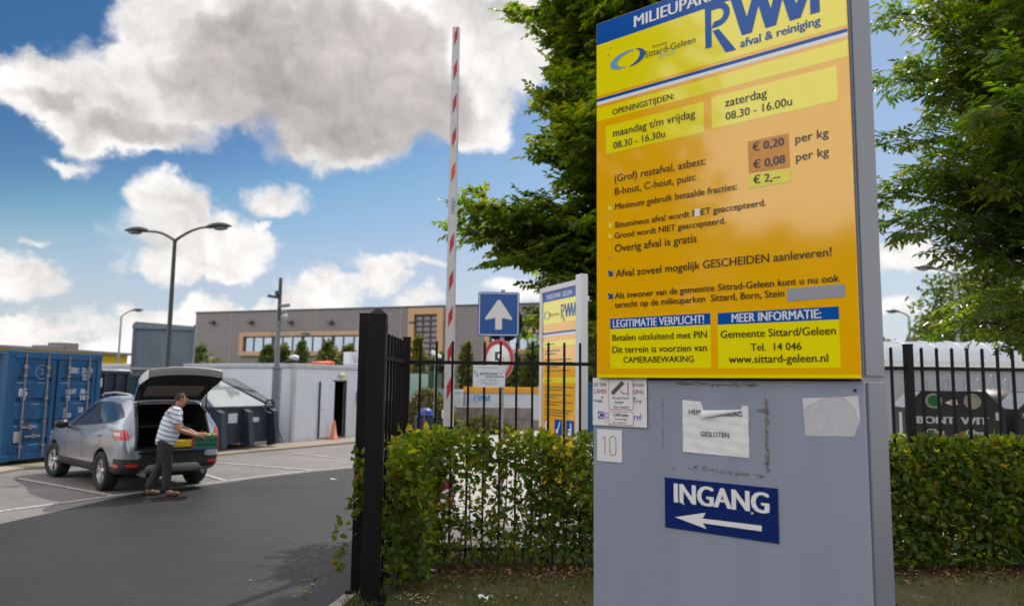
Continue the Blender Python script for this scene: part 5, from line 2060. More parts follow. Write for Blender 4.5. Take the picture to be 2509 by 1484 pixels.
def cx(px, py):
    """point on the door plane"""
    o = Vector((-10.80, 16.10, .05)); dx_ = Vector((math.cos(crot), math.sin(crot), 0)); nn = Vector((math.sin(crot), -math.cos(crot), 0))
    d = ray(px, py); t_ = ((o - Vector((0, 0, EYE))).dot(nn)) / d.dot(nn)
    p = Vector((0, 0, EYE)) + d * t_ - o
    return p.dot(dx_), p.z


YM = .030
def cmark(s_, px0, px1, py, cap=None, mi=0):
    a, z = cx(px0, py); b, _ = cx(px1, py)
    text(mb, s_, a, b, z, cap, y=YM, mi=mi, bold=.045)


cmark('85', 48, 67.5, 970.5, .17)
cmark('DDRU', 174.5, 194.5, 913.5, .13); cmark('21676', 203, 230, 914, .13); cmark('2281', 204, 220, 930, .13)
cmark('MAX.WT', 163, 189, 964.5, .11); cmark('30.4', 199, 219, 964, .11); cmark('24', 162, 173, 980, .11); cmark('182', 199, 218, 979.5, .11)
cmark('NT', 158, 166, 1009.5, .11); cmark('220', 193, 205, 1009, .11); cmark('2.10', 156, 175, 1023, .11)
a, z = cx(106, 911)
n = 20
vs = [(a + r_ * math.cos(2 * PI * k / n), YM, z + r_ * math.sin(2 * PI * k / n)) for r_ in (.165, .145) for k in range(n)]
mb.add(vs, [(k, (k + 1) % n, n + (k + 1) % n, n + k) for k in range(n)], 1)
centred(mb, '2', a, z - .06, .14, YM, 1, .02)
x0, z0 = cx(34, 1085); x1, z1 = cx(56, 1056)
rect(mb, x0, x1, z0, z1, YM, 2)
mb.build('lettering', [m_mark, mat('container_emblem', (.16, .20, .42), .6), m_cpatch], ct)
o = MB().box(-.15, .35, -.05, .35, -.06, .075, ch=.01).build('timber_block', m_wood)
p = gp(28, 1140)
o.location = (p.x + .1, p.y + .35, .11); o.rotation_euler = (0, 0, crot)
tag(o, 'brown timber block under the corner of the blue container', 'timber')
o = MB().box(-.15, .35, -.05, .35, -.06, .075, ch=.01).build('timber_block', m_wood)
o.location = (-10.80 + math.cos(crot) * 2.1 - .1, 16.1 + math.sin(crot) * 2.1, .11); o.rotation_euler = (0, 0, crot)
tag(o, 'timber block under the far door corner of the container, near the car', 'timber')

# ------------------------------------------------------------------ steel presses and skips beside the container
m_ska = mat('skip_dark_blue_grey', (0.020, 0.032, 0.050), 0.5, var=0.2, vscale=3, spec=0.4)
m_skt = mat('skip_teal', (0.012, 0.045, 0.068), 0.5, var=0.18, vscale=2, spec=0.4)
m_pan = mat('hopper_grey_blue', (0.15, 0.19, 0.23), 0.5, var=0.14, vscale=2.2, vstretch=(2, 2, .4))
m_pal = mat('hopper_light', (0.30, 0.33, 0.345), 0.85, var=0.08, vscale=2)
m_lab = mat('label_white', (0.50, 0.52, 0.60), 0.6, var=.12, vscale=40)
m_yl = mat('label_yellow', (0.62, 0.46, 0.01), 0.5)
rowx = Vector((math.cos(crot), math.sin(crot), 0))


def ribbed_box(w, d, z0, z1, mt, t, rib=.05, nrib=4, name='body'):
    mb = MB()
    mb.box(0, w, 0, d, z0, z1)
    for k in range(nrib + 1):
        x = (w - .1) * k / nrib
        mb.box(x, x + .1, -rib, 0, z0 + .01, z1 - .01)
    for k in range(5):
        y = (d - .1) * k / 4
        mb.box(-rib, 0, y, y + .1, z0 + .01, z1 - .01)
    mb.box(-rib - .01, w + .02, -rib - .01, d + .02, z1, z1 + .08)
    return mb.build(name, mt, t)


p = at(262, 1000, 20.4)
t = thing('waste_skip', 'dark blue grey open skip with white label, next to the blue container', 'skip', (p.x - .6, 20.0, .05), crot)
ribbed_box(1.7, 4.5, .12, 2.03, m_ska, t)
mb = MB()
for y in (0.1, 1.2):
    mb.box(.1, 1.6, y, y + .15, 0, .12)
build_each(mb, 'runner', m_ska, t)
p = at(246, 917, 19.75)
mb = MB()
mb.box(.22, .72, -.062, -.052, 1.66, 1.90)
mb.build('label', m_lab, t)
p = at(310, 1000, 23.2)
t = thing('waste_skip', 'teal open skip partly hidden by the raised tailgate', 'skip', (p.x - .7, 22.6, .05), crot)
ribbed_box(2.3, 5.0, .12, 1.93, m_skt, t)
mb = MB()
for y in (0.1, 1.2):
    mb.box(.1, 2.2, y, y + .15, 0, .12)
build_each(mb, 'runner', m_ska, t)
p = at(289, 921, 22.9)
mb = MB()
for q in ((0, 0, 0), (.16, .1, .03), (-.15, .05, .02), (.05, -.08, .05)):
    mb.ellipsoid((q[0], q[1], q[2] + .05), (.16, .12, .075), 0, 10, 6)
o = mb.build('white_bag', m_lab)
o.location = (p.x, 23.0, 2.06)
tag(o, 'crumpled white bag on the rim of the teal skip', 'bag')

# tall tipped hopper: raised steel bucket on a press
pL, pR = at(322, 925, 25.2), at(428, 915, 24.6)
t = thing('waste_press', 'tall grey steel hopper standing raised behind the car, below the double street lamp', 'waste press', (pL.x, 25.2, .05), math.radians(18))
zt = at(330, 792, 25.2).z
w = (pR - pL).length
mb = MB()
mb.box(-.3, w + .3, .2, 3.5, 0, 1.95)
mb.build('body', m_ska, t)
mb = MB()
hgt = zt - 1.8
mb.add([(-.02, 0, 1.75), (w, 0, 1.75), (w + .05, -.25, zt - .10), (.04, -.25, zt), (-.02, .9, 1.75), (w, .9, 1.75), (w + .05, .75, zt - .10), (.04, .75, zt)],
       [(0, 1, 2, 3), (5, 4, 7, 6), (4, 0, 3, 7), (1, 5, 6, 2), (4, 5, 1, 0), (3, 2, 6, 7)])
hp_ = mb.build('hopper', m_pan, t)
mb = MB()
mb.M = Matrix.Rotation(math.radians(4), 4, 'X')
f_ = lambda z: -.25 * (z - 1.75) / hgt
for z, th in ((zt - .11, .13), (2.28, .08)):
    mb2 = MB()
    mb2.box(-.03, w + .05, f_(z) - .07, f_(z) + .02, z - th, z, ch=.01)
    mb2.build('stiffener', m_pal if z < 3 else m_pan, hp_)
for x in (-.05, w):
    mb2 = MB()
    mb2.add([(x, -.05, 1.75), (x + .07, -.05, 1.75), (x + .11, -.30, zt - .05), (x + .04, -.30, zt - .05), (x, .05, 1.75), (x + .07, .05, 1.75), (x + .11, -.20, zt - .05), (x + .04, -.20, zt - .05)],
            [(0, 1, 2, 3), (5, 4, 7, 6), (4, 0, 3, 7), (1, 5, 6, 2), (4, 5, 1, 0), (3, 2, 6, 7)])
    mb2.build('stiffener', m_pan, hp_)

# press container with the bright sloped hopper
P0 = gp(520, 1110)
t = thing('press_container', 'dark press container with bright sloped hopper and yellow sticker beside the car', 'waste press', (P0.x, P0.y, .05), math.radians(64.5))
mb = MB()
mb.box(0, 2.15, 0, 3.4, .16, 1.10)
mb.box(-.03, 2.18, -.04, 3.42, 1.10, 1.17)
bd = mb.build('body', m_ska, t)
for x in (.0, .98, 1.98):
    mb = MB()
    mb.add([(x, 0, .02), (x + .17, 0, .02), (x + .17, -.34, .10), (x, -.34, .10), (x, 0, 1.10), (x + .17, 0, 1.10), (x + .17, -.22, 1.02), (x, -.22, 1.02)],
           [(0, 3, 2, 1), (4, 5, 6, 7), (0, 1, 5, 4), (1, 2, 6, 5), (2, 3, 7, 6), (3, 0, 4, 7)])
    mb.build('buttress', m_ska, bd)
mb = MB()
A = [(.02, .05, 1.17), (2.0, .05, 1.17), (2.0, 2.3, 1.17), (.02, 2.3, 1.17)]
Bq = [(.10, 1.15, 2.0), (.92, 1.15, 2.0), (.92, 2.3, 2.0), (.10, 2.3, 2.0)]
mb.add(A + Bq, [(4, 5, 6, 7), (1, 2, 6, 5), (2, 3, 7, 6), (3, 0, 4, 7)], 0)
mb.add([(.02, .05, 1.17), (2.0, .05, 1.17), (.92, 1.15, 2.0), (.10, 1.15, 2.0)], [(0, 1, 2, 3)], 1)
mb.build('hopper', [m_pan, m_pal], t)
mb = MB()
mb.add([(1.0, 1.25, 1.98), (2.05, 1.5, 1.90), (2.25, .15, 1.20), (2.0, .12, 1.20), (1.0, 1.20, 2.02), (2.05, 1.45, 1.94), (2.3, .10, 1.24), (2.03, .07, 1.24)],
       [(0, 1, 2, 3), (7, 6, 5, 4), (0, 4, 5, 1), (1, 5, 6, 2), (2, 6, 7, 3), (3, 7, 4, 0)])
mb.build('hopper_lid', m_ska, t)
mb = MB()
mb.tube([(2.05, 1.46, 1.95), (2.28, .08, 1.25)], .03, 6)
mb.build('lid_bar', m_pal, t)
mb = MB()
mb.tube([(1.75, -.1, 1.17), (1.75, -.14, 1.30), (1.95, -.14, 1.36), (2.1, -.1, 1.2)], .035, 6)
mb.tube([(1.62, -.1, 1.17), (1.66, -.2, 1.0), (1.85, -.22, .95)], .03, 6)
build_each(mb, 'hydraulic_hose', m_ska, t)
mb = MB()
mb.box(-.052, -.042, .1, .62, .62, .98)
mb.build('label', m_yl, t)
mb = MB()
mb.box(.48, .80, -.012, -.004, .72, .98); mb.box(1.30, 1.62, -.012, -.004, .72, .85)
build_each(mb, 'label', m_lab, t)

# ------------------------------------------------------------------ yellow shed at far left
m_yw = mat('yellow_wall', (0.56, 0.41, 0.006), 0.6, var=.06, vscale=.6)
m_fas = mat('grey_fascia', (0.16, 0.15, 0.15), 0.6)
m_whb = mat('white_plinth', (0.5, 0.5, 0.5), 0.7)
sA, sB = at(-220, 826, 42), at(313, 866, 60)
d_ = Vector((sB.x - sA.x, sB.y - sA.y, 0)); LL_ = d_.length; ang_ = math.atan2(d_.y, d_.x)
ys = thing('yellow_shed', 'long low yellow building with grey roof edge behind the blue container', 'building', (sA.x, sA.y, 0), ang_)
mb = MB()
mb.box(0, LL_, 0, 8, 1.1, 3.86)
w_ = mb.build('wall', m_yw, ys)
mb = MB()
mb.box(0, LL_, -.03, 8, 0, 1.1)
mb.build('plinth', m_whb, ys)
mb = MB()
mb.box(-.3, LL_ + .3, -.5, 8.3, 3.86, 4.05)
rf = mb.build('roof', m_fas, ys)
mb = MB()
mb.box(LL_ - 3.6, LL_ - 3.4, -.06, 0, 1.1, 3.86)
mb.build('downpipe', m_whb, w_)
mb = MB()
for k in range(9):
    mb.box(LL_ - 9.2 + .45 * k, LL_ - 9.2 + .45 * k + .33, -.02, -.005, 1.75, 2.05)
mb.build('lettering', m_red, w_)
for s_, h in ((LL_ * .62, .28), (LL_ * .70, .55)):
    mb = MB()
    mb.box(s_, s_ + 1.3, 1.0, 2.5, 4.05, 4.05 + h, ch=.03)
    mb.build('roof_vent', m_fas, rf)

# ------------------------------------------------------------------ white site cabin
m_cab = mat('cabin_white', (0.58, 0.63, 0.72), 0.5, var=0.06, vscale=1.5, vstretch=(1, 1, .3))
N, L = m_cab.node_tree.nodes, m_cab.node_tree.links
_t = N.new('ShaderNodeTexCoord'); _w = N.new('ShaderNodeTexWave'); _w.bands_direction = 'DIAGONAL'; _w.inputs['Scale'].default_value = 5.5
_m = N.new('ShaderNodeMapping'); _m.inputs['Scale'].default_value = (1, 1, 0)
L.new(_t.outputs['Object'], _m.inputs[0]); L.new(_m.outputs[0], _w.inputs[0])
_b = N.new('ShaderNodeBump'); _b.inputs['Strength'].default_value = .45; _b.inputs['Distance'].default_value = .02
L.new(_w.outputs['Fac'], _b.inputs['Height']); L.new(_b.outputs[0], N['Principled BSDF'].inputs['Normal'])
m_cabtrim = mat('cabin_trim', (0.42, 0.44, 0.48), 0.5, var=.1)
m_in = mat('cabin_interior', (0.10, 0.075, 0.05), 0.8)
m_orv = mat('hi_vis_orange', (0.55, 0.085, 0.02), 0.7)
m_cone = mat('cone_orange_faded', (0.55, 0.17, 0.10), 0.6, var=.08)
KO = Vector((-6.83, 23.59, .05)); krot = math.atan2(.903, .429)
cb = thing('site_cabin', 'white ribbed site cabin with open door behind the camera mast', 'cabin', KO, krot)
KL, KD, KH = 4.9, 9.0, 2.30
mb = MB()
d0, d1, dz = 1.98, 2.60, 1.88
mb.box(0, d0, 0, .08, 0, KH); mb.box(d1, KL, 0, .08, 0, KH); mb.box(d0, d1, 0, .08, dz, KH)
mb.box(0, .08, .08, KD, 0, KH); mb.box(KL - .08, KL, .08, KD, 0, KH); mb.box(.08, KL - .08, KD - .08, KD, 0, KH)
wl_ = mb.build('wall', m_cab, cb)
mb = MB()
mb.box(.08, KL - .08, .08, KD - .08, .0, .05); mb.box(.08, KL - .08, 1.8, 1.86, .05, KH)
mb.build('interior', m_in, cb)
mb = MB()
mb.box(-.05, KL + .05, -.05, KD + .05, KH, KH + .14, ch=.02)
rf = mb.build('roof', m_cabtrim, cb)
mb = MB()
mb.box(-.02, .10, -.02, .10, 0, KH); mb.tube([(.0, .55, 0), (.0, .55, KH)], .04, 8)
mb.build('corner_trim', m_cabtrim, wl_)
mb = MB()
mb.box(d0 - .05, d0, -.02, .10, 0, dz + .05); mb.box(d1, d1 + .05, -.02, .10, 0, dz + .05); mb.box(d0, d1, -.02, .10, dz, dz + .05)
mb.build('door_frame', m_mull, wl_)
mb = MB()
mb.box(1.22, 1.93, -.075, -.035, .05, dz, ch=.006)
dr = mb.build('door', m_cab, cb)
mb = MB()
mb.box(1.205, 1.219, -.085, -.02, .05, dz)
mb.build('door_edge', m_mull, dr)
mb = MB()
mb.tube([(1.32, -.075, .98), (1.32, -.12, .98), (1.44, -.12, .98)], .012, 6)
mb.build('door_handle', m_screw, dr)
mb = MB()
mb.ellipsoid((2.33, -.05, 2.10), (.15, .07, .09), 0)
mb.build('wall_lamp', mat('lamp_yellowed', (.55, .52, .33), .4), cb)
mb = MB()
mb.box(3.22, 3.50, -.12, 0, 1.15, 1.55, ch=.01)
mb.build('letter_box', m_sback, cb)
mb = MB()
mb.box(3.75, 4.1, -.25, 0, 1.95, 2.25, ch=.03)
mb.build('flood_light', m_cabtrim, cb)


def on_cabin(name, label, cat, x, y, z):
    q = Matrix.Rotation(krot, 4, 'Z') @ Vector((x, y, z))
    return thing(name, label, cat, KO + q, krot)


t = on_cabin('air_conditioner', 'white air conditioner unit on the cabin roof edge', 'air conditioner', 3.15, .25, KH + .14)
mb = MB(); mb.box(0, .8, 0, .32, .04, .50, ch=.015); b_ = mb.build('casing', m_cab, t)
mb = MB(); mb.lathe([(.16, -.004), (.15, -.012), (.0001, -.012)], (.30, 0, .27), 22, axis='y'); mb.build('fan_grille', m_cabtrim, b_)
mb = MB(); mb.box(.05, .12, .02, .30, 0, .04); mb.box(.68, .75, .02, .30, 0, .04); build_each(mb, 'foot', m_cabtrim, t)
t = on_cabin('folded_tarpaulin', 'orange folded tarpaulin lying on the cabin roof', 'tarpaulin', 1.9, .5, KH + .14)
mb = MB()
for x, r_ in ((-.30, .06), (.1, .08), (.42, .09)):
    mb.ellipsoid((x, .1 * math.sin(x * 5), r_ * .8), (.30, .22, r_), 0, 12, 8)
mb.build('tarpaulin', m_orv, t)
t = on_cabin('roof_aerial', 'dark aerial bracket with white dome on the cabin roof corner', 'aerial', .15, .25, KH + .14)
mb = MB(); mb.tube([(0, 0, 0), (0, 0, .85)], .015, 6); mb.tube([(-.35, 0, .06), (.35, 0, .10)], .03, 6); mb.build('mast', m_sback, t)
mb = MB(); mb.ellipsoid((.05, -.05, .2), (.16, .16, .08)); mb.build('dome', m_cab, t)
t = on_cabin('traffic_cone', 'faded orange traffic cone leaning at the cabin door', 'cone', 1.68, -.30, 0)
mb = MB(); mb.lathe([(.14, .03), (.125, .035), (.03, .60), (.02, .62)], (0, 0, 0), 20); mb.build('cone', m_cone, t)
mb = MB(); mb.box(-.18, .18, -.18, .18, 0, .03, ch=.01); mb.build('base', m_cone, t)
t = on_cabin('safety_jacket', 'orange safety jacket hanging inside the dark cabin doorway', 'jacket', 2.42, .9, .05)
mb = MB()
mb.ellipsoid((0, 0, 1.32), (.20, .12, .26), 0); mb.ellipsoid((-.20, 0, 1.24), (.07, .07, .26), 0); mb.ellipsoid((.20, 0, 1.24), (.07, .07, .26), 0); mb.ellipsoid((0, 0, 1.56), (.06, .05, .07), 0)
mb.build('jacket', m_orv, t)
mb = MB(); mb.tube([(0, .1, 0), (0, .1, 1.62)], .02, 6); mb.tube([(-.18, .1, 1.55), (.18, .1, 1.55)], .012, 6); mb.build('stand', m_mull, t)

# camera mast
p = gp(669, 1088)
t = thing('camera_mast', 'slim grey mast with security cameras in front of the white cabin', 'camera mast', (p.x, p.y, .05))
zf = at(678, 902, p.y).z - .05; zt = at(687, 681, p.y).z - .05
m_mast = mat('mast_grey', (0.15, 0.17, 0.20), 0.5, var=.1)
m_mastd = mat('mast_dark', (0.045, 0.055, 0.06), 0.5)
mb = MB(); mb.tube([(0, 0, 0), (0, 0, zf)], .115, 14); lo_ = mb.build('pole', m_mast, t)
mb = MB(); mb.tube([(0, 0, 0), (0, 0, .03)], .22, 14); mb.tube([(0, 0, zf), (0, 0, zf + .05)], .15, 14); mb.build('flange', m_mast, lo_)
zm = zf + (zt - zf) * .52
mb = MB(); mb.tube([(0, 0, zf + .05), (0, 0, zm)], [.085, .07], 12); mb.build('pole', m_mast, t)
mb = MB(); mb.tube([(0, 0, zm), (0, 0, zt)], [.062, .055], 12); mb.build('pole', m_mastd, t)
mb = MB()
for a in (0, PI):
    mb.tube([(0, 0, zm - .1), (.26 * math.cos(a), .1, zm - .45)], .012, 5)
mb.tube([(0, 0, zm - .12), (0, 0, zm - .02)], .10, 12)
mb.tube([(.35, -.1, 0), (.02, -.05, .7)], .03, 6)
build_each(mb, 'strut', m_mast, t)


def cam_unit(x, z, sx, dome):
    mb = MB()
    mb.tube([(0, 0, z), (x * .6, -.05, z)], .018, 6)
    if dome:
        mb.lathe([(.02, .09), (.08, .07), (.085, .0), (.07, -.05), (.01, -.10)], (x, -.05, z), 14)
    else:
        mb.M = Matrix.Translation((x, -.05, z)) @ Matrix.Rotation(.15 * sx, 4, 'Y')
        mb.box(-.16, .16, -.05, .05, -.045, .045, ch=.015)
    return mb


zc_ = lambda py: at(685, py, p.y).z - .05
cam_unit(-.20, zc_(727), 1, False).build('camera', m_mastd, t)
cam_unit(-.06, zc_(719), 1, True).build('camera', m_mastd, t)
cam_unit(.18, zc_(749), -1, False).build('camera', m_mast, t)
cam_unit(.16, zc_(765), 1, True).build('camera', m_mast, t)
cam_unit(.20, zc_(775), -1, True).build('camera', m_cabtrim, t)

# ------------------------------------------------------------------ street lamps
m_lp = mat('lamp_post_green_black', (0.020, 0.032, 0.034), 0.4, var=.1)
m_lh = mat('lamp_head_dark', (0.045, 0.048, 0.058), 0.4)
m_lg = mat('lamp_glass', (0.16, 0.15, 0.15), 0.25)
m_lgal = mat('lamp_post_pale', (0.20, 0.24, 0.26), 0.5)


def lamp_head(t, c, d, L=.76, w=.16, h=.105, mh=None):
    d = Vector(d).normalized()
    mb = MB()
    rot = Matrix((d, Vector((0, 0, 1)).cross(d), d.cross(Vector((0, 0, 1)).cross(d)))).transposed()
    vs, fs = [], []
    n, k_ = 12, 14
    for i in range(n + 1):
        u = i / n
        r_ = math.sin(PI * min(1, u * .97 + .03)) ** .62 * (1 - .12 * u)
        for j in range(k_):
            a = 2 * PI * j / k_
            z = math.sin(a) * h * r_ * (1.0 if math.sin(a) > 0 else .62)
            q = rot @ Vector((L * (u - .5), math.cos(a) * w * r_, z + .03 * math.sin(PI * u)))
            vs.append(q + Vector(c))
    for i in range(n):
        for j in range(k_):
            fs.append((i * k_ + j, i * k_ + (j + 1) % k_, (i + 1) * k_ + (j + 1) % k_, (i + 1) * k_ + j))
    fs += [tuple(range(k_)), tuple(range(n * k_, n * k_ + k_))]
    mb.add(vs, fs, 0, True)
    hd_ = mb.build('lamp_head', mh or m_lh, t)
    mb = MB()
    mb.ellipsoid(Vector(c) + d * L * .08 + Vector((0, 0, -h * .42)), (L * .26, w * .7, h * .55), 0, 14, 8, rot)
    mb.build('lamp_glass', m_lg, hd_)


Yl = 21.0
px_, zt = at(430, 590, Yl).x, at(432, 586, Yl).z
t = thing('street_lamp', 'tall dark street lamp with two arms above the parked car', 'street lamp', (px_ - .02, Yl, 0))
mb = MB()
mb.tube([(0, 0, 0), (0, 0, 1.2), (0, 0, 1.25), (0, 0, zt - .12), (0, 0, zt)], [.095, .09, .075, .052, .062], 12)
mb.build('post', m_lp, t)
for cpx, cpy, Yh, s_ in ((336, 566, 21.35, -1), (536, 556, 20.65, 1)):
    c = at(cpx, cpy, Yh) - Vector((px_ - .02, Yl, 0))
    e = c - Vector((s_ * .36, 0, .01))
    mb = MB()
    p0 = Vector((0, 0, zt - .05))
    pts = []
    for k in range(9):
        u = k / 8
        q = p0.lerp(e, u)
        q.z = p0.z + (e.z - p0.z) * (1 - (1 - u) ** 1.9)
        pts.append(q)
    mb.tube(pts, [.042 - .012 * k / 8 for k in range(9)], 8)
    mb.build('arm', m_lp, t)
    lamp_head(t, c, (s_, -.33 * s_ * 0, .06 if s_ > 0 else .02), .78)


def single_lamp(label, pole_px, top_py, head_px, head_py, Y, bottom=0.0, mt=None):
    q = at(pole_px, top_py, Y)
    t = thing('street_lamp', label, 'street lamp', (q.x, Y, 0), 0, 'single arm street lamps far away')
    mb = MB()
    mb.tube([(0, 0, 0), (0, 0, q.z)], [.10, .06], 10)
    mb.build('post', mt or m_lgal, t)
    c = at(head_px, head_py, Y) - Vector((q.x, Y, 0))
    s_ = 1 if c.x > 0 else -1
    e = c - Vector((s_ * .4, 0, .02))
    mb = MB()
    mb.tube([(0, 0, q.z - .02)] + [((e.x) * u, 0, q.z + (e.z - q.z) * (1 - (1 - u) ** 1.6)) for u in (.25, .5, .75, 1)], .05, 8)
    mb.build('arm', mt or m_lgal, t)
    lamp_head(t, c, (s_, 0, .05), .95, .2, .12)


single_lamp('far street lamp with one arm, beyond the yellow building', 297, 776, 337, 760, 55)
single_lamp('far street lamp right of the pylon, arm pointing at the pylon', 2226, 775, 2186, 763, 45)
single_lamp('street lamp half hidden in the ash tree on the right', 2338, 672, 2265, 657, 30)
single_lamp('distant lamp mirrored before the hall windows right of the mast', 717, 823, 750, 818, 62)

# ------------------------------------------------------------------ yard behind the fence
m_blk = mat('concrete_blocks', (0.20, 0.175, 0.155), 0.9, var=.3, vscale=2.5, bump=.4, bscale=20)
m_skw = mat('skip_white', (0.47, 0.51, 0.57), 0.55, var=.1, vscale=1.5)
m_sko = mat('skip_orange_rim', (0.62, 0.27, 0.01), 0.5, var=.1)
m_rwb = mat('skip_print_blue', (0.02, 0.20, 0.48), 0.5)
m_grd = mat('skip_green', (0.006, 0.055, 0.035), 0.5, var=.15)
m_mur = mat('skip_print_pale', (0.50, 0.56, 0.54), 0.6, var=.3, vscale=1.6, col2=(.22, .42, .30))
xl, xr = at(990, 1000, 31.5).x, at(1322, 1000, 31.5).x
t = thing('block_wall', 'low wall of stacked grey concrete blocks behind the hedge', 'wall', (xl, 31.5, 0))
k = 0
x = 0
while x < xr - xl:
    for lv in (0, 1):
        w = 1.2
        x0 = x - .6 * lv
        mb = MB(); mb.box(max(0, x0) + .006, min(xr - xl, x0 + w) - .006, .01 * lv, .6, lv * .48, lv * .48 + .47, ch=.015)
        if min(xr - xl, x0 + w) - max(0, x0) > .1:
            mb.build('block', m_blk, t)
    x += 1.2
x0, x1 = at(1138, 960, 34).x, at(1322, 960, 34).x
t = thing('waste_skip', 'white waste skip with orange rim and blue letter mark behind the block wall', 'skip', (x0, 34, 0))
w = x1 - x0
mb = MB(); mb.box(0, w, 0, 2.2, .12, 1.52)
for k in range(5):
    mb.box((w - .08) * k / 4, (w - .08) * k / 4 + .08, 2.2, 2.26, .13, 1.5)
b_ = mb.build('body', m_skw, t)
mb = MB(); mb.box(-.05, w + .05, -.06, 2.26, 1.52, 1.78, ch=.02); mb.build('rim', m_sko, t)
mb = MB()
a = at(1159, 984, 34).x - x0; b = at(1200, 984, 34).x - x0
letter_mark(mb, a, b, at(1180, 982, 34).z, at(1180, 967, 34).z, -.004)
mb.build('letter_mark', m_rwb, b_)
x0, x1 = at(1088, 960, 33.4).x, at(1134, 960, 33.4).x
t = thing('waste_skip', 'plain pale grey skip left of the white lettered skip, behind the boom', 'skip', (x0, 33.4, 0))
ribbed_box(x1 - x0, 2.0, .12, 1.56, m_skw, t, nrib=2)
x0, x1 = at(925, 960, 29).x, at(1050, 960, 29).x
t = thing('garden_waste_container', 'green container with pale printed side behind the heap of garden waste', 'container', (x0, 29, 0))
w = x1 - x0
mb = MB(); mb.box(0, w, 0, 2.2, .1, 2.35); b_ = mb.build('body', m_grd, t)
mb = MB(); mb.box(.03, w - .03, -.02, -.004, 1.45, 2.28); mb.build('printed_side', m_mur, b_)
mb = MB(); mb.add([(.02, -.03, 1.55), (w - .02, -.03, 1.38), (w - .02, -.03, 1.22), (.02, -.03, 1.2)], [(0, 3, 2, 1)]); mb.build('white_band', m_skw, b_)
mb = MB(); mb.box(w, w + .30, 0, 2.2, .1, 2.32); mb.build('end_wall', m_grd, t)
mb = MB(); mb.add([(w + .3, 0, 1.75), (w + 1.0, 0, .8), (w + 1.0, 2.0, .8), (w + .3, 2.0, 1.75), (w + .3, 0, .1), (w + 1.0, 0, .1), (w + 1.0, 2, .1), (w + .3, 2, .1)], [(0, 1, 2, 3), (4, 5, 1, 0), (5, 6, 2, 1), (6, 7, 3, 2), (7, 4, 0, 3), (7, 6, 5, 4)]); mb.build('ramp', m_grd, t)


def heap(label, c, rx, ry, h, seed, mts, n):
    nrg = np.random.default_rng(seed)
    t = thing('garden_waste_heap', label, 'heap', c)
    mb = MB()
    nu, nv = 22, 8
    vs, fs = [], []
    for i in range(nv + 1):
        u = i / nv
        for k in range(nu):
            a = 2 * PI * k / nu
            q = (1 - u) * (1 + .12 * math.sin(a * 3 + seed) + .08 * math.sin(a * 7))
            vs.append((rx * q * math.cos(a), ry * q * math.sin(a), h * (1 - (1 - u) ** 1.5) * (1 + .08 * math.sin(a * 5 + u * 6)) - (.03 if i == 0 else 0)))
    for i in range(nv):
        for k in range(nu):
            fs.append((i * nu + k, i * nu + (k + 1) % nu, (i + 1) * nu + (k + 1) % nu, (i + 1) * nu + k))
    mb.add(vs, fs, 0, True)
    mb.build('core', m_soil, t)
    a = nrg.uniform(0, 2 * PI, n); u = nrg.random(n) ** .6
    q = 1 - u
    q = nrg.random(n) ** .5
    P = np.stack([rx * q * np.cos(a) * 1.02, ry * q * np.sin(a) * 1.02, h * (1 - q ** 1.5) + nrg.uniform(-.02, .10, n)], 1)
    D = nrg.normal(size=(n, 3)); D[:, 2] *= .5
    U = nrg.normal(0, .5, (n, 3)); U[:, 2] += 1
    leaves('clippings', P, D, U, nrg.uniform(.12, .32, n), nrg.uniform(.02, .08, n), mts, t)
    return t


m_clip = leaf_mat('clippings', [(0, (0.09, 0.07, 0.03)), (.5, (0.17, 0.14, 0.07)), (.8, (0.12, 0.14, 0.05)), (1, (0.30, 0.25, 0.15))], tw=.15)
m_clip2 = leaf_mat('clippings_dark', [(0, (0.08, 0.06, 0.035)), (.6, (0.14, 0.115, 0.06)), (.85, (0.08, 0.11, 0.03)), (1, (0.26, 0.21, 0.13))], tw=.15)
heap('tall heap of dry garden waste in front of the green container', (at(1045, 1000, 27.3).x, 27.6, 0), 1.35, 1.0, 1.62, 1, m_clip, 4200)
heap('low heap of green and brown clippings in front of the block wall', (at(1185, 1040, 29.5).x, 29.6, 0), 1.25, .9, .55, 2, m_clip2, 3200)

Yb = 18.0
p = at(1043, 1040, Yb)
t = thing('wheelie_bin', 'dark wheelie bin with blue lid behind the fence bars', 'bin', (p.x, Yb, 0), .2)
zl = at(1043, 1018, Yb).z
mb = MB()
mb.add([(-.19, -.2, .06), (.19, -.2, .06), (.19, .2, .06), (-.19, .2, .06), (-.25, -.27, zl - .02), (.25, -.27, zl - .02), (.25, .27, zl - .02), (-.25, .27, zl - .02)], [(0, 3, 2, 1), (4, 5, 6, 7), (0, 1, 5, 4), (1, 2, 6, 5), (2, 3, 7, 6), (3, 0, 4, 7)])
mb.build('body', m_ska, t)
mb = MB()
mb.box(-.19, .17, -.25, .27, zl, zl + .05, ch=.015); mb.ellipsoid((-.01, 0, zl + .07), (.17, .2, .12))
mb.build('lid', mat('lid_blue', (.004, .05, .30), .45), t)
for s_ in (-.17, .17):
    mb = MB(); mb.lathe([(.09, -.02), (.10, 0), (.09, .02)], (s_, .22, .1), 16, axis='x'); mb.build('wheel', m_mull, t)
mb = MB(); mb.tube([(0, 0, 0), (.06, .05, 1.30)], .014, 6)
o = mb.build('broom_handle', m_wood); o.location = (p.x - .06, Yb - .36, 0)
tag(o, 'wooden stick leaning against the dark wheelie bin', 'stick')
p = at(1089, 1010, Yb)
t = thing('post_box', 'small white box on a short post between wheelie bin and boom', 'box', (p.x, Yb, 0))
mb = MB(); mb.box(-.06, .06, -.05, .05, at(1089, 1024, Yb).z, at(1089, 1004, Yb).z, ch=.008); mb.build('box', m_bw2, t)
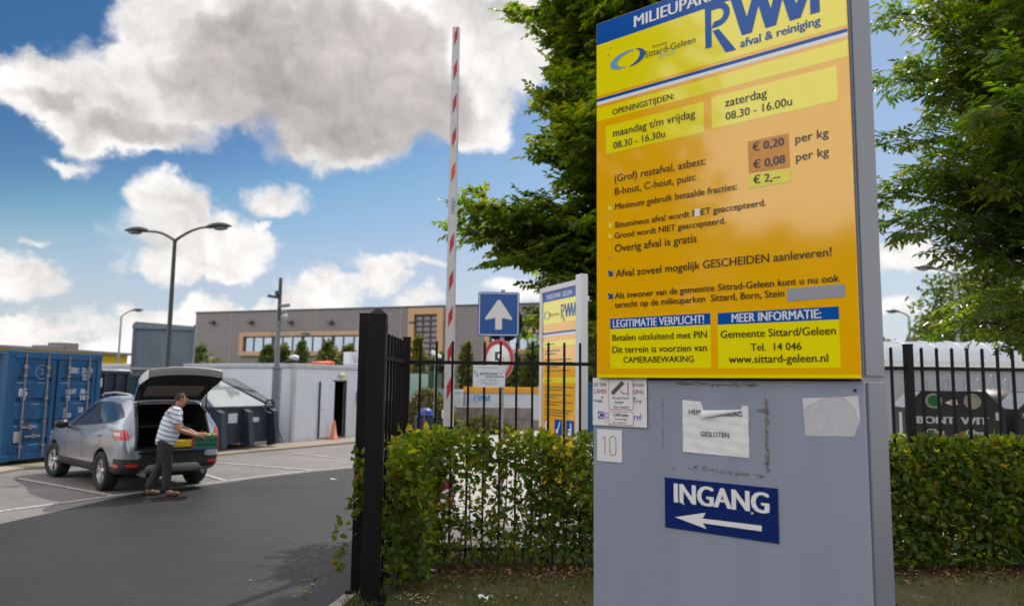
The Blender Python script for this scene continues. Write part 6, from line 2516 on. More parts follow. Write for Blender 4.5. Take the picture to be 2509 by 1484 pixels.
mb = MB(); mb.box(-.045, .045, -.035, .035, 0, at(1089, 1024, Yb).z); mb.build('post', m_blk, t)
Yp = 26.0
p = at(1068, 900, Yp)
t = thing('camera_post', 'thin grey post with a white camera, left of the raised boom', 'camera mast', (p.x, Yp, 0))
zc2 = at(1068, 872, Yp).z
mb = MB(); mb.tube([(0, 0, 0), (0, 0, zc2)], .05, 8); mb.build('post', m_galv, t)
mb = MB(); mb.M = Matrix.Translation((0, 0, zc2 + .06)) @ Matrix.Rotation(.5, 4, 'Y'); mb.box(-.2, .2, -.07, .07, -.06, .06, ch=.02); mb.build('camera', m_bw2, t)
x0, x1 = at(1432, 960, 26).x, at(1500, 960, 26).x
t = thing('waste_skip', 'dark blue container corner between the two yellow signs', 'skip', (x0, 26, 0))
ribbed_box(x1 - x0 + 3, 2.2, .12, 1.92, m_cbd, t)

# ------------------------------------------------------------------ the car
from mathutils.bvhtree import BVHTree
m_sil = mat('car_silver_paint', (0.27, 0.30, 0.355), 0.24, metal=0.6, coat=1.0)
m_wpt = mat('car_white_paint', (0.70, 0.71, 0.72), 0.30, coat=1.0)
m_pla = mat('car_black_plastic', (0.012, 0.012, 0.014), 0.55, bump=.05, bscale=200)
m_cgl = mat('car_window', (0.010, 0.012, 0.014), 0.03, spec=0.9, coat=1.0)
m_trim = mat('car_trim_black', (0.006, 0.006, 0.007), 0.3)
m_tyre = mat('tyre_rubber', (0.012, 0.012, 0.013), 0.85, bump=.2, bscale=90)
m_rim = mat('alloy_rim', (0.48, 0.48, 0.50), 0.32, metal=0.8)
m_lr = mat('tail_lamp_red', (0.50, 0.006, 0.012), 0.12, coat=1.0)
m_lrd = mat('tail_lamp_dark_red', (0.16, 0.004, 0.02), 0.12, coat=1.0)
m_lc = mat('tail_lamp_clear', (0.50, 0.46, 0.47), 0.12, coat=1.0)
m_int = mat('boot_lining', (0.012, 0.012, 0.013), 0.95)
m_see_through = mat('see_through_grey', (0.13, 0.12, 0.11), 0.8)  # inner gate pane: light through the rear glass painted as opaque grey
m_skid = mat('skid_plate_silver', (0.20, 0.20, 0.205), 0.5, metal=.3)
m_plt = mat('number_plate_yellow', (0.72, 0.46, 0.01), 0.4)

ST = [  # x, bottom, belt, roof, half width, roof half width
    (-.93, .44, .74, .80, .72, .60), (-.90, .40, .86, .95, .80, .62), (-.84, .38, .98, 1.10, .855, .62), (-.76, .36, 1.10, 1.28, .885, .60), (-.68, .30, 1.17, 1.46, .90, .585), (-.58, .30, 1.185, 1.60, .908, .585), (-.40, .29, 1.175, 1.645, .915, .60),
    (0.0, .28, 1.14, 1.668, .918, .625), (.5, .27, 1.10, 1.675, .915, .635), (1.0, .27, 1.07, 1.655, .912, .63), (1.35, .27, 1.055, 1.60, .912, .615), (1.75, .27, 1.04, 1.40, .915, .65), (2.15, .27, 1.03, 1.17, .918, .72),
    (2.45, .27, 1.015, 1.085, .915, .70), (2.85, .27, .985, 1.055, .90, .68), (3.2, .27, .93, .99, .86, .64), (3.45, .29, .84, .89, .77, .56), (3.56, .32, .72, .76, .66, .46), (3.60, .38, .60, .62, .52, .36)]


def car_shell():
    mb = MB()
    rows = []
    for (x, z0, bl, rf, w, wr) in ST:
        sh = bl - .10
        pts = [(0, z0), (w * .86, z0), (w * .965, z0 + .05), (w * .985, min(.47, bl - .2)), (w * .99, min(.60, bl - .12)), (w, min(.78, bl - .08)), (w * .985, max(sh, min(.78, bl - .08) + .02)), (w * .955, bl),
               (w * .955 + (wr - w * .955) * .35, bl + (rf - bl) * .36), (w * .955 + (wr - w * .955) * .75, bl + (rf - bl) * .74), (wr, bl + (rf - bl) * .92), (wr * .86, bl + (rf - bl) * .985), (wr * .45, rf + .006), (0, rf + .010)]
        rows.append([(x, y, z) for y, z in pts])
    n = len(rows[0])
    for r_ in rows:
        mb.v += r_ + [(x, -y, z) for x, y, z in r_[1:-1]]
    nn = 2 * n - 2
    def ix(i, j):
        return i * nn + (j if j < n else n + (2 * n - 2 - j) - 1 + 0)
    ring = list(range(n)) + [n + k for k in range(n - 3, -1, -1)]
    for i in range(len(rows) - 1):
        for k in range(len(ring)):
            a, b = ring[k], ring[(k + 1) % len(ring)]
            mb.f.append((i * nn + a, i * nn + b, (i + 1) * nn + b, (i + 1) * nn + a))
            zc = sum(mb.v[q][2] for q in mb.f[-1]) / 4
            xm = (ST[i][0] + ST[i + 1][0]) / 2
            lo = 4 if (xm < -.5) else 3
            jj = min(a, b) if max(a, b) < n else min(a - n + 1 if a >= n else a, b - n + 1 if b >= n else b)
            mb.m.append(1 if jj < lo else 0)
            mb.sm.append(True)
    for i in (0, len(rows) - 1):
        mb.f.append(tuple(i * nn + q for q in ring)); mb.m.append(1 if i == 0 else 0); mb.sm.append(False)
    return mb


def arch(x, y0, y1, r=.40):
    mb = MB()
    mb.lathe([(r, y0), (r, y1)], (x, 0, .355), 36, axis='y', sm=True)
    return mb


def boolean(o, cutters):
    for c in cutters:
        md = o.modifiers.new('b', 'BOOLEAN')
        md.operation, md.solver, md.object = 'DIFFERENCE', 'EXACT', c
        md.material_mode = 'TRANSFER'
    dg = bpy.context.evaluated_depsgraph_get()
    me = bpy.data.meshes.new_from_object(o.evaluated_get(dg))
    o.modifiers.clear()
    o.data = me
    for c in cutters:
        bpy.data.objects.remove(c)


def make_car(label, loc, rot, paint, gate_open, group=None, scale=1.0):
    car = thing('car', label, 'car', loc, rot, group)
    car.scale = (scale,) * 3
    sh = car_shell()
    body = sh.build('body', [paint, m_pla])
    # smooth the shell
    sub = body.modifiers.new('s', 'SUBSURF'); sub.levels = 2; sub.render_levels = 2
    dg = bpy.context.evaluated_depsgraph_get()
    me = bpy.data.meshes.new_from_object(body.evaluated_get(dg))
    body.modifiers.clear(); body.data = me
    bm = bmesh.new(); bm.from_mesh(me)
    bvh = BVHTree.FromBMesh(bm); bm.free()
    cut = [arch(0, .62, 1.2).build('c', m_int), arch(0, -1.2, -.62).build('c', m_int), arch(2.69, .62, 1.2).build('c', m_int), arch(2.69, -1.2, -.62).build('c', m_int)]
    if gate_open:
        mb = MB()
        mb.add([(-1.3, -.66, .74), (-1.3, .66, .74), (-1.3, .60, 1.54), (-1.3, -.60, 1.54), (.55, -.66, .74), (.55, .66, .74), (.55, .52, 1.54), (.55, -.52, 1.54)], [(0, 1, 2, 3), (7, 6, 5, 4), (0, 4, 5, 1), (1, 5, 6, 2), (2, 6, 7, 3), (3, 7, 4, 0)])
        cut.append(mb.build('c', m_int))
    boolean(body, cut)
    body.parent = car

    def decal(name, poly, mt, side, off=.004, parent=None, step=.06):
        """a thin piece that follows the body; poly in (x, z) seen from the side, or (y, z) seen from behind"""
        bm_ = bmesh.new()
        if side in ('l', 'r'):
            vs = [bm_.verts.new((x, 0, z)) for x, z in poly]
        else:
            vs = [bm_.verts.new((0, x, z)) for x, z in poly]
        bm_.faces.new(vs)
        lo = [min(v.co[i] for v in vs) for i in range(3)]; hi = [max(v.co[i] for v in vs) for i in range(3)]
        for i in range(3):
            k = lo[i] + step
            while k < hi[i]:
                nn = Vector((0, 0, 0)); nn[i] = 1
                co = Vector((0, 0, 0)); co[i] = k
                bmesh.ops.bisect_plane(bm_, geom=bm_.verts[:] + bm_.edges[:] + bm_.faces[:], plane_co=co, plane_no=nn)
                k += step
        bad = []
        for v in bm_.verts:
            if side == 'l':
                h = bvh.ray_cast(Vector((v.co.x, 2, v.co.z)), Vector((0, -1, 0)))
            elif side == 'r':
                h = bvh.ray_cast(Vector((v.co.x, -2, v.co.z)), Vector((0, 1, 0)))
            else:
                h = bvh.ray_cast(Vector((-3, v.co.y, v.co.z)), Vector((1, 0, 0)))
            if h[0] is None:
                bad.append(v)
            else:
                nrm = h[1]
                d = {'l': Vector((0, 1, 0)), 'r': Vector((0, -1, 0)), 'b': Vector((-1, 0, 0))}[side]
                if nrm.dot(d) < 0:
                    nrm = -nrm
                v.co = h[0] + nrm * off
        if bad:
            bmesh.ops.delete(bm_, geom=bad, context='VERTS')
        mb = MB()
        bm_.verts.index_update()
        mb.add([v.co[:] for v in bm_.verts], [[v.index for v in f.verts] for f in bm_.faces], 0, True)
        bm_.free()
        return mb.build(name, mt, parent or car)

    DLO = [(1.98, 1.065), (1.62, 1.30), (1.30, 1.49), (.95, 1.555), (.3, 1.575), (-.15, 1.535), (-.50, 1.40), (-.62, 1.31), (-.30, 1.215), (.5, 1.145), (1.3, 1.09)]
    W1 = [(1.80, 1.10), (1.58, 1.265), (1.28, 1.45), (.98, 1.515), (1.02, 1.125), (1.3, 1.108)]
    W2 = [(.94, 1.52), (.3, 1.545), (.06, 1.525), (.02, 1.205), (.5, 1.16), (.98, 1.13)]
    W3 = [(.01, 1.52), (-.16, 1.495), (-.46, 1.375), (-.53, 1.312), (-.28, 1.245), (-.03, 1.215)]
    for side in ('l', 'r'):
        fr = decal('window_surround', DLO, m_trim, side, .0025)
        for w_ in (W1, W2, W3):
            decal('window', w_, m_cgl, side, .006, fr)
        for pts in ([(1.95, .50), (1.95, 1.0), (1.945, 1.0), (1.942, .50)], [(.98, .50), (1.0, 1.09), (.993, 1.09), (.972, .50)], [(.42, .50), (.30, .72), (.05, .88), (-.02, 1.17), (-.028, 1.17), (.04, .875), (.292, .715), (.412, .50)]):
            decal('door_gap', pts, m_trim, side, .0015, body)
        s_ = 1 if side == 'l' else -1
        for x in (1.12, .14):
            mb = MB()
            hit = bvh.ray_cast(Vector((x, 2 * s_, .96)), Vector((0, -s_, 0)))
            y = hit[0].y
            mb.box(x - .02, x + .20, min(y, y + .035 * s_), max(y, y + .035 * s_), .955, .985, ch=.008)
            mb.build('door_handle', paint, car)
        mb = MB()
        mb.ellipsoid((1.88, s_ * 1.02, 1.10), (.09, .13, .085)); mb.tube([(1.95, s_ * .86, 1.04), (1.9, s_ * .98, 1.08)], .03, 6)
        mi_ = mb.build('mirror', m_trim, car)
        mb = MB(); mb.tube([(-.35, s_ * .545, 1.665), (-.2, s_ * .56, 1.705), (.4, s_ * .575, 1.73), (1.0, s_ * .57, 1.705), (1.15, s_ * .56, 1.66)], .017, 8)
        mb.build('roof_rail', m_rim, car)
        # tail lamp: wraps round the corner
        TL = [(-.30, 1.085), (-.55, 1.10), (-.74, 1.10), (-.80, .93), (-.60, .925), (-.50, .99)]
        tl = decal('tail_lamp', TL, m_lrd, side, .010, car, .035)
        decal('lamp_red', [(-.56, .985), (-.77, .985), (-.79, .933), (-.61, .932)], m_lr, side, .014, tl, .035)
        decal('lamp_clear', [(-.56, 1.05), (-.74, 1.055), (-.76, 1.0), (-.56, 1.0)], m_lc, side, .014, tl, .035)
        decal('reflector', [(-.50, .46), (-.74, .455), (-.76, .51), (-.50, .51)], m_lr, side, .006, car, .03)
        decal('tail_lamp', [(s_ * .86, 1.10), (s_ * .80, 1.10), (s_ * .76, 1.02), (s_ * .76, .93), (s_ * .86, .93)], m_lr, 'b', .012, car, .03)
        decal('reflector', [(s_ * .80, .47), (s_ * .62, .47), (s_ * .62, .52), (s_ * .80, .52)], m_lr, 'b', .008, car, .04)
    if not gate_open:
        decal('rear_window', [(-.52, 1.18), (.52, 1.18), (.48, 1.50), (-.48, 1.50)], m_cgl, 'b', .006)
    # windscreen
    mb = MB()
    vs = []
    for i in range(7):
        for k in range(9):
            u, v = i / 6, k / 8 * 2 - 1
            x = 1.32 + (2.20 - 1.32) * u
            hit = bvh.ray_cast(Vector((x, v * (.52 + .14 * u), 3)), Vector((0, 0, -1)))
            vs.append(hit[0] + hit[1] * .006 if hit[0] else Vector((x, 0, 1)))
    mb.add(vs, [(i * 9 + k, (i + 1) * 9 + k, (i + 1) * 9 + k + 1, i * 9 + k + 1) for i in range(6) for k in range(8)], 0, True)
    mb.build('windscreen', m_cgl, car)
    for s_ in (1, -1):
        decal_pts = [(3.15, .80), (2.85, .90), (3.2, .92), (3.42, .83), (3.46, .76)]
        decal('headlight', decal_pts, m_lc, 'l' if s_ > 0 else 'r', .006, car, .05)
    # bumper details
    mb = MB()
    vs, fs = [], []
    for k in range(13):
        y = -.56 + 1.12 * k / 12
        x = -.965 + .10 * (abs(y) / .56) ** 3
        zt_ = .50 - .03 * (abs(y) / .56) ** 4
        vs += [(x, y, zt_), (x - .015, y, .46), (x - .012, y, .38), (x + .05, y, .34)]
    for k in range(12):
        for j in range(3):
            fs.append((k * 4 + j, k * 4 + j + 1, k * 4 + j + 5, k * 4 + j + 4))
    mb.add(vs, fs, 0, True)
    mb.build('skid_plate', m_skid, car)
    mb = MB()
    mb.box(-.985, -.72, -.62, .62, .705, .735, ch=.012)
    mb.build('bumper_step', m_pla, car)
    mb = MB()
    mb.box(-.60, 3.3, -.62, .62, .24, .34)
    mb.build('underbody', m_int, car)
    for s_ in (1, -1):
        mb = MB(); mb.tube([(-.98, s_ * .52, .33), (-.75, s_ * .52, .33)], .04, 10); mb.build('exhaust', m_skid, car)
    # wheels
    for x, s_ in ((0, 1), (0, -1), (2.69, 1), (2.69, -1)):
        wt = bpy.data.objects.new('wheel', None); C.objects.link(wt); wt.parent = car
        wt.location = (x, s_ * .80, .345)
        if x > 1:
            wt.rotation_euler = (0, 0, .16)
        mb = MB()
        mb.lathe([(.215, -.095), (.25, -.115), (.315, -.118), (.340, -.095), (.345, 0), (.340, .095), (.315, .118), (.25, .115), (.215, .095)], (0, 0, 0), 40, axis='y', cap=False)
        mb.build('tyre', m_tyre, wt)
        mb = MB()
        o_ = .085 * s_
        mb.lathe([(.225, -.09), (.235, -.095 * 1), (.228, 0), (.235, .095), (.225, .09), (.20, .0)], (0, 0, 0), 36, axis='y', cap=False)
        for k in range(5):
            a = 2 * PI * k / 5 + .3
            for da in (-.17, .17):
                ca, sa = math.cos(a + da), math.sin(a + da)
                cb_, sb = math.cos(a + da * .5), math.sin(a + da * .5)
                t_ = Vector((-sa, 0, ca)) * .020
                i_, e_ = Vector((cb_ * .045, o_ * .8, sb * .045)), Vector((ca * .222, o_ * 1.02, sa * .222))
                mb.add([i_ - t_ * .9, i_ + t_ * .9, e_ + t_, e_ - t_], [(0, 1, 2, 3)])
                b2 = Vector((0, -.03 * s_, 0))
                mb.add([i_ - t_ * .9, i_ - t_ * .9 + b2, e_ - t_ + b2, e_ - t_], [(0, 1, 2, 3)])
                mb.add([i_ + t_ * .9, i_ + t_ * .9 + b2, e_ + t_ + b2, e_ + t_], [(0, 1, 2, 3)])
        mb.lathe([(.0001, o_ * .95), (.045, o_ * .92), (.055, o_ * .7)], (0, 0, 0), 16, axis='y')
        mb.build('rim', m_rim, wt)
        mb = MB(); mb.lathe([(.0001, .02 * s_), (.205, .02 * s_)], (0, 0, 0), 24, axis='y'); mb.build('brake_disc', m_trim, wt)
    if gate_open:
        # tailgate swung up: profile u along the gate from the hinge, v outward
        A_ = math.radians(143.0)
        eu = Vector((math.cos(A_), 0, math.sin(A_)))
        ev = Vector((math.sin(A_), 0, -math.cos(A_)))
        H0 = Vector((-.55, 0, 1.615))
        def G(u, v, y):
            return H0 + eu * u + ev * v + Vector((0, y, 0))
        gt = bpy.data.objects.new('tailgate', None); C.objects.link(gt); gt.parent = car
        prof_o = [(0.0, .03), (.14, .055), (.32, .062), (.46, .075), (.54, .088), (.66, .090), (.80, .078), (.91, .050), (.94, .034)]
        prof_i = [(0.0, -.01), (.14, .0), (.32, .0), (.46, .0), (.54, -.02), (.66, -.05), (.76, -.075), (.82, -.09), (.86, -.098), (.875, -.1), (.885, -.10)]
        def wid(u):
            return .60 + .09 * min(1, u / .55) - .04 * max(0, (u - .6) / .33)
        NY = 12
        mo, mi2 = MB(), MB()
        def bow(u, k):
            q = abs(k / NY * 2 - 1)
            return -.055 * q ** 2.6 * (.4 + .6 * u)
        for mbx, prof in ((mo, prof_o), (mi2, prof_i)):
            for (u, v) in prof:
                for k in range(NY + 1):
                    q = (k / NY * 2 - 1)
                    mbx.v.append(tuple(G(u + bow(u, k), v + bow(u, k) * .6, q * wid(u))))
            for i in range(len(prof) - 1):
                for k in range(NY):
                    mbx.f.append((i * (NY + 1) + k, (i + 1) * (NY + 1) + k, (i + 1) * (NY + 1) + k + 1, i * (NY + 1) + k + 1)); mbx.m.append(0); mbx.sm.append(True)
        for e in (0, NY):        # side cheeks
            b0 = len(mo.v)
            for (u, v), (u2, v2) in zip(prof_o, prof_i):
                q = (e / NY * 2 - 1)
                mo.v.append(tuple(G(u + bow(u, e), v + bow(u, e) * .6, q * wid(u)))); mo.v.append(tuple(G(u2 + bow(u2, e), v2 + bow(u2, e) * .6, q * wid(u2))))
            for i in range(min(len(prof_o), len(prof_i)) - 1):
                mo.f.append((b0 + 2 * i, b0 + 2 * i + 2, b0 + 2 * i + 3, b0 + 2 * i + 1)); mo.m.append(0); mo.sm.append(False)
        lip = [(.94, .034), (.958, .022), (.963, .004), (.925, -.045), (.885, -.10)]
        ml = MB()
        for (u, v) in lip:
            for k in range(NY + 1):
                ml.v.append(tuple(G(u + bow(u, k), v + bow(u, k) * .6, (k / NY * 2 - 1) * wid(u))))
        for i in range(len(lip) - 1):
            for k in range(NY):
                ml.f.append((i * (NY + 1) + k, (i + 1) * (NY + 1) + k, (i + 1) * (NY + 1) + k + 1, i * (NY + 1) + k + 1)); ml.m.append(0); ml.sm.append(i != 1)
        ml.build('shaded_lower_edge', m_skid, gt)  # darker grey lip: shade on the gate's end put into the colour
        mo.build('outer_skin', paint, gt)
        mi2.build('inner_trim', m_int, gt)
        mb = MB()
        mb.add([G(.12, -.012, -.50), G(.12, -.012, .50), G(.43, -.012, .52), G(.43, -.012, -.52), G(.12, -.004, -.50), G(.12, -.004, .50), G(.43, -.004, .52), G(.43, -.004, -.52)], [(0, 1, 2, 3), (7, 6, 5, 4), (0, 4, 5, 1), (1, 5, 6, 2), (2, 6, 7, 3), (3, 7, 4, 0)])
        mb.build('inner_pane', m_see_through, gt)
        mb = MB()
        mb.add([G(.08, .066, -.52), G(.08, .066, .52), G(.44, .082, .58), G(.44, .082, -.58)], [(0, 1, 2, 3)])
        mb.build('rear_window', m_cgl, gt)
        for s_ in (1, -1):
            mb = MB(); mb.tube([Vector((-.70, s_ * .64, 1.22)), G(.30, -.015, s_ * .60)], .013, 8); mb.build('gas_strut', m_trim, gt)
        # opening seal, parcel shelf and rear seats
        mb = MB()
        def rear_pt(y, z):
            h = bvh.ray_cast(Vector((-3, y, z)), Vector((1, 0, 0)))
            return (h[0] + Vector((-.006, 0, 0))) if h[0] else Vector((-.6, y, z))
        path = [rear_pt(s * (.665 - .06 * max(0, (z - .74) / .8)), z) for s, zs in ((1, (.76, .9, 1.1, 1.3, 1.45, 1.53)), ) for z in zs]
        path2 = [Vector((p.x, -p.y, p.z)) for p in path][::-1]
        mb.tube(path + [Vector((path[-1].x, 0, 1.555))] + path2, .022, 8)
        mb.build('opening_seal', m_trim, car)
        mb = MB(); mb.box(-.60, .45, -.52, .52, 1.12, 1.14); mb.build('parcel_shelf', m_int, car)
        mb = MB()
        for y in (-.36, 0, .36):
            mb.box(.38, .50, y - .16, y + .16, .76, 1.22, ch=.03)
            mb.box(.40, .48, y - .09, y + .09, 1.23, 1.38, ch=.03)
        mb.build('rear_seat', m_int, car)
    return car


CROT = math.radians(137.0)
make_car('silver estate car with raised tailgate parked in the marked bay', (-6.50, 13.80, .0), CROT, m_sil, True, scale=.97)
q = at(1470, 1000, 19.5)
make_car('white car mostly hidden behind the pylon, by the dark blue container', (q.x + 1.2, 20.8, 0), math.radians(35), m_wpt, False, scale=.9)

# yellow folded bag on the boot sill
ch_, sh_ = math.cos(CROT), math.sin(CROT)
def carpt(x, y, z):
    return Vector((-6.50 + x * ch_ - y * sh_, 13.80 + x * sh_ + y * ch_, z))
o = MB().box(-.02, .16, -.22, .22, 0, .13, ch=.02).build('yellow_bag', m_plt)
o.location = carpt(-.80, -.20, .735); o.rotation_euler = (0, 0, CROT)
tag(o, 'yellow folded bag on the boot sill of the silver car', 'bag')

# ------------------------------------------------------------------ the man with the crate
m_skin = mat('skin', (0.36, 0.17, 0.105), 0.5, var=.06, vscale=12)
m_hair = mat('dark_brown_hair', (0.030, 0.018, 0.012), 0.7, var=.3, vscale=40, bump=.4, bscale=120)
m_trou = mat('charcoal_trousers', (0.022, 0.022, 0.027), 0.9, var=.25, vscale=9, bump=.5, bscale=14, bdist=.02)
m_shoe = mat('brown_shoes', (0.10, 0.045, 0.025), 0.5)
m_eye = mat('eye', (0.02, 0.015, 0.012), 0.2)
m_shirt = bpy.data.materials.new('striped_shirt'); m_shirt.use_nodes = True
N, L = m_shirt.node_tree.nodes, m_shirt.node_tree.links
b_ = N['Principled BSDF']; b_.inputs['Roughness'].default_value = .85
_t = N.new('ShaderNodeTexCoord'); _s = N.new('ShaderNodeSeparateXYZ'); L.new(_t.outputs['Object'], _s.inputs[0])
_nz = N.new('ShaderNodeTexNoise'); _nz.inputs['Scale'].default_value = 5; L.new(_t.outputs['Object'], _nz.inputs[0])
def mm(op, a, b):
    n_ = N.new('ShaderNodeMath'); n_.operation = op
    for i, v in enumerate((a, b)):
        if isinstance(v, (int, float)):
            n_.inputs[i].default_value = v
        else:
            L.new(v, n_.inputs[i])
    return n_.outputs[0]
fr_ = mm('FRACT', mm('DIVIDE', mm('ADD', mm('ADD', _s.outputs[2], mm('MULTIPLY', _s.outputs[0], .30)), mm('MULTIPLY', _nz.outputs['Fac'], .03)), .078), 0.0)
st_ = mm('LESS_THAN', fr_, .34)
mx_ = N.new('ShaderNodeMix'); mx_.data_type = 'RGBA'; L.new(st_, mx_.inputs['Factor'])
mx_.inputs['A'].default_value = (.70, .68, .80, 1); mx_.inputs['B'].default_value = (.17, .30, .40, 1)
L.new(mx_.outputs['Result'], b_.inputs['Base Color'])
_bp = N.new('ShaderNodeBump'); _bp.inputs['Strength'].default_value = .5; _bp.inputs['Distance'].default_value = .03
_n3 = N.new('ShaderNodeTexNoise'); _n3.inputs['Scale'].default_value = 9; L.new(_t.outputs['Object'], _n3.inputs[0])
L.new(_n3.outputs['Fac'], _bp.inputs['Height']); L.new(_bp.outputs[0], b_.inputs['Normal'])


def skin_mesh(name, verts, edges, radii, mt, parent, root=0, levels=2):
    me = bpy.data.meshes.new(name)
    me.from_pydata([tuple(v) for v in verts], edges, [])
    o = bpy.data.objects.new(name, me)
    C.objects.link(o)
    md = o.modifiers.new('skin', 'SKIN')
    md.use_smooth_shade = True
    for i, r_ in enumerate(radii):
        sv = me.skin_vertices[0].data[i]
        sv.radius = (r_, r_) if not isinstance(r_, tuple) else r_
        sv.use_root = (i == root)
    sb = o.modifiers.new('sub', 'SUBSURF'); sb.levels = levels; sb.render_levels = levels
    dg = bpy.context.evaluated_depsgraph_get()
    m2 = bpy.data.meshes.new_from_object(o.evaluated_get(dg))
    o.modifiers.clear()
    o.data = m2
    m2.materials.clear(); m2.materials.append(mt)
    for p_ in m2.polygons:
        p_.use_smooth = True
    o.parent = parent
    return o


MX, MY = -5.76, 12.68
man = thing('person', 'man in blue and white striped polo shirt carrying a green crate at the car boot', 'person', (MX, MY, 0))
fw = Vector((.90, .43, 0)).normalized(); rt = Vector((fw.y, -fw.x, 0))
def B(f, r_, z):
    if z > .95:                      # stands a little more upright
        f -= (z - .95) * .15
    return fw * f + rt * r_ + Vector((0, 0, z))
class Sk:
    def __init__(s): s.v, s.e, s.r = [], [], []
    def add(s, p, r_, par=None):
        s.v.append(p); s.r.append(r_)
        if par is not None: s.e.append((par, len(s.v) - 1))
        return len(s.v) - 1
K = Sk()
pel = K.add(B(-.02, 0, .90), .125)
wai = K.add(B(.03, 0, 1.06), .125, pel)
che = K.add(B(.12, 0, 1.27), .145, wai)
upc = K.add(B(.19, 0, 1.40), .105, che)
nec = K.add(B(.24, 0, 1.475), .058, upc)
hb = K.add(B(.275, 0, 1.535), .066, nec)
hc = K.add(B(.29, 0, 1.60), .084, hb)
ht = K.add(B(.285, 0, 1.665), .062, hc)
jaw = K.add(B(.345, 0, 1.525), .042, hb)
J = {}
for s_, nm in ((1, 'r'), (-1, 'l')):
    shd = K.add(B(.17, .175 * s_, 1.385), .070, upc)
    J['sh' + nm] = shd
    if s_ > 0:
        el_, wr_ = B(.20, .235, 1.085), B(.475, .17, .985)
    else:
        el_, wr_ = B(.26, -.23, 1.10), B(.50, -.17, .985)
    e_ = K.add(el_, .044, K.add(B(.17, .175 * s_, 1.385).lerp(el_, .5), .052, shd))
    f_ = K.add(el_.lerp(wr_, .35), .046, e_)
    w_ = K.add(wr_, .030, f_)
    pm = K.add(wr_ + fw * .055 + Vector((0, 0, -.005)), .033, w_)
    J['wr' + nm] = wr_
    pc = wr_ + fw * .075
    for k, (dl, ln_) in enumerate(((.030, .030), (.011, .036), (-.009, .034), (-.027, .026))):
        a = K.add(pc + Vector((0, 0, dl)) + fw * .02, .011, pm)
        b2 = K.add(pc + Vector((0, 0, dl)) + fw * (.02 + ln_) - rt * s_ * .012, .0095, a)
        K.add(pc + Vector((0, 0, dl * .9)) + fw * (.028 + ln_ * 1.1) - rt * s_ * .042, .0085, b2)
    a = K.add(wr_ + fw * .035 + Vector((0, 0, .035)), .0125, pm)
    K.add(wr_ + fw * .07 + Vector((0, 0, .055)) - rt * s_ * .02, .010, a)
for s_, nm, kn, an, toe in ((1, 'r', B(.04, .10, .48), B(.05, .12, .085), B(.22, .15, .035)), (-1, 'l', B(-.06, -.09, .47), B(-.24, -.07, .10), B(-.08, -.08, .03))):
    hp_ = K.add(B(-.02, .095 * s_, .86), .098, pel)
    th = K.add(B(-.02, .095 * s_, .86).lerp(kn, .5), .080, hp_)
    k2 = K.add(kn, .058, th)
    ca = K.add(kn.lerp(an, .4) - fw * .015, .055, k2)
    a2 = K.add(an, .036, ca)
    K.add(toe, .030, a2)
    J['kn' + nm], J['an' + nm], J['toe' + nm] = kn, an, toe
body = skin_mesh('body', K.v, K.e, K.r, m_skin, man)
# nose, ear, eyes, brows of the face
mb = MB()
mb.ellipsoid(B(.378, 0, 1.585), (.020, .016, .022), 0, 10, 8)
for s_ in (1, -1):
    mb.ellipsoid(B(.285, .083 * s_, 1.59), (.018, .010, .030), 0, 10, 8)
mb.build('nose_and_ears', m_skin, body)
for s_ in (1, -1):
    mb = MB(); mb.ellipsoid(B(.358, .034 * s_, 1.607), (.010, .010, .008), 0, 8, 6); mb.build('eye', m_eye, body)
mb = MB(); mb.ellipsoid(B(.376, 0, 1.540), (.010, .024, .006), 0, 8, 6, Matrix.Rotation(math.atan2(fw.y, fw.x), 3, 'Z')); mb.build('mouth', mat('lips', (.25, .08, .06), .5), body)
# hair: cap over the crown and back of the head
mb = MB()
nu, nv = 20, 10
c0 = B(.278, 0, 1.605)
vs, fs = [], []
for i in range(nv + 1):
    t_ = (PI * .60) * i / nv
    for k in range(nu):
        a = 2 * PI * k / nu
        d = Vector((math.sin(t_) * math.cos(a), math.sin(t_) * math.sin(a), math.cos(t_)))
        fr = math.cos(a)
        drop = 1.0 if fr < .2 else 1 - .60 * (fr - .2) / .8
        tt = t_ * drop
        d = Vector((math.sin(tt) * math.cos(a), math.sin(tt) * math.sin(a), math.cos(tt)))
        p = fw * d.x * .094 + rt * d.y * .087 + Vector((0, 0, d.z * .097))
        vs.append(c0 + p)
for i in range(nv):
    for k in range(nu):
        fs.append((i * nu + k, (i + 1) * nu + k, (i + 1) * nu + (k + 1) % nu, i * nu + (k + 1) % nu))
mb.add(vs, fs, 0, True)
mb.build('hair', m_hair, body)
# polo shirt
K = Sk()
a0 = K.add(B(-.02, 0, .78), .150)
a = K.add(B(-.01, 0, .88), .178, a0)
b1 = K.add(B(.03, 0, 1.00), .185, a)
c1 = K.add(B(.085, 0, 1.15), .185, b1)
d1 = K.add(B(.14, 0, 1.29), .178, c1)
e1 = K.add(B(.195, 0, 1.40), .125, d1)
K.add(B(.232, 0, 1.46), .070, e1)
for s_, el_ in ((1, B(.20, .235, 1.085)), (-1, B(.26, -.23, 1.10))):
    s0 = B(.17, .165 * s_, 1.385)
    k1 = K.add(s0, .086, e1)
    K.add(s0.lerp(el_, .42), .078, k1)
    K.add(s0.lerp(el_, .72), .076, len(K.v) - 1)
skin_mesh('polo_shirt', K.v, K.e, K.r, m_shirt, man)
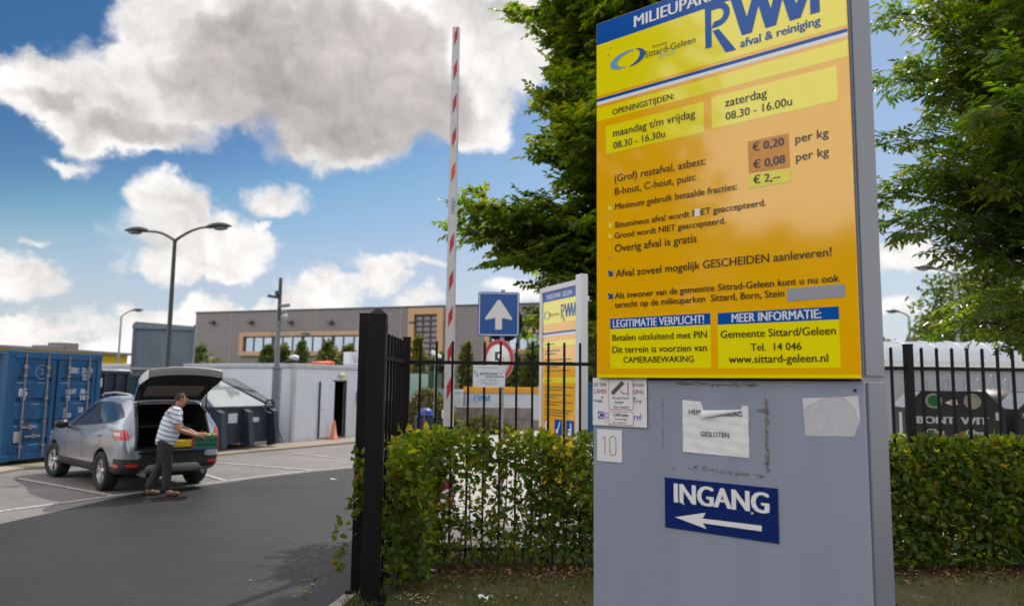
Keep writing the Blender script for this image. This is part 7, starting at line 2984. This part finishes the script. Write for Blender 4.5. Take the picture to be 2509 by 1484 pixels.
# trousers
K = Sk()
a = K.add(B(-.01, 0, .98), .166)
b1 = K.add(B(-.02, 0, .86), .155, a)
for s_, nm in ((1, 'r'), (-1, 'l')):
    hpv = B(-.02, .098 * s_, .80)
    h1 = K.add(hpv, .120, b1)
    kn, an = J['kn' + nm], J['an' + nm]
    t1_ = K.add(hpv.lerp(kn, .5), .106, h1)
    k1 = K.add(kn, .082, t1_)
    c_ = K.add(kn.lerp(an, .5) - fw * .012, .080, k1)
    K.add(an + Vector((0, 0, .0)), .074, c_)
skin_mesh('trousers', K.v, K.e, K.r, m_trou, man)
for s_, nm in ((1, 'r'), (-1, 'l')):
    an, toe = J['an' + nm], J['toe' + nm]
    K = Sk()
    a = K.add(an + Vector((0, 0, -.035)) - fw * .02, .050)
    b1 = K.add(an.lerp(toe, .55) + Vector((0, 0, -.012)), .050, a)
    K.add(toe + fw * .035 + Vector((0, 0, .004)), .040, b1)
    skin_mesh('shoe', K.v, K.e, K.r, m_shoe, man)

# the folding crate he holds
m_cg = mat('crate_green', (0.008, 0.12, 0.055), 0.5)
m_cr = mat('crate_red', (0.36, 0.012, 0.02), 0.5)
m_cbl = mat('crate_blue', (0.01, 0.04, 0.30), 0.5)
cc = (J['wrr'] + J['wrl']) / 2 + fw * .12
ang_ = math.atan2(fw.y, fw.x)
cr = thing('folding_crate', 'green plastic folding crate with red ends held by the man', 'crate', Vector((MX, MY, 0)) + Vector((cc.x, cc.y, cc.z - .225)), ang_)
Lx, Ly, Lz = .19, .165, .225
for s_ in (1, -1):
    mb = MB()
    y0 = s_ * Ly
    t0, t1 = min(y0, y0 - .014 * s_), max(y0, y0 - .014 * s_)
    for z0, z1 in ((0.02, .055), (.185, .225)):
        mb.box(-Lx, Lx, t0, t1, z0, z1)
    for k in range(10):
        x = -Lx + .012 + (2 * Lx - .024) * k / 9
        mb.box(x - .009, x + .009, t0, t1, .055, .185)
    mb.box(-Lx, Lx, t0 + .001, t1 - .001, .10, .135)
    mb.build('side_panel', m_cg, cr)
    mb = MB()
    x0 = s_ * Lx
    a0_, a1_ = min(x0, x0 + .014 * s_), max(x0, x0 + .014 * s_)
    mb.box(a0_, a1_, -Ly, Ly, .02, .10); mb.box(a0_, a1_, -Ly, -.05, .10, .225); mb.box(a0_, a1_, .05, Ly, .10, .225); mb.box(a0_, a1_, -.05, .05, .19, .225)
    mb.build('end_panel', m_cr, cr)
mb = MB(); mb.box(-Lx - .01, Lx + .01, -Ly - .006, Ly + .006, 0, .02); mb.build('bottom', m_cbl, cr)
mb = MB()
rg = random.Random(2)
for k in range(9):
    mb.ellipsoid((rg.uniform(-.13, .13), rg.uniform(-.1, .1), .17 + rg.uniform(0, .07)), (.05, .045, .05), 0, 8, 6)
mb.build('contents', mat('kitchen_waste', (.32, .30, .12), .8, var=.4, vscale=20), cr)
